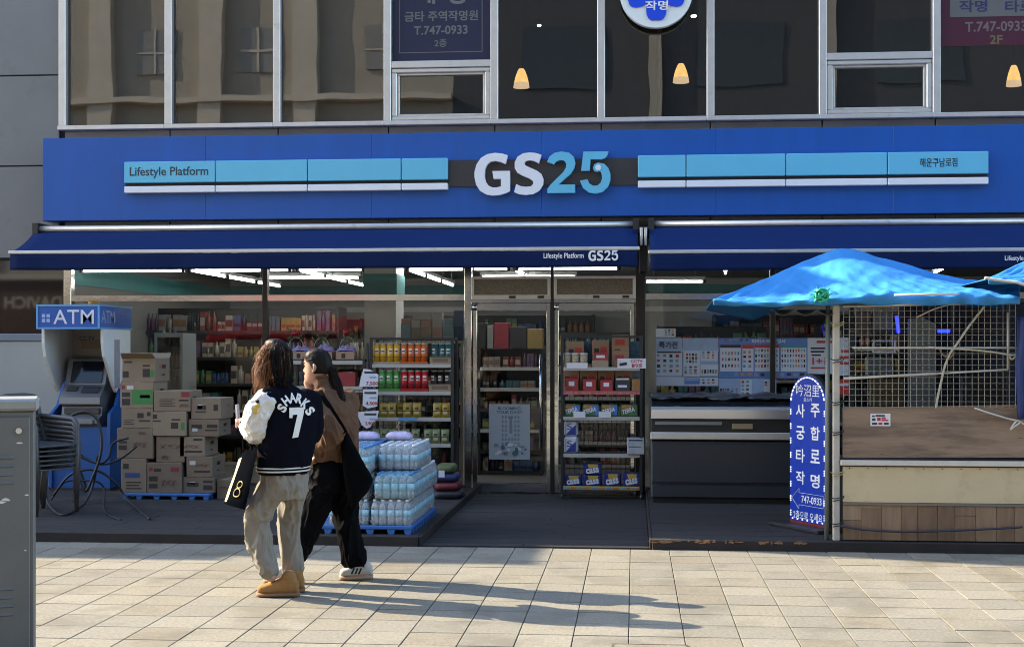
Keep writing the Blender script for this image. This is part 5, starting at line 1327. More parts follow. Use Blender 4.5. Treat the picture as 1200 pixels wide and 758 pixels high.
poster('window_poster', 768, 396, 800, 441, 1, 'pale poster with a grid of small products at the left end of the poster strip', [(769, 411, 799, 440, 0, 1), (770, 411.5, 798, 413.5, 4, 2)] + cells(770, 415, 799, 439, 4, 4), texts=(('특가전', 772, 400, 794, 408, M_darkp),))
poster('window_poster', 800, 396, 842, 442, 1, 'pale blue poster with bottle group, second from the left', [(801, 411, 820, 441, 0, 1), (821, 411, 841, 423, 0, 1), (821, 427, 841, 440, 0, 1)] + cells(804, 414, 818, 426, 4, 3, .8) + cells(802, 429, 819, 439, 3, 5, .7) + cells(822, 433, 841, 439, 6, 1, .8) + cells(823, 412, 840, 421, 3, 3))
pz = poster('window_poster', 842, 396, 946, 443, 2, 'long blue promotion poster with four product tables above the freezer', [(844, 404, 868, 435, 0, 1), (870, 404, 883, 435, 0, 1), (884.5, 404, 913, 435, 0, 1), (915, 404, 945, 435, 0, 1), (844, 404, 868, 407.5, 4, 2), (870, 404, 883, 408.5, 3, 2), (884.5, 404, 913, 407.5, 3, 2), (915, 404, 945, 407.5, 7, 2)]
       + cells(846, 412, 868, 434, 6, 3, .55) + cells(871, 411, 883, 433, 2, 4) + cells(885, 409, 913, 433, 8, 4, .6) + cells(916, 409, 945, 433, 9, 4, .6) + cells(845, 437, 945, 442, 13, 1, .75) + cells(849, 397.5, 880, 401.5, 5, 1, .5), texts=(('아이스크림 행사', 881, 397.5, 921, 402, M_cardw),))
poster('window_poster', 946, 396, 976, 438, 0, 'white poster with red one plus one offer beside the arched sign', [(957, 399, 975, 402, 3, 1), (950, 407, 967, 409, 4, 1), (950, 411, 966, 413, 4, 1), (951, 415, 962, 417, 4, 1), (950, 430, 968, 432, 3, 1)], texts=(('1+1', 952, 418.5, 968, 427.5, M_redp),))
poster('window_poster', 842, 443.5, 910, 466, 1, 'lower pale blue poster with product groups right of centre', [(868, 445, 881, 465, 0, 1), (895, 445, 909, 464, 0, 1)] + cells(844, 455, 855, 464, 4, 3, .8) + cells(857, 455, 867, 465, 2, 4) + cells(869, 446, 880, 464, 2, 4) + cells(882, 461, 894, 465, 5, 1, .8) + cells(896, 447, 908, 453, 2, 2))
poster('window_poster', 769, 441.5, 842, 452, 0, 'lower torn white poster at the left below the poster strip', [(802, 443, 820, 450, 2, 1), (803, 444, 819, 446, 1, 2)] + cells(823, 444, 840, 451, 3, 2, .6))
poster('window_poster', 768, 385, 792, 395, 0, 'small notice above the left end of the poster strip', cells(779, 386, 791, 394, 3, 3, .7))
poster('window_poster', 979.5, 395.5, 998, 440, 0, 'white notice with red letters behind the booth pole', [(986, 410, 996, 413, 3, 1), (984, 417, 995, 420, 3, 1), (984, 424, 996, 427, 3, 1)])
poster('window_poster', 982, 444, 999, 462, 3, 'red notice behind the booth mesh beside the pole', [(984, 449, 996, 452, 0, 1)])

# ---------------------------------------------------------------- chest freezer
fz0 = PZ
M_frz = mat('charcoal_freezer', (.040, .044, .052), .42, .2, var=.08, vscale=2)
fx0, fx1, fy0, fy1 = X(763, 13.2), X(968, 13.2), 13.2, 14.0
frz = thing('chest_freezer', 'long charcoal chest freezer with silver rails under the window posters', 'freezer', ((fx0+fx1)/2, fy0, fz0))
MB().box(fx0, fx1, fy0 + .01, fy1, fz0 + .05, Z(517, fy0, 840), 0, .008).build('body', M_frz, frz)
MB().box(fx0 + .02, fx1 - .02, fy0 + .04, fy1 - .02, fz0, fz0 + .049).build('plinth', M_black, frz)
zz = Z(567, fy0, 840)
MB().box(fx0 + .01, fx1 - .01, fy0, fy0 + .0095, fz0 + .06, zz - .012, 0, .004).build('lower_panel', M_frz, frz)
MB().box(fx0 + .01, fx1 - .01, fy0, fy0 + .0095, zz + .012, Z(520, fy0, 840), 0, .004).build('front_panel', M_frz, frz)
m = MB()
for k in range(60):
    x = fx0 + .06 + k * (fx1 - fx0 - .12) / 60; m.box(x, x + .016, fy0 - .002, fy0 + .009, zz - .009, zz + .009)
stuff(m.build('vent_slots', M_joint, frz))
MB().box(fx0 - .005, fx1 + .005, fy0 - .02, fy0 + .05, Z(515, fy0, 840), Z(506.5, fy0, 840), 0, .006).build('silver_rail', M_alu, frz)
MB().box(fx0, fx1, fy0 + .015, fy1, Z(516, fy0, 840) + .001, Z(491, fy0, 840), 0, .004).build('upper_band', M_black, frz)
MB().box(fx0 + .04, X(846, fy0), fy0 - .005, fy0 + .0145, Z(498, fy0, 840), Z(494, fy0, 840), 0, .002).build('lid_track', M_silver, frz)
MB().box(X(858, fy0), X(882, fy0), fy0 - .004, fy0 + .0145, Z(502.5, fy0, 860), Z(496.5, fy0, 860), 0, .002).build('price_tag', mat('yellowed_tag', (.32, .26, .14), .5), frz)
prismx(MB(), [(fy0 - .01, Z(490.5, fy0, 840)), (fy0 - .02, Z(480, fy0, 840)), (fy0 + .03, Z(478, fy0, 840) + .01), (fy0 + .07, Z(480, fy0, 840) + .005), (fy0 + .08, Z(490.5, fy0, 840))], fx0, fx1).build('top_rail', mat('bright_alu_rail', (.80, .82, .86), .28, .75), frz)
prismx(MB(), [(fy0 + .081, Z(488, fy0, 840)), (fy0 + .081, 1.0), (fy1 - .02, 1.06), (fy1, 1.06), (fy1, Z(488, fy0, 840))], fx0 + .01, fx1 - .01).build('glass_lid', mat('dark_freezer_glass', (.02, .025, .03), .06), frz)
cov2 = MB()
def drape(a, b):
    x = fx0 - .01 + (fx1 - fx0 + .02) * a; y = fy1 - .35 + .38 * b
    return (x, y, 1.075 + .035 * math.sin(math.pi * b) + .035 * noise.noise(Vector((x * 5, y * 6, 1))) + .02 * noise.noise(Vector((x * 13, y * 9, 4))))
solidify(cov2.grid(drape, 60, 10).build('folded_cover', mat('dark_plastic_cover', (.035, .036, .042), .35, var=.25, vscale=6), frz), .006)
# glimpse of black folded sheet between rack and freezer is the cover's end
# ---------------------------------------------------------------- arched standing sign
sl_, sr_ = Vector((1.332, 11.65, 0)), Vector((1.570, 11.23, 0))
dv_ = sr_ - sl_; SW = dv_.length; srot = math.atan2(dv_.y, dv_.x)
M_sblue = mat('standing_sign_blue', (.010, .040, .36), .35, var=.08, vscale=3)
M_sred = mat('sign_red_base', (.16, .015, .015), .5)
ss = thing('standing_sign', 'blue arched standing sign with white Korean lettering left of the booth pole', 'sign', (sl_.x, sl_.y, PZ), rotz=srot)
SB, STOP = .055, 1.262
r_ = SW / 2
arch = [(0, SB), (SW, SB), (SW, STOP - r_ * .95)] + [(r_ + r_ * math.cos(t), STOP - r_ * .95 + r_ * .95 * math.sin(t)) for t in [math.pi * k / 20 for k in range(1, 20)]] + [(0, STOP - r_ * .95)]
MB().prism(arch, -.03, .03).build('panel', M_sblue, ss)
arch2 = [(r_ + (x - r_) * 1.03, SB + (z - SB) * 1.008) for x, z in arch]
MB().prism(arch2, -.022, .022).build('edge_band', M_dkgrey, ss)
MB().box(.0, SW, -.028, .028, .03, SB - .001).build('red_foot', M_sred, ss)
MB().box(-.12, SW + .08, -.17, .17, 0, .029, 0, .006).build('base_plate', M_black, ss)
M_led = mat('lit_led', (.85, .9, 1.0), .4, emit=.22)
led = MB()
per = arch[2:] + [arch[0]]
def ledspot(x, z, k):
    led.lathe([(.007, 0), (.007, .006), (.003, .009)], (0, 0, 0), 6)
    o = len(led.v) - 18
    for q in range(o, len(led.v)):
        a, b, c = led.v[q]; led.v[q] = (x + a, -.0305 - c, z + b)
nled = 8
for k in range(nled):
    z = SB + .04 + k * (STOP - r_ - SB) / nled
    for dz in (0, .018, .036):
        ledspot(.014, z + dz, 0); ledspot(SW - .014, z + dz, 0)
for k in range(1, 18):
    t = math.pi * k / 18
    for dt in (0, .06): ledspot(r_ + (r_ - .016) * math.cos(t + dt), STOP - r_ * .95 + (r_ * .95 - .016) * math.sin(t + dt), 0)
for k in range(7): ledspot(.04 + k * (SW - .08) / 6, SB + .014, 0)
stuff(led.build('led_lights', M_led, ss))
def stext(s, x0, z0, x1, z1, bold=.02, y=-.0325):
    text_into(MB(), s, (x0, y, z0), (x1 - x0, 0, 0), (0, 0, z1 - z0), 0, bold).build('lettering', M_text, ss)
dz_ = -PZ
for s, zc_ in zip('사궁타작', (1.045, .862, .672, .49)): stext(s, .085, zc_ + dz_ - .056, .205, zc_ + dz_ + .056)
for s, zc_ in zip('주합로명', (1.056, .868, .680, .478)): stext(s, .285, zc_ + dz_ - .056, .405, zc_ + dz_ + .056)
stext('吟沼里', .09, 1.165 + dz_, .40, 1.265 + dz_, .0); stext('음소리', .19, 1.125 + dz_, .30, 1.155 + dz_, 0)
stext('747-0933', .16, .285 + dz_, .43, .345 + dz_, .015); stext('2층으로 오세요', .05, .145 + dz_, .44, .215 + dz_, .015)
ar = MB(); zc_ = .315 + dz_
o_ = [(.03, zc_), (.13, zc_ + .085), (.13, zc_ + .05), (.455, zc_ + .05), (.455, zc_ - .05), (.13, zc_ - .05), (.13, zc_ - .085)]
for k in range(len(o_)):
    (xa, za), (xb, zb2) = o_[k], o_[(k+1) % len(o_)]
    ar.bar((xa, -.0318 - .0002 * k, za), (xb, -.0318 - .0002 * k, zb2), .002, .007, up=(0, 1, 0))
ar.build('arrow_outline', M_text, ss)

# ---------------------------------------------------------------- market booth
yB = 10.74
bx0, bx1 = X(987.5, yB), X(1330, yB)
booth = thing('market_booth', 'closed market booth of wood panels and wire mesh under the blue tarpaulin', 'booth', ((bx0+bx1)/2, yB, PZ))
M_ply = mat('stained_plywood', (.25, .172, .115), .75, var=.25, vscale=3, stretch=(.5, 1, 4), bump=.3, bscale=30, dirt=((.115, .078, .055), 2.2, .47, .75), spots=((.04, .028, .02), 9, .12, .7))
M_cream = mat('cream_panel', (.56, .45, .27), .55, var=.06, vscale=3, dirt=((.36, .28, .16), 2.0, .52, .6), spots=((.15, .11, .07), 6, .05, .7))
M_polew = mat('cream_painted_pole', (.42, .385, .32), .55, var=.15, vscale=8, dirt=((.22, .17, .12), 9, .58, .6))
M_wire = mat('beige_wire', (.33, .30, .24), .5, .3, var=.1)
zA = lambda v: Z(v, yB, 1080)
MB().box(bx0 - .075, bx0 - .025, yB - .02, yB + .03, PZ, 1.90, 0, .008).build('front_pole', M_polew, booth)
MB().cyl((bx0 - .115, yB + .05, PZ), (bx0 - .105, yB + .05, 1.90), .018, 10).build('side_pole', mat('grey_green_pole', (.16, .19, .17), .5), booth)
MB().prism([(bx0, zA(537)), (bx1, zA(534)), (bx1, zA(471)), (bx0, zA(478))], yB, yB + .02).build('plywood_board', M_ply, booth)
MB().box(bx0 - .02, bx1, yB - .035, yB + .3, zA(545.5), zA(539), 0, .004).build('counter_edge', M_alu, booth)
MB().box(bx0 - .02, bx1, yB - .02, yB + .3, zA(538.5), zA(537.4)).build('counter_gap', M_joint, booth)
MB().box(bx0, bx1, yB - .012, yB + .012, zA(589), zA(547), 0, .003).build('cream_panel', M_cream, booth)
for k in range(16):
    x = bx0 + .05 + k * .14; MB().lathe([(.004, 0), (.004, .003)], (0, 0, 0), 6).v
    MB().cyl((x, yB - .016, zA(549)), (x, yB - .0125, zA(549)), .0045, 8).build('nail_head', M_darkframe, booth)
MB().box(bx0, bx1, yB - .018, yB + .01, zA(592), zA(589.3)).build('trim_strip', mat('grey_trim', (.16, .14, .12), .6), booth)
g = random.Random(9); x = bx0
M_pl = [mat('laminate_plank_%d' % i, c, .6, var=.30, vscale=4, stretch=(5, 1, .6), bump=.1, bscale=30) for i, c in enumerate([(.20, .122, .07), (.26, .165, .096), (.165, .098, .058), (.29, .195, .12)])]
while x < bx1:
    w_ = g.uniform(.12, .16)
    zsplit = g.uniform(.12, .34) if g.random() < .55 else None
    z0, z1 = PZ + .01, zA(592) - .002
    spans = [(z0, z1)] if not zsplit else [(z0, z0 + zsplit - .001), (z0 + zsplit + .001, z1)]
    for a, b in spans:
        if b - a > .02: MB().box(x + .001, x + w_ - .001, yB - g.uniform(.006, .010), yB + .012, a, b, 0, .0015).build('plank', g.choice(M_pl), booth)
    x += w_
MB().box(bx0 + .02, bx1, yB + .03, yB + .06, PZ, PZ + .05).build('skid', M_black, booth)
MB().box(bx0, bx1, yB + .5, yB + 1.5, PZ, zA(548) - .02).build('counter_carcass', M_dkgrey, booth)
MB().box(bx1 - .05, bx1, yB, yB + 1.5, zA(548), 2.0).build('far_post', M_polew, booth)
# mesh screen
yM = yB - .012
zm0, zm1 = zA(478) + .005, Z(357, yM, 1080)
mw = wire_panel(bx0 + .005, X(1190, yM), zm0, zm1, yM, .046, .0019)
stuff(mw.build('wire_mesh', M_wire, booth))
def rod(u0, v0, u1, v1, r, m=None, y=yM - .012, name='mesh_rod'):
    return MB().cyl(P(u0, v0, y), P(u1, v1, y), r, 8).build(name, m or M_polew, booth)
rod(988, 359, 1190, 354.5, .009); rod(999, 407.5, 1192, 407.5, .008); rod(989, 443.5, 1100, 437.5, .010); rod(1100, 437.5, 1181, 433, .008); rod(1181, 366, 1181, 433, .008)
# ropes tied to the mesh
M_rope = mat('dirty_rope', (.40, .36, .27), .8, var=.2, vscale=30)
def rope(pts, r, label, m=M_rope, y=yB - .035):
    pp = [P(a, b, y - .004 * (i % 2)) for i, (a, b) in enumerate(pts)]
    MB().tube(smooth_path(pp), r, 6).top('rope', m, label, 'rope', pp[0], 'ropes tied to the booth')
rope([(1153, 359), (1149, 365), (1135, 383), (1120, 405), (1113, 415), (1107, 430), (1103, 447), (1099, 465), (1097, 478)], .009, 'cream rope running diagonally down the booth mesh')
rope([(1096, 408), (1125, 409), (1160, 412), (1185, 416), (1192, 415), (1186, 421), (1183, 417)], .007, 'cream rope running right to the blue cloth')
rope([(1074, 372), (1095, 362), (1112, 357)], .006, 'short cream rope at the top of the mesh')
rope([(1101, 409), (1107, 417), (1118, 412), (1112, 420), (1103, 414)], .005, 'small brown knot in the middle of the mesh', mat('brown_rope', (.20, .13, .08), .8))
rope([(1142, 478), (1160, 484), (1180, 490), (1195, 494), (1188, 500), (1184, 503), (1192, 493), (1200, 497)], .007, 'white cord tied in a bow on the plywood board', mat('white_cord', (.55, .53, .48), .7))
rope([(985, 616), (1010, 620), (1050, 622.5), (1100, 622), (1150, 620), (1190, 618), (1198, 617)], .008, 'dark rope across the booth foot', mat('dark_blue_rope', (.03, .035, .05), .7))
for k, v in enumerate((378, 420, 470, 505, 553, 582, 612)):
    rope([(973, v), (978, v + 2), (984, v + 1), (989, v - 1), (986, v + 3), (976, v + 5)], .004, 'thin wire wound round the booth poles, %s from the top' % ORD[k], mat('yellow_wire', (.36, .30, .10), .6) if k in (4, 0) else M_black)
# notice on the plywood
a, b = P(1020, 499, yB - .004), P(1043.5, 484.5, yB - .004)
nt_ = MB().box(a.x, b.x, yB - .004, yB - .001, a.z, b.z).top('small_notice', M_signw, 'small white notice with red print on the plywood board', 'notice', (a.x, yB - .004, a.z))
m = MB(); 
for (p, q, r, s, k) in ((1022, 486.5, 1025, 488.5, 0), (1026, 486, 1037, 488, 0), (1028, 489, 1032, 493, 1), (1033, 488.8, 1038, 491, 1), (1033, 491.6, 1041, 493.2, 1), (1022, 490, 1026, 493, 0), (1022, 495, 1028, 497.5, 0), (1029.5, 495, 1034, 497.5, 1), (1036, 495, 1041.5, 497.5, 0)):
    c, d = P(p, s, yB - .006), P(r, q, yB - .006); m.box(c.x, d.x, yB - .0055, yB - .0045, c.z, d.z, k)
stuff(m.build('print', [M_ink, M_red], nt_))
# things behind the mesh
yi = 11.9
a, b = P(1065, 480, yi), P(1097, 372, yi)
MB().prism([(a.x, 1.0), (b.x, 1.0), (b.x, b.z - .06), (a.x + .12, b.z), (a.x, b.z - .01)], yi, yi + .05).top('grey_panel', mat('blue_grey_board', (.15, .185, .205), .5, var=.06), 'upright blue grey panel standing behind the booth mesh', 'panel', (a.x, yi, 1.0))
M_neon = mat('blue_led_strip', (.01, .02, 1.0), .4, emit=1.5)
for k, (p, q, w_) in enumerate((((1050.5, 370), (1053, 390), 'upright'), ((1099, 388), (1113, 388), 'level'))):
    yy = 12.2; MB().tube([P(*p, yy), P(*q, yy)], .014, 8).top('led_strip', M_neon, '%s blue glowing light strip seen through the booth mesh' % w_, 'light strip', P(*p, yy))
yy = 12.3
fr = MB(); c, d = P(1023, 413.5, yy), P(1050, 398.5, yy)
for (x0, x1, z0, z1) in ((c.x, d.x, c.z, c.z + .014), (c.x, d.x, d.z - .014, d.z), (c.x, c.x + .014, c.z + .0141, d.z - .0141), (d.x - .014, d.x, c.z + .0141, d.z - .0141)): fr.box(x0, x1, yy, yy + .02, z0, z1)
fr.top('picture_holder', mat('white_plastic_frame', (.70, .74, .85), .4), 'small white rectangular holder behind the booth mesh', 'holder', (c.x, yy, c.z))
for (u0, v0, u1, v1, c_, w_) in ((1023, 366, 1046, 386, (.17, .18, .21), 'pale sheet'), (1003, 365, 1021, 395, (.10, .085, .085), 'brown carton'), (1015, 418, 1048, 439, (.12, .15, .17), 'grey crate'), (1020, 444, 1060, 476, (.09, .075, .04), 'olive sack'), (1127, 440, 1180, 476, (.03, .035, .05), 'dark crate')):
    a, b = P(u0, v1, 12.2), P(u1, v0, 12.2)
    if w_ in ('grey crate', 'olive sack', 'dark crate'): pass
    MB().box(a.x, b.x, 12.2, 12.26, a.z, b.z, 0, .006).top('stored_board', mat('stored_' + w_.replace(' ', '_'), c_, .6, var=.35, vscale=14), w_ + ' stowed behind the booth mesh', 'board', (a.x, 12.2, a.z), 'stowed things in the booth')
MB().box(X(1056, 12.7), bx1 - .06, 12.66, 12.68, .75, 1.98).top('booth_shade_sheet', mat('booth_shade_navy', (.008, .012, .03), .7, var=.3), 'dark navy sheet added behind the booth mesh in place of deep shade', 'sheet', (X(1120, 12.7), 12.66, .75))  # added sheet, its dark colour paints the shade behind the mesh
sh_ = thing('booth_shelf', 'dark shelf frame carrying the stowed things behind the booth mesh', 'shelf', (X(1080, 12.4), 12.4, PZ))
for v in (387, 414, 440, 478): MB().box(X(1000, 12.3), X(1185, 12.3), 12.27, 12.5, Z(v, 12.3, 1080) - .015, Z(v, 12.3, 1080)).build('board', M_dkgrey, sh_)
for u in (1000, 1060, 1120, 1185): MB().box(X(u, 12.4) - .02, X(u, 12.4) + .02, 12.501, 12.54, PZ, 1.95).build('upright', M_dkgrey, sh_)

# ---------------------------------------------------------------- blue tarpaulins
M_tarp = mat('blue_tarpaulin', (.045, .235, .55), .65, spec=.12, var=.14, vscale=3, bump=.4, bscale=22, stretch=(1, .5, 1))
def interp(tab, u):
    if u <= tab[0][0]: return tab[0][1]
    for (a, b), (c, d) in zip(tab[:-1], tab[1:]):
        if u <= c:
            t = (u - a) / (c - a); return b + (d - b) * t
    return tab[-1][1]
def make_tarp(name, label, u0, u1, ridge, eave, hem, yr_, ye, tip):
    def fn(a, b):
        u = u0 + (u1 - u0) * a
        yR = interp(yr_, u)
        R_, E_, H_ = P(u, interp(ridge, u), yR), P(u, interp(eave, u), ye), P(u, interp(hem, u), ye + .02)
        if b < .25:                                # rear slope behind the ridge
            t = 1 - b / .25; p = R_ + Vector((.05 * t, (12.9 - yR) * t, -.30 * t * min(1, (u - u0) / 60 + .05)))
        elif b < .80:
            t = (b - .25) / .55; p = R_.lerp(E_, t); sag = math.sin(math.pi * t)
            p.z -= .045 * sag * (.5 + .5 * math.sin(p.x * 2.2))
            n = Vector((p.x * 3.0 + t * 2, t * 2.5, 1.7))
            w1 = noise.noise(n * 2.3 + Vector((3, 1, 0))); p.z += (.035 * noise.noise(n) + .016 * noise.noise(n * 3.1) + .010 * (1 - 2 * abs(w1) ** .7)) * (.3 + .7 * t)
            kd = (p - P(963, 346, 10.54)); p.z += .012 * math.sin(14 * math.atan2(kd.z * 2.2, kd.x + 1e-6)) * math.exp(-kd.length * 2.2)
            p.z += .010 * math.sin((p.x - t * .6) * 34 + 3 * noise.noise(n)) * t * t
        else:
            t = (b - .8) / .2; p = E_.lerp(H_, t)
            p.y += .03 * t * math.sin(p.x * 21 + 2 * math.sin(p.x * 5)) - .01 * math.sin(math.pi * t)
            p.z += .006 * math.sin(p.x * 16) * t
        return p
    mb = MB().grid(fn, 150, 44)
    o = mb.top(name, M_tarp, label, 'tarpaulin', tip)
    return solidify(o, .004)
make_tarp('tarpaulin', 'large blue tarpaulin peaked over the market booth', 836, 1195,
    [(836, 351), (850, 345), (900, 326), (940, 308), (972, 294), (985, 291), (1000, 293), (1040, 304), (1090, 319), (1130, 328), (1200, 331)],
    [(836, 352), (850, 353), (880, 354), (920, 354), (964, 349), (1000, 348), (1040, 344), (1100, 346), (1150, 347), (1200, 349)],
    [(836, 353), (852, 357), (862, 359), (900, 359), (940, 358), (964, 357), (1000, 356), (1060, 357.5), (1120, 357), (1200, 357)],
    [(836, 10.70), (860, 11.0), (900, 11.5), (960, 12.1), (1200, 12.1)], 10.60, P(985, 356, 10.6))
make_tarp('tarpaulin', 'second blue tarpaulin entering at the right edge', 1158, 1345,
    [(1158, 327), (1175, 319), (1200, 306), (1240, 288), (1270, 285), (1345, 300)], [(1158, 329), (1345, 334)], [(1158, 332), (1345, 341)],
    [(1158, 10.56), (1200, 10.9), (1345, 11.6)], 10.45, P(1250, 340, 10.45))
rope([(1154, 325.5), (1165, 327.5), (1180, 329.5), (1192, 331), (1200, 333.5), (1215, 337)], .011, 'white rope along the second tarpaulin at the right edge', mat('white_cord', (.55, .53, .48), .7), y=10.42)
MB().tube([P(1048, 345.5, 10.55), P(1122, 344.5, 10.55)], .009, 8).top('white_rod', mat('white_plastic_rod', (.60, .62, .64), .4), 'white rod lying along the front edge of the blue tarpaulin', 'rod', P(1085, 345, 10.55))
kn = MB(); kc = P(963, 346, 10.54); g = random.Random(12)
for k in range(9):
    ph = [g.uniform(0, 6.28) for _ in range(3)]; rr2 = g.uniform(.025, .055)
    kn.tube([kc + Vector((rr2 * math.cos(t + ph[0]), .03 * math.sin(2*t + ph[1]), rr2 * .9 * math.sin(t + ph[2]))) for t in [2*math.pi*q/14 for q in range(14)]], .009, 6, closed=True)
for k in range(10):
    t = k * .63; kn.tube([kc, kc + Vector((.05 * math.cos(t), -.01, .045 * math.sin(t))), kc + Vector((.085 * math.cos(t + .2), -.02, .07 * math.sin(t + .2)))], [.007, .006, .003], 5)
kn.top('green_twine_knot', mat('green_twine', (.02, .36, .20), .45, var=.3, vscale=30), 'bright green twine knot at the front edge of the tarpaulin', 'knot', kc)
def cloth(a, b):
    u = 1191.5 + 26 * a; p = P(u, 371 + 120 * b, 10.66); p.y += .015 * math.sin(a * 14 + b * 3); p.x += .006 * math.sin(b * 9); return p
solidify(MB().grid(cloth, 14, 14).top('blue_cloth', mat('navy_cloth', (.012, .025, .11), .7, var=.2), 'navy cloth hanging at the right end of the booth', 'cloth', P(1204, 491, 10.66)), .004)
def under(a, b):
    p = P(905 + 75 * a, 360, 10.72); p.z -= .005 + .05 * (1 - b) * abs(math.sin(a * 9)) + .01; p.y += b * .2 ; return p
solidify(MB().grid(under, 30, 4).top('torn_lining', mat('brown_lining', (.15, .12, .085), .8, var=.3), 'torn brown lining hanging under the left part of the tarpaulin', 'lining', P(940, 361, 10.72)), .003)

# ---------------------------------------------------------------- across the street (seen in the glass)
YO = -10.0
M_ob1 = mat('brown_render', (.31, .285, .24), .8, var=.08, vscale=.7)
M_ob1p = mat('pale_stone_pilaster', (.47, .43, .36), .7, var=.08, vscale=1.5)
M_ob2 = mat('charcoal_cladding', (.045, .047, .052), .5, var=.1)
M_obw = mat('grey_window_glass', (.20, .20, .19), .25)
ob1 = thing('brown_office_building', 'brown rendered office building across the street, mirrored in the upper windows', 'building', (-18, YO, 0))
MB().box(-34, -5.2, YO - 10, YO, 0, 19).build('wall', M_ob1, ob1)
for x in (-26, -20, -15.6, -12.3, -9.5): MB().box(x - .35, x + .35, YO + .001, YO + .3, 3.6, 19).build('pilaster', M_ob1p, ob1)
for z in (3.6, 7.0, 8.75): MB().box(-34, -5.2, YO + .001, YO + .4, z, z + .16).build('cornice', M_ob1p, ob1)
ww = [MB().box(x - .55, x + .55, YO + .001, YO + .06, z, z + 1.3) for z in (4.6, 9.6, 12.6, 15.6) for x in (-28, -23, -17.8, -14, -10.9, -7.2)]
for w_ in ww:
    o = w_.build('window', M_obw, ob1)
    x0 = w_.v[0][0]; z0 = w_.v[0][2]
    MB().box(x0 + .52, x0 + .58, YO + .061, YO + .09, z0, z0 + 1.3).box(x0, x0 + .519, YO + .061, YO + .09, z0 + .62, z0 + .68).box(x0 + .581, x0 + 1.1, YO + .061, YO + .09, z0 + .62, z0 + .68).build('glazing_bar', M_ob1p, o)
dsn = thing('fascia_sign', 'dark brown shop fascia across the street whose letters mirror at the far left', 'sign', (-17.8, YO, 2.2))
MB().box(-21.5, -13, YO + .02, YO + .25, 1.9, 3.55).build('board', mat('dark_brown_board', (.055, .028, .018), .5), dsn)
text_into(MB(), 'DAVICH', (-16.75, YO + .27, 2.75), (-1.75, 0, 0), (0, 0, .36), 0, .02).build('lettering', mat('beige_lettering', (.55, .48, .40), .5), dsn)
ob2 = thing('charcoal_building', 'dark charcoal building across the street, mirrored in the right upper windows', 'building', (8, YO, 0))
MB().box(-5.2, 30, YO - 10, YO, 0, 19).build('wall', M_ob2, ob2)
for z in (5, 9, 13): 
    for x in (-2, 3, 8, 13, 18): MB().box(x - 1.2, x + 1.2, YO + .001, YO + .05, z, z + 1.8).build('window', mat('black_window', (.03, .035, .04), .08), ob2)
for x in (.6, 5.5): MB().box(x - .15, x + .15, YO + .051, YO + .3, 0, 19).build('pilaster', M_ob1, ob2)
rcn = thing('red_canopy', 'red canopy stall across the street, mirrored in the shop window', 'canopy', (-9, -6, 0))
def rc_fn(a, b): return (-11 + 4 * a, -7.2 + 1.8 * b, 2.35 - .35 * b + .04 * math.sin(a * 25))
solidify(MB().grid(rc_fn, 40, 4).build('roof', mat('red_fabric', (.50, .02, .03), .7), rcn), .01)
solidify(MB().grid(lambda a, b: (-11 + 4 * a, -5.38, 1.99 - .25 * b + .015 * math.sin(a * 60)), 60, 2).build('valance', mat('red_fabric', (.50, .02, .03), .7), rcn), .01)
for x in (-10.9, -7.1):
    for y in (-7.1, -5.45): MB().cyl((x, y, -.03), (x, y, 2.3 if y < -6 else 1.97), .03, 8).build('pole', M_alu, rcn)
# ---------------------------------------------------------------- the two walkers
import bmesh
def Q(u, v, t):
    """point at depth t along the view, seen at photo position (u, v)"""
    a = (u - 600) / F; return Vector((t * (a * CT - ST), t * (CT + a * ST), H + (409 - v) / F * t))
RT, FW = Vector((CT, ST, 0)), Vector((-ST, CT, 0))
UPV = Vector((0, 0, 1))
def ell(c, phi, ra, rb, n=28, pw=2.0, tilt=(0, 0)):
    """horizontal ring: ra along the shoulder axis turned phi from the picture's right, rb across it"""
    s = RT * math.cos(phi) + FW * math.sin(phi); d = -RT * math.sin(phi) + FW * math.cos(phi); out = []
    for k in range(n):
        t = 2 * math.pi * k / n; x, y = math.cos(t), math.sin(t)
        x = math.copysign(abs(x) ** (2 / pw), x); y = math.copysign(abs(y) ** (2 / pw), y)
        out.append(c + s * (ra * x) + d * (rb * y) + UPV * (tilt[0] * x + tilt[1] * y))
    return out
def limb(mb, pts, n=14):
    """pts: (point, radius) chain, rounded ends"""
    P_ = [Vector(p) for p, r in pts]; R_ = [r for p, r in pts]
    d0 = (P_[0] - P_[1]).normalized(); d1 = (P_[-1] - P_[-2]).normalized()
    pp = [P_[0] + d0 * R_[0] * .8, P_[0] + d0 * R_[0] * .45] + smooth_path(P_, 5) + [P_[-1] + d1 * R_[-1] * .45, P_[-1] + d1 * R_[-1] * .8]
    rr = [R_[0] * .35, R_[0] * .85]
    for i in range(len(R_) - 1):
        for k in range(5): rr.append(R_[i] + (R_[i+1] - R_[i]) * k / 5)
    rr += [R_[-1], R_[-1] * .85, R_[-1] * .35]
    mb.tube(pp, rr, n)
    return mb
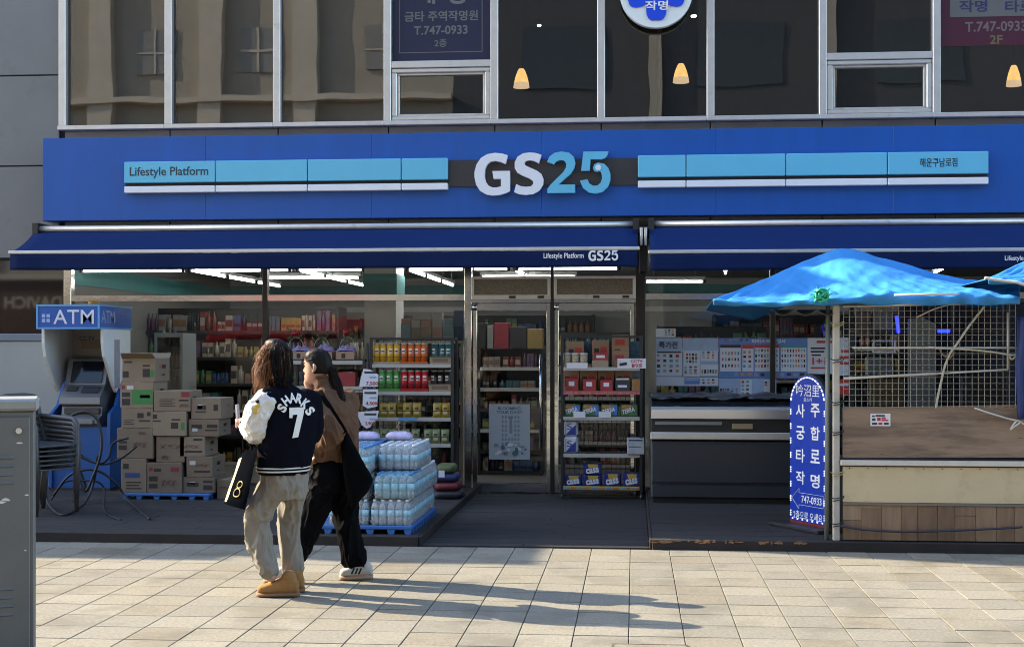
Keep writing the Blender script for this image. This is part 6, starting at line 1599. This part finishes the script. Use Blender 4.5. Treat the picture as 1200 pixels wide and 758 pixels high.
def fuse(mb, voxel, smooth=3, wr=None):
    """one continuous surface out of overlapping closed pieces"""
    me = mb.data('fusing', []); o = bpy.data.objects.new('fusing', me); COL.objects.link(o)
    md = o.modifiers.new('r', 'REMESH'); md.mode = 'VOXEL'; md.voxel_size = voxel; md.adaptivity = 0
    ev = o.evaluated_get(bpy.context.evaluated_depsgraph_get())
    m2 = bpy.data.meshes.new_from_object(ev)
    bpy.data.objects.remove(o); bpy.data.meshes.remove(me)
    bm = bmesh.new(); bm.from_mesh(m2)
    for _ in range(smooth): bmesh.ops.smooth_vert(bm, verts=bm.verts, factor=.5, use_axis_x=True, use_axis_y=True, use_axis_z=True)
    if wr:
        bm.normal_update()
        for v in bm.verts: v.co += v.normal * wr(v.co)
    for f in bm.faces: f.smooth = True
    bm.to_mesh(m2); bm.free()
    return m2
def part(me, name, m, parent):
    me.materials.clear(); me.materials.append(m); me.name = name
    me.transform(Matrix.Translation(-ORG[parent.name]))
    return new_obj(name, me, parent)
def bvh_of(me): return BVHTree.FromPolygons([v.co.copy() for v in me.vertices], [tuple(p.vertices) for p in me.polygons])
CAMP = Vector((0, 0, H))
def cast(bvh, u, v, off=.004, fallback=8.5):
    d = Q(u, v, 1.0) - CAMP; d = d.normalized()
    hit = bvh.ray_cast(CAMP, d)
    return (hit[0] - d * off) if hit[0] is not None else None
def subdivided(poly, step):
    out = []
    for i in range(len(poly)):
        a, b = poly[i], poly[(i+1) % len(poly)]; n = max(1, int(math.hypot(b[0]-a[0], b[1]-a[1]) / step))
        for k in range(n): out.append((a[0] + (b[0]-a[0]) * k / n, a[1] + (b[1]-a[1]) * k / n))
    return out
def sewn(mb, bvh, poly, off=.004, m=0):
    """an outline in photo positions laid on a garment"""
    pts = [cast(bvh, u, v, off) for u, v in poly]
    if any(p is None for p in pts): return
    mb.add(pts, [tuple(range(len(pts)))], m)
def fold(scale, amp, dirn, seed=0, fine=.3):
    """cloth creases: sharp winding ridges over soft swellings"""
    sx, sy, sz = dirn
    def f(p):
        q = Vector((p.x * sx, p.y * sy, p.z * sz)) * scale + Vector((seed, seed * 2, 0))
        q = q + Vector((noise.noise(q * .5), noise.noise(q * .5 + Vector((9, 2, 4))), noise.noise(q * .5 + Vector((5, 5, 5))))) * .9
        r1 = max(0, 1 - 2.6 * abs(noise.noise(q))) ** 1.6
        r2 = max(0, 1 - 2.6 * abs(noise.noise(q * 2.1 + Vector((3, 7, 1))))) ** 1.6
        return amp * (r1 * .75 + r2 * fine * .7 - .35) + amp * .35 * noise.noise(q * .7)
    return f
M_skin = mat('skin', (.42, .24, .165), .5, var=.05, vscale=20)
M_hair = mat('dark_hair', (.009, .0065, .0055), .55, spec=.15, var=.3, vscale=40)
M_hairb = mat('sunlit_brown_hair', (.20, .085, .036), .5, spec=.2, var=.3, vscale=40)
def foot(mb, heel, toe, w=1.0, h=1.0, z0=.0, prof=None, zmin=0.0):
    heel, toe = Vector(heel), Vector(toe); d = toe - heel; L_ = d.length; d.normalize(); s = Vector((-d.y, d.x, 0))
    prof = prof or [(0, .018, .055), (.04, .032, .075), (.18, .040, .095), (.38, .039, .095), (.58, .045, .070), (.78, .048, .055), (.92, .040, .048), (.98, .026, .040), (1.0, .012, .030)]
    rings = []
    for (f, hw, hh) in prof:
        c = heel + d * (L_ * f); r = []
        for k in range(16):
            t = 2 * math.pi * k / 16; x, y = math.cos(t), math.sin(t)
            x = math.copysign(abs(x) ** .7, x); y = math.copysign(abs(y) ** .75, y)
            r.append(Vector((c.x, c.y, 0)) + s * (hw * w * x) + UPV * (zmin + hh * h * .5 * (1 + y)))
        rings.append(r)
    mb.loft(rings)
    return mb
def strand(mb, pts, r, m=0, n=5):
    k = len(pts); sp = smooth_path([Vector(p) for p in pts], 3); q = len(sp)
    mb.tube(sp, [r * (1 - .75 * (i / (q - 1)) ** 2) for i in range(q)], n, m)

# ======== first walker: varsity jacket
T1 = 8.60
p1 = thing('person', 'walker in a black jacket with white sleeves and number 7, grey trousers, tan shoes', 'person', (Q(330, 700, T1).x, Q(330, 700, T1).y, 0))
PH1 = R(48)                                    # shoulder line: left shoulder near the viewer
S1 = RT * math.cos(PH1) + FW * math.sin(PH1); D1 = -RT * math.sin(PH1) + FW * math.cos(PH1)   # D1: the way she faces
tc = lambda u, v, dt=0: Q(u, v, T1 + dt)
head1 = tc(322, 420)
shL, shR = tc(337, 464) - S1 * .165, tc(337, 464) + S1 * .165
elL = tc(299, 507, -.10); haL = tc(286, 496, .10)
elR = shR + Vector((0, 0, -.25)) + RT * .02; haR = elR + D1 * .2 + Vector((0, 0, -.02))
hipL, knL, anL = tc(322, 568, -.05), tc(298, 611, -.03), tc(318, 676, -.02)
hipR, knR, anR = tc(345, 568, .10), tc(338, 620, .14), tc(342, 674, .16)
b = MB()
# body, hidden by the clothes save head, neck and the hand
b.loft([ell(tc(322, v), PH1 + R(15), a, c) for v, a, c in ((437, .045, .05), (432, .062, .075), (424, .072, .09), (415, .073, .092), (406, .06, .078), (400, .035, .045))])
limb(b, [(tc(333, 462), .055), (tc(326, 438), .048)])
b.loft([ell(tc(u, v), PH1, a, c) for u, v, a, c in ((333, 575, .15, .10), (334, 550, .14, .095), (335, 520, .13, .09), (336, 480, .155, .10), (336, 460, .13, .08), (334, 452, .06, .05))])
limb(b, [(shL, .05), (elL, .038), (haL + (elL - haL) * .2, .028)]); limb(b, [(shR, .05), (elR, .038), (haR, .028)])
limb(b, [(hipL, .075), (knL, .052), (anL, .036)]); limb(b, [(hipR, .075), (knR, .052), (anR, .036)])
foot(b, tc(349, 696), tc(306, 698), .8, .8, zmin=.012); foot(b, tc(354, 692, .16), tc(316, 692, .14), .8, .8, zmin=.012)
fa = (haL - elL).normalized()
palm = haL
limb(b, [(palm - fa * .02, .026), (palm + fa * .035, .030), (palm + fa * .06, .026)])
sd_ = fa.cross(UPV).normalized()
for k, (o, l) in enumerate(((-.024, .062), (-.008, .072), (.008, .068), (.024, .052))):
    r0 = palm + fa * .055 + sd_ * o
    limb(b, [(r0, .0092), (r0 + fa * l * .45 + UPV * -.008, .0088), (r0 + fa * l * .62 + UPV * -.032, .008), (r0 + fa * l * .45 + UPV * -.052, .007)], 8)
limb(b, [(palm + sd_ * -.028, .011), (palm + sd_ * -.042 + fa * .025 + UPV * .012, .010), (palm + sd_ * -.035 + fa * .055 + UPV * .012, .008)], 8)
body1 = part(fuse(b, .0075, 2), 'body', M_skin, p1)
# jacket
M_jack = mat('navy_black_wool', (.004, .0045, .0085), .9, var=.15, vscale=60, bump=.25, bscale=240, spec=.05)
M_ivory = mat('white_leather_sleeve', (.60, .57, .52), .42, var=.06, vscale=8, bump=.1, bscale=50)
j = MB()
j.loft([ell(tc(u, v), PH1, a, c, tilt=(0, ti)) for u, v, a, c, ti in ((332, 549, .168, .138, 0), (333, 544, .182, .148, 0), (335, 530, .192, .152, 0), (337, 510, .197, .146, 0), (339, 490, .196, .134, 0), (339.5, 474, .186, .116, 0), (337, 463, .155, .098, 0), (333, 455, .105, .082, 0), (330, 450, .070, .068, 0), (328, 446, .064, .062, 0))])
limb(j, [(tc(337, 470) + S1 * .13, .085), (shR + Vector((0, 0, -.06)) + S1 * .03, .075), (elR, .066), (haR, .045)])
limb(j, [(tc(337, 468) - S1 * .10, .08), (shL + Vector((0, 0, -.015)), .072)])
jm = fuse(j, .008, 3, fold(5, .010, (1, 1, .45), 3, .4))
jb = bvh_of(jm)
jacket = part(jm, 'jacket', M_jack, p1)
s = MB()
limb(s, [(shL + Vector((0, 0, -.02)) - S1 * .008, .072), (shL.lerp(elL, .35) - S1 * .02, .083), (shL.lerp(elL, .72) - S1 * .015, .090), (elL + Vector((0, 0, .01)) - RT * -.012, .082), (elL.lerp(haL, .5) + Vector((0, 0, -.005)), .060), (elL.lerp(haL, .78), .042)])
sm_ = fuse(s, .007, 2, fold(8, .014, (1, 1, 1.1), 8, .7))
sb = bvh_of(sm_)
sleeve = part(sm_, 'sleeve', M_ivory, p1)
c0, c1 = elL.lerp(haL, .76), elL.lerp(haL, .93)
MB().tube([c0, c0.lerp(c1, .3), c1], [.046, .043, .036], 16).build('cuff', M_jack, p1)
# knitted hem with two white stripes
hem = MB(); hz = [(332, 555, .160, .132), (332, 552, .172, .142), (332, 547, .177, .146), (332.5, 543.5, .176, .144)]
hem.loft([ell(tc(u, v), PH1, a, c, 40) for u, v, a, c in hz])
hemo = hem.build('hem_band', M_jack, p1)
for v in (546.6, 550.4):
    ring_ = ell(tc(332, v), PH1, .177, .146, 40); MB().tube(ring_, .0052, 6, closed=True).build('hem_stripe', M_ivory, hemo)
col_ = ell(tc(327.5, 447), PH1, .074, .072, 24, tilt=(0, -.012)); MB().tube(col_, .017, 8, closed=True).build('collar', M_jack, p1)
# lettering on the back
M_felt = mat('cream_felt', (.70, .67, .60), .85, var=.05)
M_feltb = mat('black_felt', (.006, .006, .008), .9)
def sewn_text(ch, uc_, vc_, w, h, ang, m, off, nm='letter', bold=.045, grow=0.0):
    vs, fs = text_mesh(ch, bold); mb_ = MB(); pts = []
    for (x, y) in vs:
        du, dv = (x - .5) * w, -(y - .5) * h
        ca, sa = math.cos(ang), math.sin(ang)
        p = cast(jb, uc_ + du * ca - dv * sa, vc_ + du * sa + dv * ca, off)
        if p is None: return
        pts.append(p)
    mb_.add(pts, fs); mb_.build(nm, m, jacket)
for ch, u, v, ang in (('S', 330.5, 478, -58), ('H', 335.3, 469.5, -36), ('A', 342.8, 465.5, -10), ('R', 350.8, 467, 14), ('K', 358, 473, 36), ('S', 363.3, 481.5, 52)):
    sewn_text(ch, u, v, 7.6, 11.5, R(ang), M_felt, .011)
sv = MB(); poly7 = [(339, 477.5), (356.5, 477), (356, 484), (349.5, 512), (342.5, 513.2), (348.6, 485.5), (343.2, 486), (342.6, 489.8), (339, 489.5)]
sewn(sv, jb, subdivided(poly7, 2.5), .011); 
if sv.f: sv.build('number', M_felt, jacket)
# sleeve patch
em = MB(); sewn(em, sb, subdivided([(296, 479), (300, 473), (304, 474), (305, 479), (303, 484), (297, 485)], 2), .004); 
if em.f: em.build('sleeve_patch', mat('yellow_patch', (.55, .36, .05), .7, var=.4, vscale=60), sleeve)
em = MB(); sewn(em, sb, subdivided([(299, 470), (303, 468), (304.5, 471.5), (301, 473)], 2), .005)
if em.f: em.build('sleeve_patch', M_jack, sleeve)
# trousers
M_trou = mat('grey_taupe_trousers', (.225, .200, .165), .75, var=.10, vscale=30, bump=.15, bscale=200, spec=.15)
t = MB()
t.loft([ell(tc(u, v), PH1, a, c) for u, v, a, c in ((332, 545, .138, .112), (332.5, 556, .152, .125), (333, 572, .156, .126), (333, 584, .140, .105))])
limb(t, [(hipL, .086), (hipL.lerp(knL, .55) - RT * .003, .086), (knL + RT * .008, .078), (knL.lerp(anL, .5) - RT * .004, .076), (anL + Vector((0, 0, .04)) - RT * .012, .064)])
limb(t, [(hipR, .082), (hipR.lerp(knR, .5), .078), (knR + RT * .006, .072), (knR.lerp(anR, .5) + RT * .004, .070), (anR + Vector((0, 0, .04)), .064)])
part(fuse(t, .007, 2, fold(6.5, .020, (1.2, 1.2, .5), 5, .7)), 'trousers', M_trou, p1)
# shoes: tan slippers with thick soles
M_tan = mat('tan_suede', (.30, .155, .058), .9, var=.12, vscale=25, spec=.1); M_sole = mat('dark_tan_sole', (.19, .10, .045), .8)
for (h_, t_, zz) in ((tc(351, 696), tc(301, 699), 0), (tc(357.5, 692, .16), tc(312, 692, .13), 0)):
    so_ = MB(); foot(so_, h_, t_, 1.12, 1, prof=[(0, .025, .03), (.05, .038, .03), (.3, .042, .03), (.7, .050, .03), (.93, .040, .03), (1.0, .018, .03)]); 
    sh1 = MB(); foot(sh1, h_ + (t_ - h_) * .012, h_ + (t_ - h_) * .985, 1.08, 1.12, zmin=.022)
    limb(sh1, [(h_ + (t_ - h_) * .22 + Vector((0, 0, .09 - h_.z)), .045), (h_ + (t_ - h_) * .25 + Vector((0, 0, .13 - h_.z)), .048)])
    so1 = part(fuse(sh1, .006, 3), 'shoe', M_tan, p1); so_.build('sole', M_sole, so1)
# hair: loose, shoulder length, blown to the left
hb = MB()
hb.loft([ell(tc(u, v), PH1 + R(15), a, c) for u, v, a, c in ((331, 448, .045, .04), (330, 438, .058, .056), (328, 428, .068, .074), (325.5, 416, .075, .088), (323.5, 406, .070, .084), (322.5, 400, .052, .064), (322.3, 397, .03, .035))])
hairo = part(fuse(hb, .008, 3, fold(24, .006, (1, 1, .25), 2)), 'hair', M_hair, p1)
st_d, st_b = MB(), MB(); g = random.Random(14)
for k in range(950):
    ang = g.uniform(0, 2 * math.pi); el_ = g.uniform(.25, 1.45)
    rad = Vector((math.cos(ang) * math.sin(el_), math.sin(ang) * math.sin(el_), math.cos(el_)))
    c = tc(324, 417)
    dv2 = RT * rad.x * .084 + FW * rad.y * .096 + UPV * rad.z * .106
    p0 = c + dv2
    if rad.z < .05: continue
    left = -rad.x                                   # picture-left side
    out = (RT * rad.x + FW * rad.y); out = out.normalized() if out.length > .1 else RT
    endv = g.uniform(440, 457) if left < .2 else g.uniform(442, 464)
    eu = 325 + rad.x * 15 + (g.uniform(-12, 2) if left > .2 else g.uniform(-3, 3))
    pe = Q(eu, endv, T1 + rad.y * .085 - (.02 if rad.y < 0 else 0))
    p1_ = c + out * g.uniform(.084, .100) + UPV * g.uniform(-.02, .02)
    p2_ = p1_.lerp(pe, .5) + out * g.uniform(.0, .018)
    brown = (left > .25 and g.random() < .75) or g.random() < .12  # brown on the left puts the sunlight into the hair colour
    strand(st_b if brown else st_d, [p0, p0.lerp(p1_, .6) + out * .01, p1_, p2_, pe], g.uniform(.0010, .0021))
for k in range(150):                                  # loose wisps flying left, in the brown painted for sunlit hair
    p0 = Q(g.uniform(308, 318), g.uniform(402, 425), T1 - g.uniform(.02, .10)); 
    pe = Q(g.uniform(295, 309), g.uniform(438, 466), T1 - g.uniform(.05, .16)); mid = p0.lerp(pe, .5) - RT * g.uniform(-.01, .05)
    strand(st_b, [p0, p0.lerp(mid, .5) - RT * .012, mid, pe], g.uniform(.0009, .0018), 0, 4)
stuff(st_d.build('hair_strands', M_hair, hairo)); stuff(st_b.build('sunlit_strands', M_hairb, hairo))
# tote bag hanging from her forearm
tb = thing('tote_bag', 'dark tote bag with gold print hanging from the arm of the walker in the jacket', 'bag', Q(280, 597, T1 - .1))
def tote(a, bb, side):
    tl, tr, br, bl = Q(283, 531, T1 - .03), Q(302, 524, T1 - .20), Q(287, 597, T1 - .20), Q(263, 590, T1 - .02)
    p = tl.lerp(tr, a).lerp(bl.lerp(br, a), bb)
    n = (tr - tl).cross(bl - tl).normalized()
    return p + n * side * (.035 * math.sin(math.pi * a) ** .6 * (.35 + .65 * bb) * (1 if bb < .97 else .6) + .006 * noise.noise(p * 14))
tm_ = MB(); tm_.grid(lambda a, bb: tote(a, bb, 1), 14, 16); tm_.grid(lambda a, bb: tote(a, bb, -1), 14, 16)
M_tote = mat('black_canvas', (.004, .0045, .006), .95, spec=.0, var=.2, vscale=12); M_toteg = mat('sunlit_canvas', (.52, .42, .20), .7, var=.4, vscale=10)
tm_.build('bag_body', M_tote, tb)
sdm = MB(); sdm.grid(lambda a, bb: tote(.0 + a * .30, .12 + bb * .83, 1) + (tote(.15, .5, 1) - tote(.15, .5, -1)).normalized() * .003, 5, 12); sdm.grid(lambda a, bb: tote(.0 + a * .30, .12 + bb * .83, -1) - (tote(.15, .5, 1) - tote(.15, .5, -1)).normalized() * .003, 5, 12); sdm.build('painted_sunlit_side', M_toteg, tb)  # pale strip paints sunlight on the left side of the black bag
gl_ = MB()
for (cu, cv, rr3) in ((.68, .62, .045), (.66, .76, .055)):
    sgn_ = -1 if (tote(.5, .5, -1) - CAMP).length < (tote(.5, .5, 1) - CAMP).length else 1
    gl_.tube([tote(cu + rr3 * 2.2 * math.cos(q), cv + rr3 * 1.3 * math.sin(q), sgn_) + (tote(.5, .5, sgn_) - tote(.5, .5, -sgn_)).normalized() * .004 for q in [2 * math.pi * z / 16 for z in range(16)]], .0035, 5, closed=True)
gl_.build('gold_print', mat('gold_ink', (.55, .40, .12), .5), tb)
for a_, off in ((.25, .0), (.75, .0)):
    for side in (1, -1):
        pS = tote(a_, .01, side); hook = elL.lerp(haL, .72) + Vector((0, 0, -.045)) + RT * (.012 * side)
        MB().tube(smooth_path([pS, pS.lerp(hook, .5) + RT * .008 * side, hook]), .0065, 6).build('strap', M_tote, tb)
# small white phone in her hand
ph_ = haL + fa * .085 + UPV * .03
pm = MB(); pm.bar(ph_ - UPV * .07 - RT * .01, ph_ + UPV * .07 - RT * .02, .012, .072, up=FW); pm.top('mobile_phone', mat('white_phone', (.68, .68, .67), .3), 'white phone in the hand of the walker in the jacket', 'phone', ph_)

# ======== second walker: brown top, black trousers
T2 = 9.16
p2 = thing('person', 'walker in a brown high necked top and wide black trousers with a ponytail', 'person', (Q(395, 682, T2).x, Q(395, 682, T2).y, 0))
PH2 = R(38)
S2 = RT * math.cos(PH2) + FW * math.sin(PH2); D2 = -RT * math.sin(PH2) + FW * math.cos(PH2)
td = lambda u, v, dt=0: Q(u, v, T2 + dt)
shL, shR = td(386, 466) - S2 * .155, td(386, 466) + S2 * .15
elL, haL = td(391, 507, -.17), td(371, 533, -.10)
elR, haR = td(372, 492, .16), td(364, 457, .02)
hipL, knL, anL = td(384, 556, -.03), td(368, 604, -.04), td(344, 658, -.05)
hipR, knR, anR = td(400, 556, .10), td(407, 604, .12), td(416, 668, .10)
b = MB()
FD = (-RT * .93 + FW * .25).normalized()                        # the way the face looks
FSd = FD.cross(UPV).normalized()
HC = td(371, 430)
def hd(f, s_, z): return HC + FD * f + FSd * s_ + UPV * z
rings = []
for z, fr, bk, w in ((-.115, .062, .0, .022), (-.10, .078, .01, .040), (-.075, .082, .045, .052), (-.04, .080, .078, .062), (0, .080, .092, .070), (.035, .086, .097, .073), (.07, .078, .09, .068), (.10, .052, .066, .052), (.118, .02, .03, .028)):
    r = []
    for k in range(28):
        t = 2 * math.pi * k / 28; x, y = math.cos(t), math.sin(t)
        r.append(hd((fr if x > 0 else bk) * x, w * y, z))
    rings.append(r)
b.loft(rings)
b.loft([[hd(.076 + e, s_ * q, z) for e, s_, q in ((0, 1, .012), (.0, -1, .012), (ext, -1, .006), (ext, 1, .006))] for z, ext in ((.012, .006), (-.01, .016), (-.028, .028), (-.04, .010))])   # nose
for z, e in ((-.058, .010), (-.070, .010)): limb(b, [(hd(.072 + e*.3, -.016, z), .0065), (hd(.078 + e*.3, 0, z), .0075), (hd(.072 + e*.3, .016, z), .0065)], 8)   # lips
limb(b, [(hd(.068, -.01, -.10), .012), (hd(.068, .01, -.10), .012)], 8)                      # chin
for sg in (-1, 1): limb(b, [(hd(-.012, sg * .073, .022), .011), (hd(-.020, sg * .078, .0), .013), (hd(-.010, sg * .072, -.028), .008)], 8)   # ears
limb(b, [(td(381, 462), .052), (HC - UPV * .085 - FD * .02, .046)])
b.loft([ell(td(u, v), PH2, a, c) for u, v, a, c in ((391, 566, .145, .10), (390, 545, .135, .095), (389, 515, .125, .09), (387, 480, .145, .095), (385, 464, .12, .08), (383, 456, .055, .05))])
limb(b, [(shL, .048), (elL, .036), (haL, .026)]); limb(b, [(shR, .048), (elR, .036), (haR, .026)])
limb(b, [(hipL, .075), (knL, .05), (anL, .035)]); limb(b, [(hipR, .075), (knR, .05), (anR, .035)])
foot(b, td(346, 669, -.05), td(312, 668, -.06), .8, .8, zmin=.012); foot(b, td(432, 678, .08), td(399, 679, .06), .8, .8, zmin=.012)
def hand(b, w, fa, up):
    sd = fa.cross(up).normalized()
    limb(b, [(w - fa * .01, .024), (w + fa * .035, .028), (w + fa * .06, .025)])
    for o, l in ((-.022, .060), (-.007, .070), (.008, .066), (.022, .050)):
        r0 = w + fa * .055 + sd * o
        limb(b, [(r0, .009), (r0 + fa * l * .45 - up * .006, .0088), (r0 + fa * l * .72 - up * .022, .008), (r0 + fa * l * .62 - up * .042, .007)], 8)
    limb(b, [(w - sd * .026, .011), (w - sd * .040 + fa * .028 + up * .008, .010), (w - sd * .034 + fa * .056 + up * .004, .008)], 8)
hand(b, haR, (UPV * .75 - RT * .35 + FW * .1).normalized(), FD); hand(b, haL, (haL - elL).normalized(), -RT)
body2 = part(fuse(b, .0065, 2), 'body', M_skin, p2)
M_eye = mat('dark_eye', (.02, .012, .01), .2); M_lip = mat('lips', (.36, .10, .09), .4)
for sg in (-1, 1):
    e_ = MB(); e_.tube([hd(.070, sg * .022, .006), hd(.0765, sg * .030, .007), hd(.070, sg * .038, .006)], [.004, .0075, .004], 8); e_.build('eye', M_eye, body2)
    e_ = MB(); e_.tube([hd(.080, sg * .018, .027), hd(.078, sg * .032, .031), hd(.066, sg * .045, .027)], [.003, .004, .002], 6); e_.build('eyebrow', M_hair, body2)
MB().tube([hd(.0765, -.017, -.064), hd(.0845, 0, -.063), hd(.0765, .017, -.064)], [.003, .0065, .003], 8).build('mouth', M_lip, body2)
# top
M_brown = mat('brown_fleece', (.115, .064, .038), .9, var=.14, vscale=20, bump=.3, bscale=160, spec=.1)
j = MB()
j.loft([ell(td(u, v), PH2, a, c) for u, v, a, c in ((390, 539, .150, .125), (390, 533, .168, .140), (391, 520, .172, .145), (391, 500, .172, .140), (389, 482, .172, .128), (387.5, 470, .160, .108), (385, 461, .115, .085), (382, 455, .075, .068), (380, 450, .062, .060), (378, 445, .060, .058), (377, 441, .059, .058))])
limb(j, [(td(386, 472) - S2 * .10, .085), (shL + Vector((0, 0, -.03)), .074), (shL.lerp(elL, .55), .070), (elL, .068), (elL.lerp(haL, .5), .060), (elL.lerp(haL, .88), .042)])
limb(j, [(td(386, 472) + S2 * .10, .08), (shR + Vector((0, 0, -.03)), .072), (elR, .062), (elR.lerp(haR, .5), .052), (elR.lerp(haR, .86), .038)])
jm2 = fuse(j, .0075, 2, fold(7, .020, (1, 1, .7), 12, .8)); jb = bvh_of(jm2)
top2 = part(jm2, 'top', M_brown, p2)
MB().tube(ell(td(377, 441.5), PH2, .057, .056, 24), .009, 8, closed=True).build('high_collar', M_brown, p2)
# trousers
M_blk = mat('black_trousers', (.0035, .0035, .0042), .7, var=.2, vscale=20, bump=.15, bscale=180, spec=.03)
t = MB()
t.loft([ell(td(u, v), PH2, a, c) for u, v, a, c in ((390, 534, .135, .11), (391, 545, .158, .132), (392, 560, .172, .14), (393, 575, .160, .125))])
limb(t, [(hipL, .098), (hipL.lerp(knL, .5), .092), (knL, .084), (knL.lerp(anL, .5), .080), (anL + Vector((0, 0, .03)), .074)])
limb(t, [(hipR, .098), (hipR.lerp(knR, .5), .094), (knR, .087), (knR.lerp(anR, .5), .082), (anR + Vector((0, 0, .075)), .090)])
part(fuse(t, .0075, 2, fold(6.5, .024, (1.2, 1.2, .6), 31, .8)), 'trousers', M_blk, p2)
# sneakers: cream with black stripes, gum sole
M_snk = mat('cream_leather', (.40, .385, .34), .5, var=.05); M_gum = mat('gum_sole', (.30, .185, .10), .7)
for n_, (h_, t_) in enumerate(((td(437, 678, .09), td(397.5, 680.5, .05)), (td(350, 669, -.05), td(309, 667, -.06)))):
    sh2 = MB(); foot(sh2, h_ + (t_ - h_) * .01, h_ + (t_ - h_) * .985, .98, 1.05, zmin=.026)
    sm2 = fuse(sh2, .006, 2); sbv = bvh_of(sm2); so2 = part(sm2, 'sneaker', M_snk, p2)
    so_ = MB(); foot(so_, h_, t_, 1.05, 1, prof=[(0, .022, .036), (.05, .036, .034), (.3, .040, .032), (.7, .049, .032), (.93, .040, .034), (1.0, .018, .036)]); so_.build('sole', M_gum, so2)
    if n_ == 0:
        for k in range(3):
            sm3 = MB(); u = 411 + k * 4.2; sewn(sm3, sbv, subdivided([(u, 672.2), (u + 2.2, 672.2), (u + 5.0, 665.5), (u + 3.2, 665.2)], 1.5), .003)
            if sm3.f: sm3.build('stripe', M_feltb, so2)
# hair: tied back, ponytail
hb = MB(); HR = []
for z, fr, bk, w in ((-.045, -.01, .088, .066), (-.01, .005, .102, .078), (.03, .050, .108, .082), (.07, .082, .100, .078), (.105, .064, .080, .064), (.125, .025, .04, .035)):
    HR.append([hd((fr if math.cos(t) > 0 else bk) * math.cos(t), w * math.sin(t), z) for t in [2 * math.pi * k / 28 for k in range(28)]])
hb.loft(HR)
tail = [(hd(-.095, 0, -.005), .028), (td(391, 440, -.02), .027), (td(395, 450, -.03), .029), (td(399, 460, -.05), .022), (td(402, 468, -.06), .012)]
limb(hb, tail)
hairo = part(fuse(hb, .0075, 3, fold(26, .004, (1, .6, .5), 4)), 'hair', M_hair, p2)
sd2 = MB(); g = random.Random(3)
for k in range(340):
    y_ = g.uniform(-1, 1); p0 = hd(.075 - .03 * y_ * y_, .07 * y_, .085 - .05 * abs(y_)); pm_ = hd(-.01, .083 * y_ * 1.0, .118 - .07 * y_ * y_); pk = hd(-.105, .015 * y_, .0 + g.uniform(-.01, .02))
    strand(sd2, [p0, p0.lerp(pm_, .5) + UPV * .010, pm_, pm_.lerp(pk, .6) - FD * .014 + UPV * .008, pk], g.uniform(.0009, .0018))
for k in range(260):
    off = Vector((g.gauss(0, 1), g.gauss(0, 1), g.gauss(0, 1))).normalized(); pts = [p + off * r * g.uniform(.8, 1.15) for p, r in tail[:4]] + [td(402 + g.uniform(-4, 4), 470 + g.uniform(-8, 6), -.06)]
    strand(sd2, pts, g.uniform(.0009, .0018))
for k in range(14):
    p0 = hd(.08, .05 * g.uniform(-1, 1), .07); pe = hd(.085 + g.uniform(-.01, .03), .06 * g.uniform(.2, 1), -.05 + g.uniform(-.03, .03)); strand(sd2, [p0, p0.lerp(pe, .5) + FD * .02, pe], .0014)
stuff(sd2.build('hair_strands', M_hair, hairo))
# black shoulder bag
bg_ = thing('shoulder_bag', 'black shoulder bag on the back of the walker in the brown top', 'bag', Q(418, 589, T2 - .1))
poly = [(404, 503), (411, 512), (419, 528), (430, 548), (437.5, 562), (431, 576), (418, 590), (412, 588), (405, 572), (401, 545), (400, 520)]
m = MB(); rr4 = []
pc_ = (411, 550)
for sgn_, sc2 in ((-1, .55), (-.85, .86), (-.45, 1.0), (.45, 1.0), (.85, .86), (1, .55)):
    rr4.append([Q(pc_[0] + (u - pc_[0]) * sc2, pc_[1] + (v - pc_[1]) * sc2, T2 - .13 + .055 * sgn_) for u, v in subdivided(poly, 5)])
m.loft(rr4)
M_bag = mat('black_nylon', (.004, .0043, .0047), .9, spec=.02, var=.25, vscale=9, bump=.2, bscale=20)
part(fuse(m, .009, 4, fold(9, .008, (1, 1, .6), 6)), 'bag_body', M_bag, bg_)
stp = []
for (u, v) in ((375, 458), (377, 463), (381, 469), (386, 476), (391, 484), (396, 492), (401, 500), (405, 507)):
    p = cast(jb, u, v, .006); stp.append(p if p is not None else Q(u, v, T2 - .17))
stp = smooth_path(stp, 3); w_ = MB(); vs = []
for i, p in enumerate(stp):
    d = (stp[min(i+1, len(stp)-1)] - stp[max(i-1, 0)]).normalized(); n_ = (p - CAMP).normalized(); s_ = d.cross(n_).normalized() * .016
    vs += [p - s_, p + s_]
w_.add(vs, [(2*i, 2*i+1, 2*i+3, 2*i+2) for i in range(len(stp)-1)]); solidify(w_.build('strap', M_bag, bg_), .005)
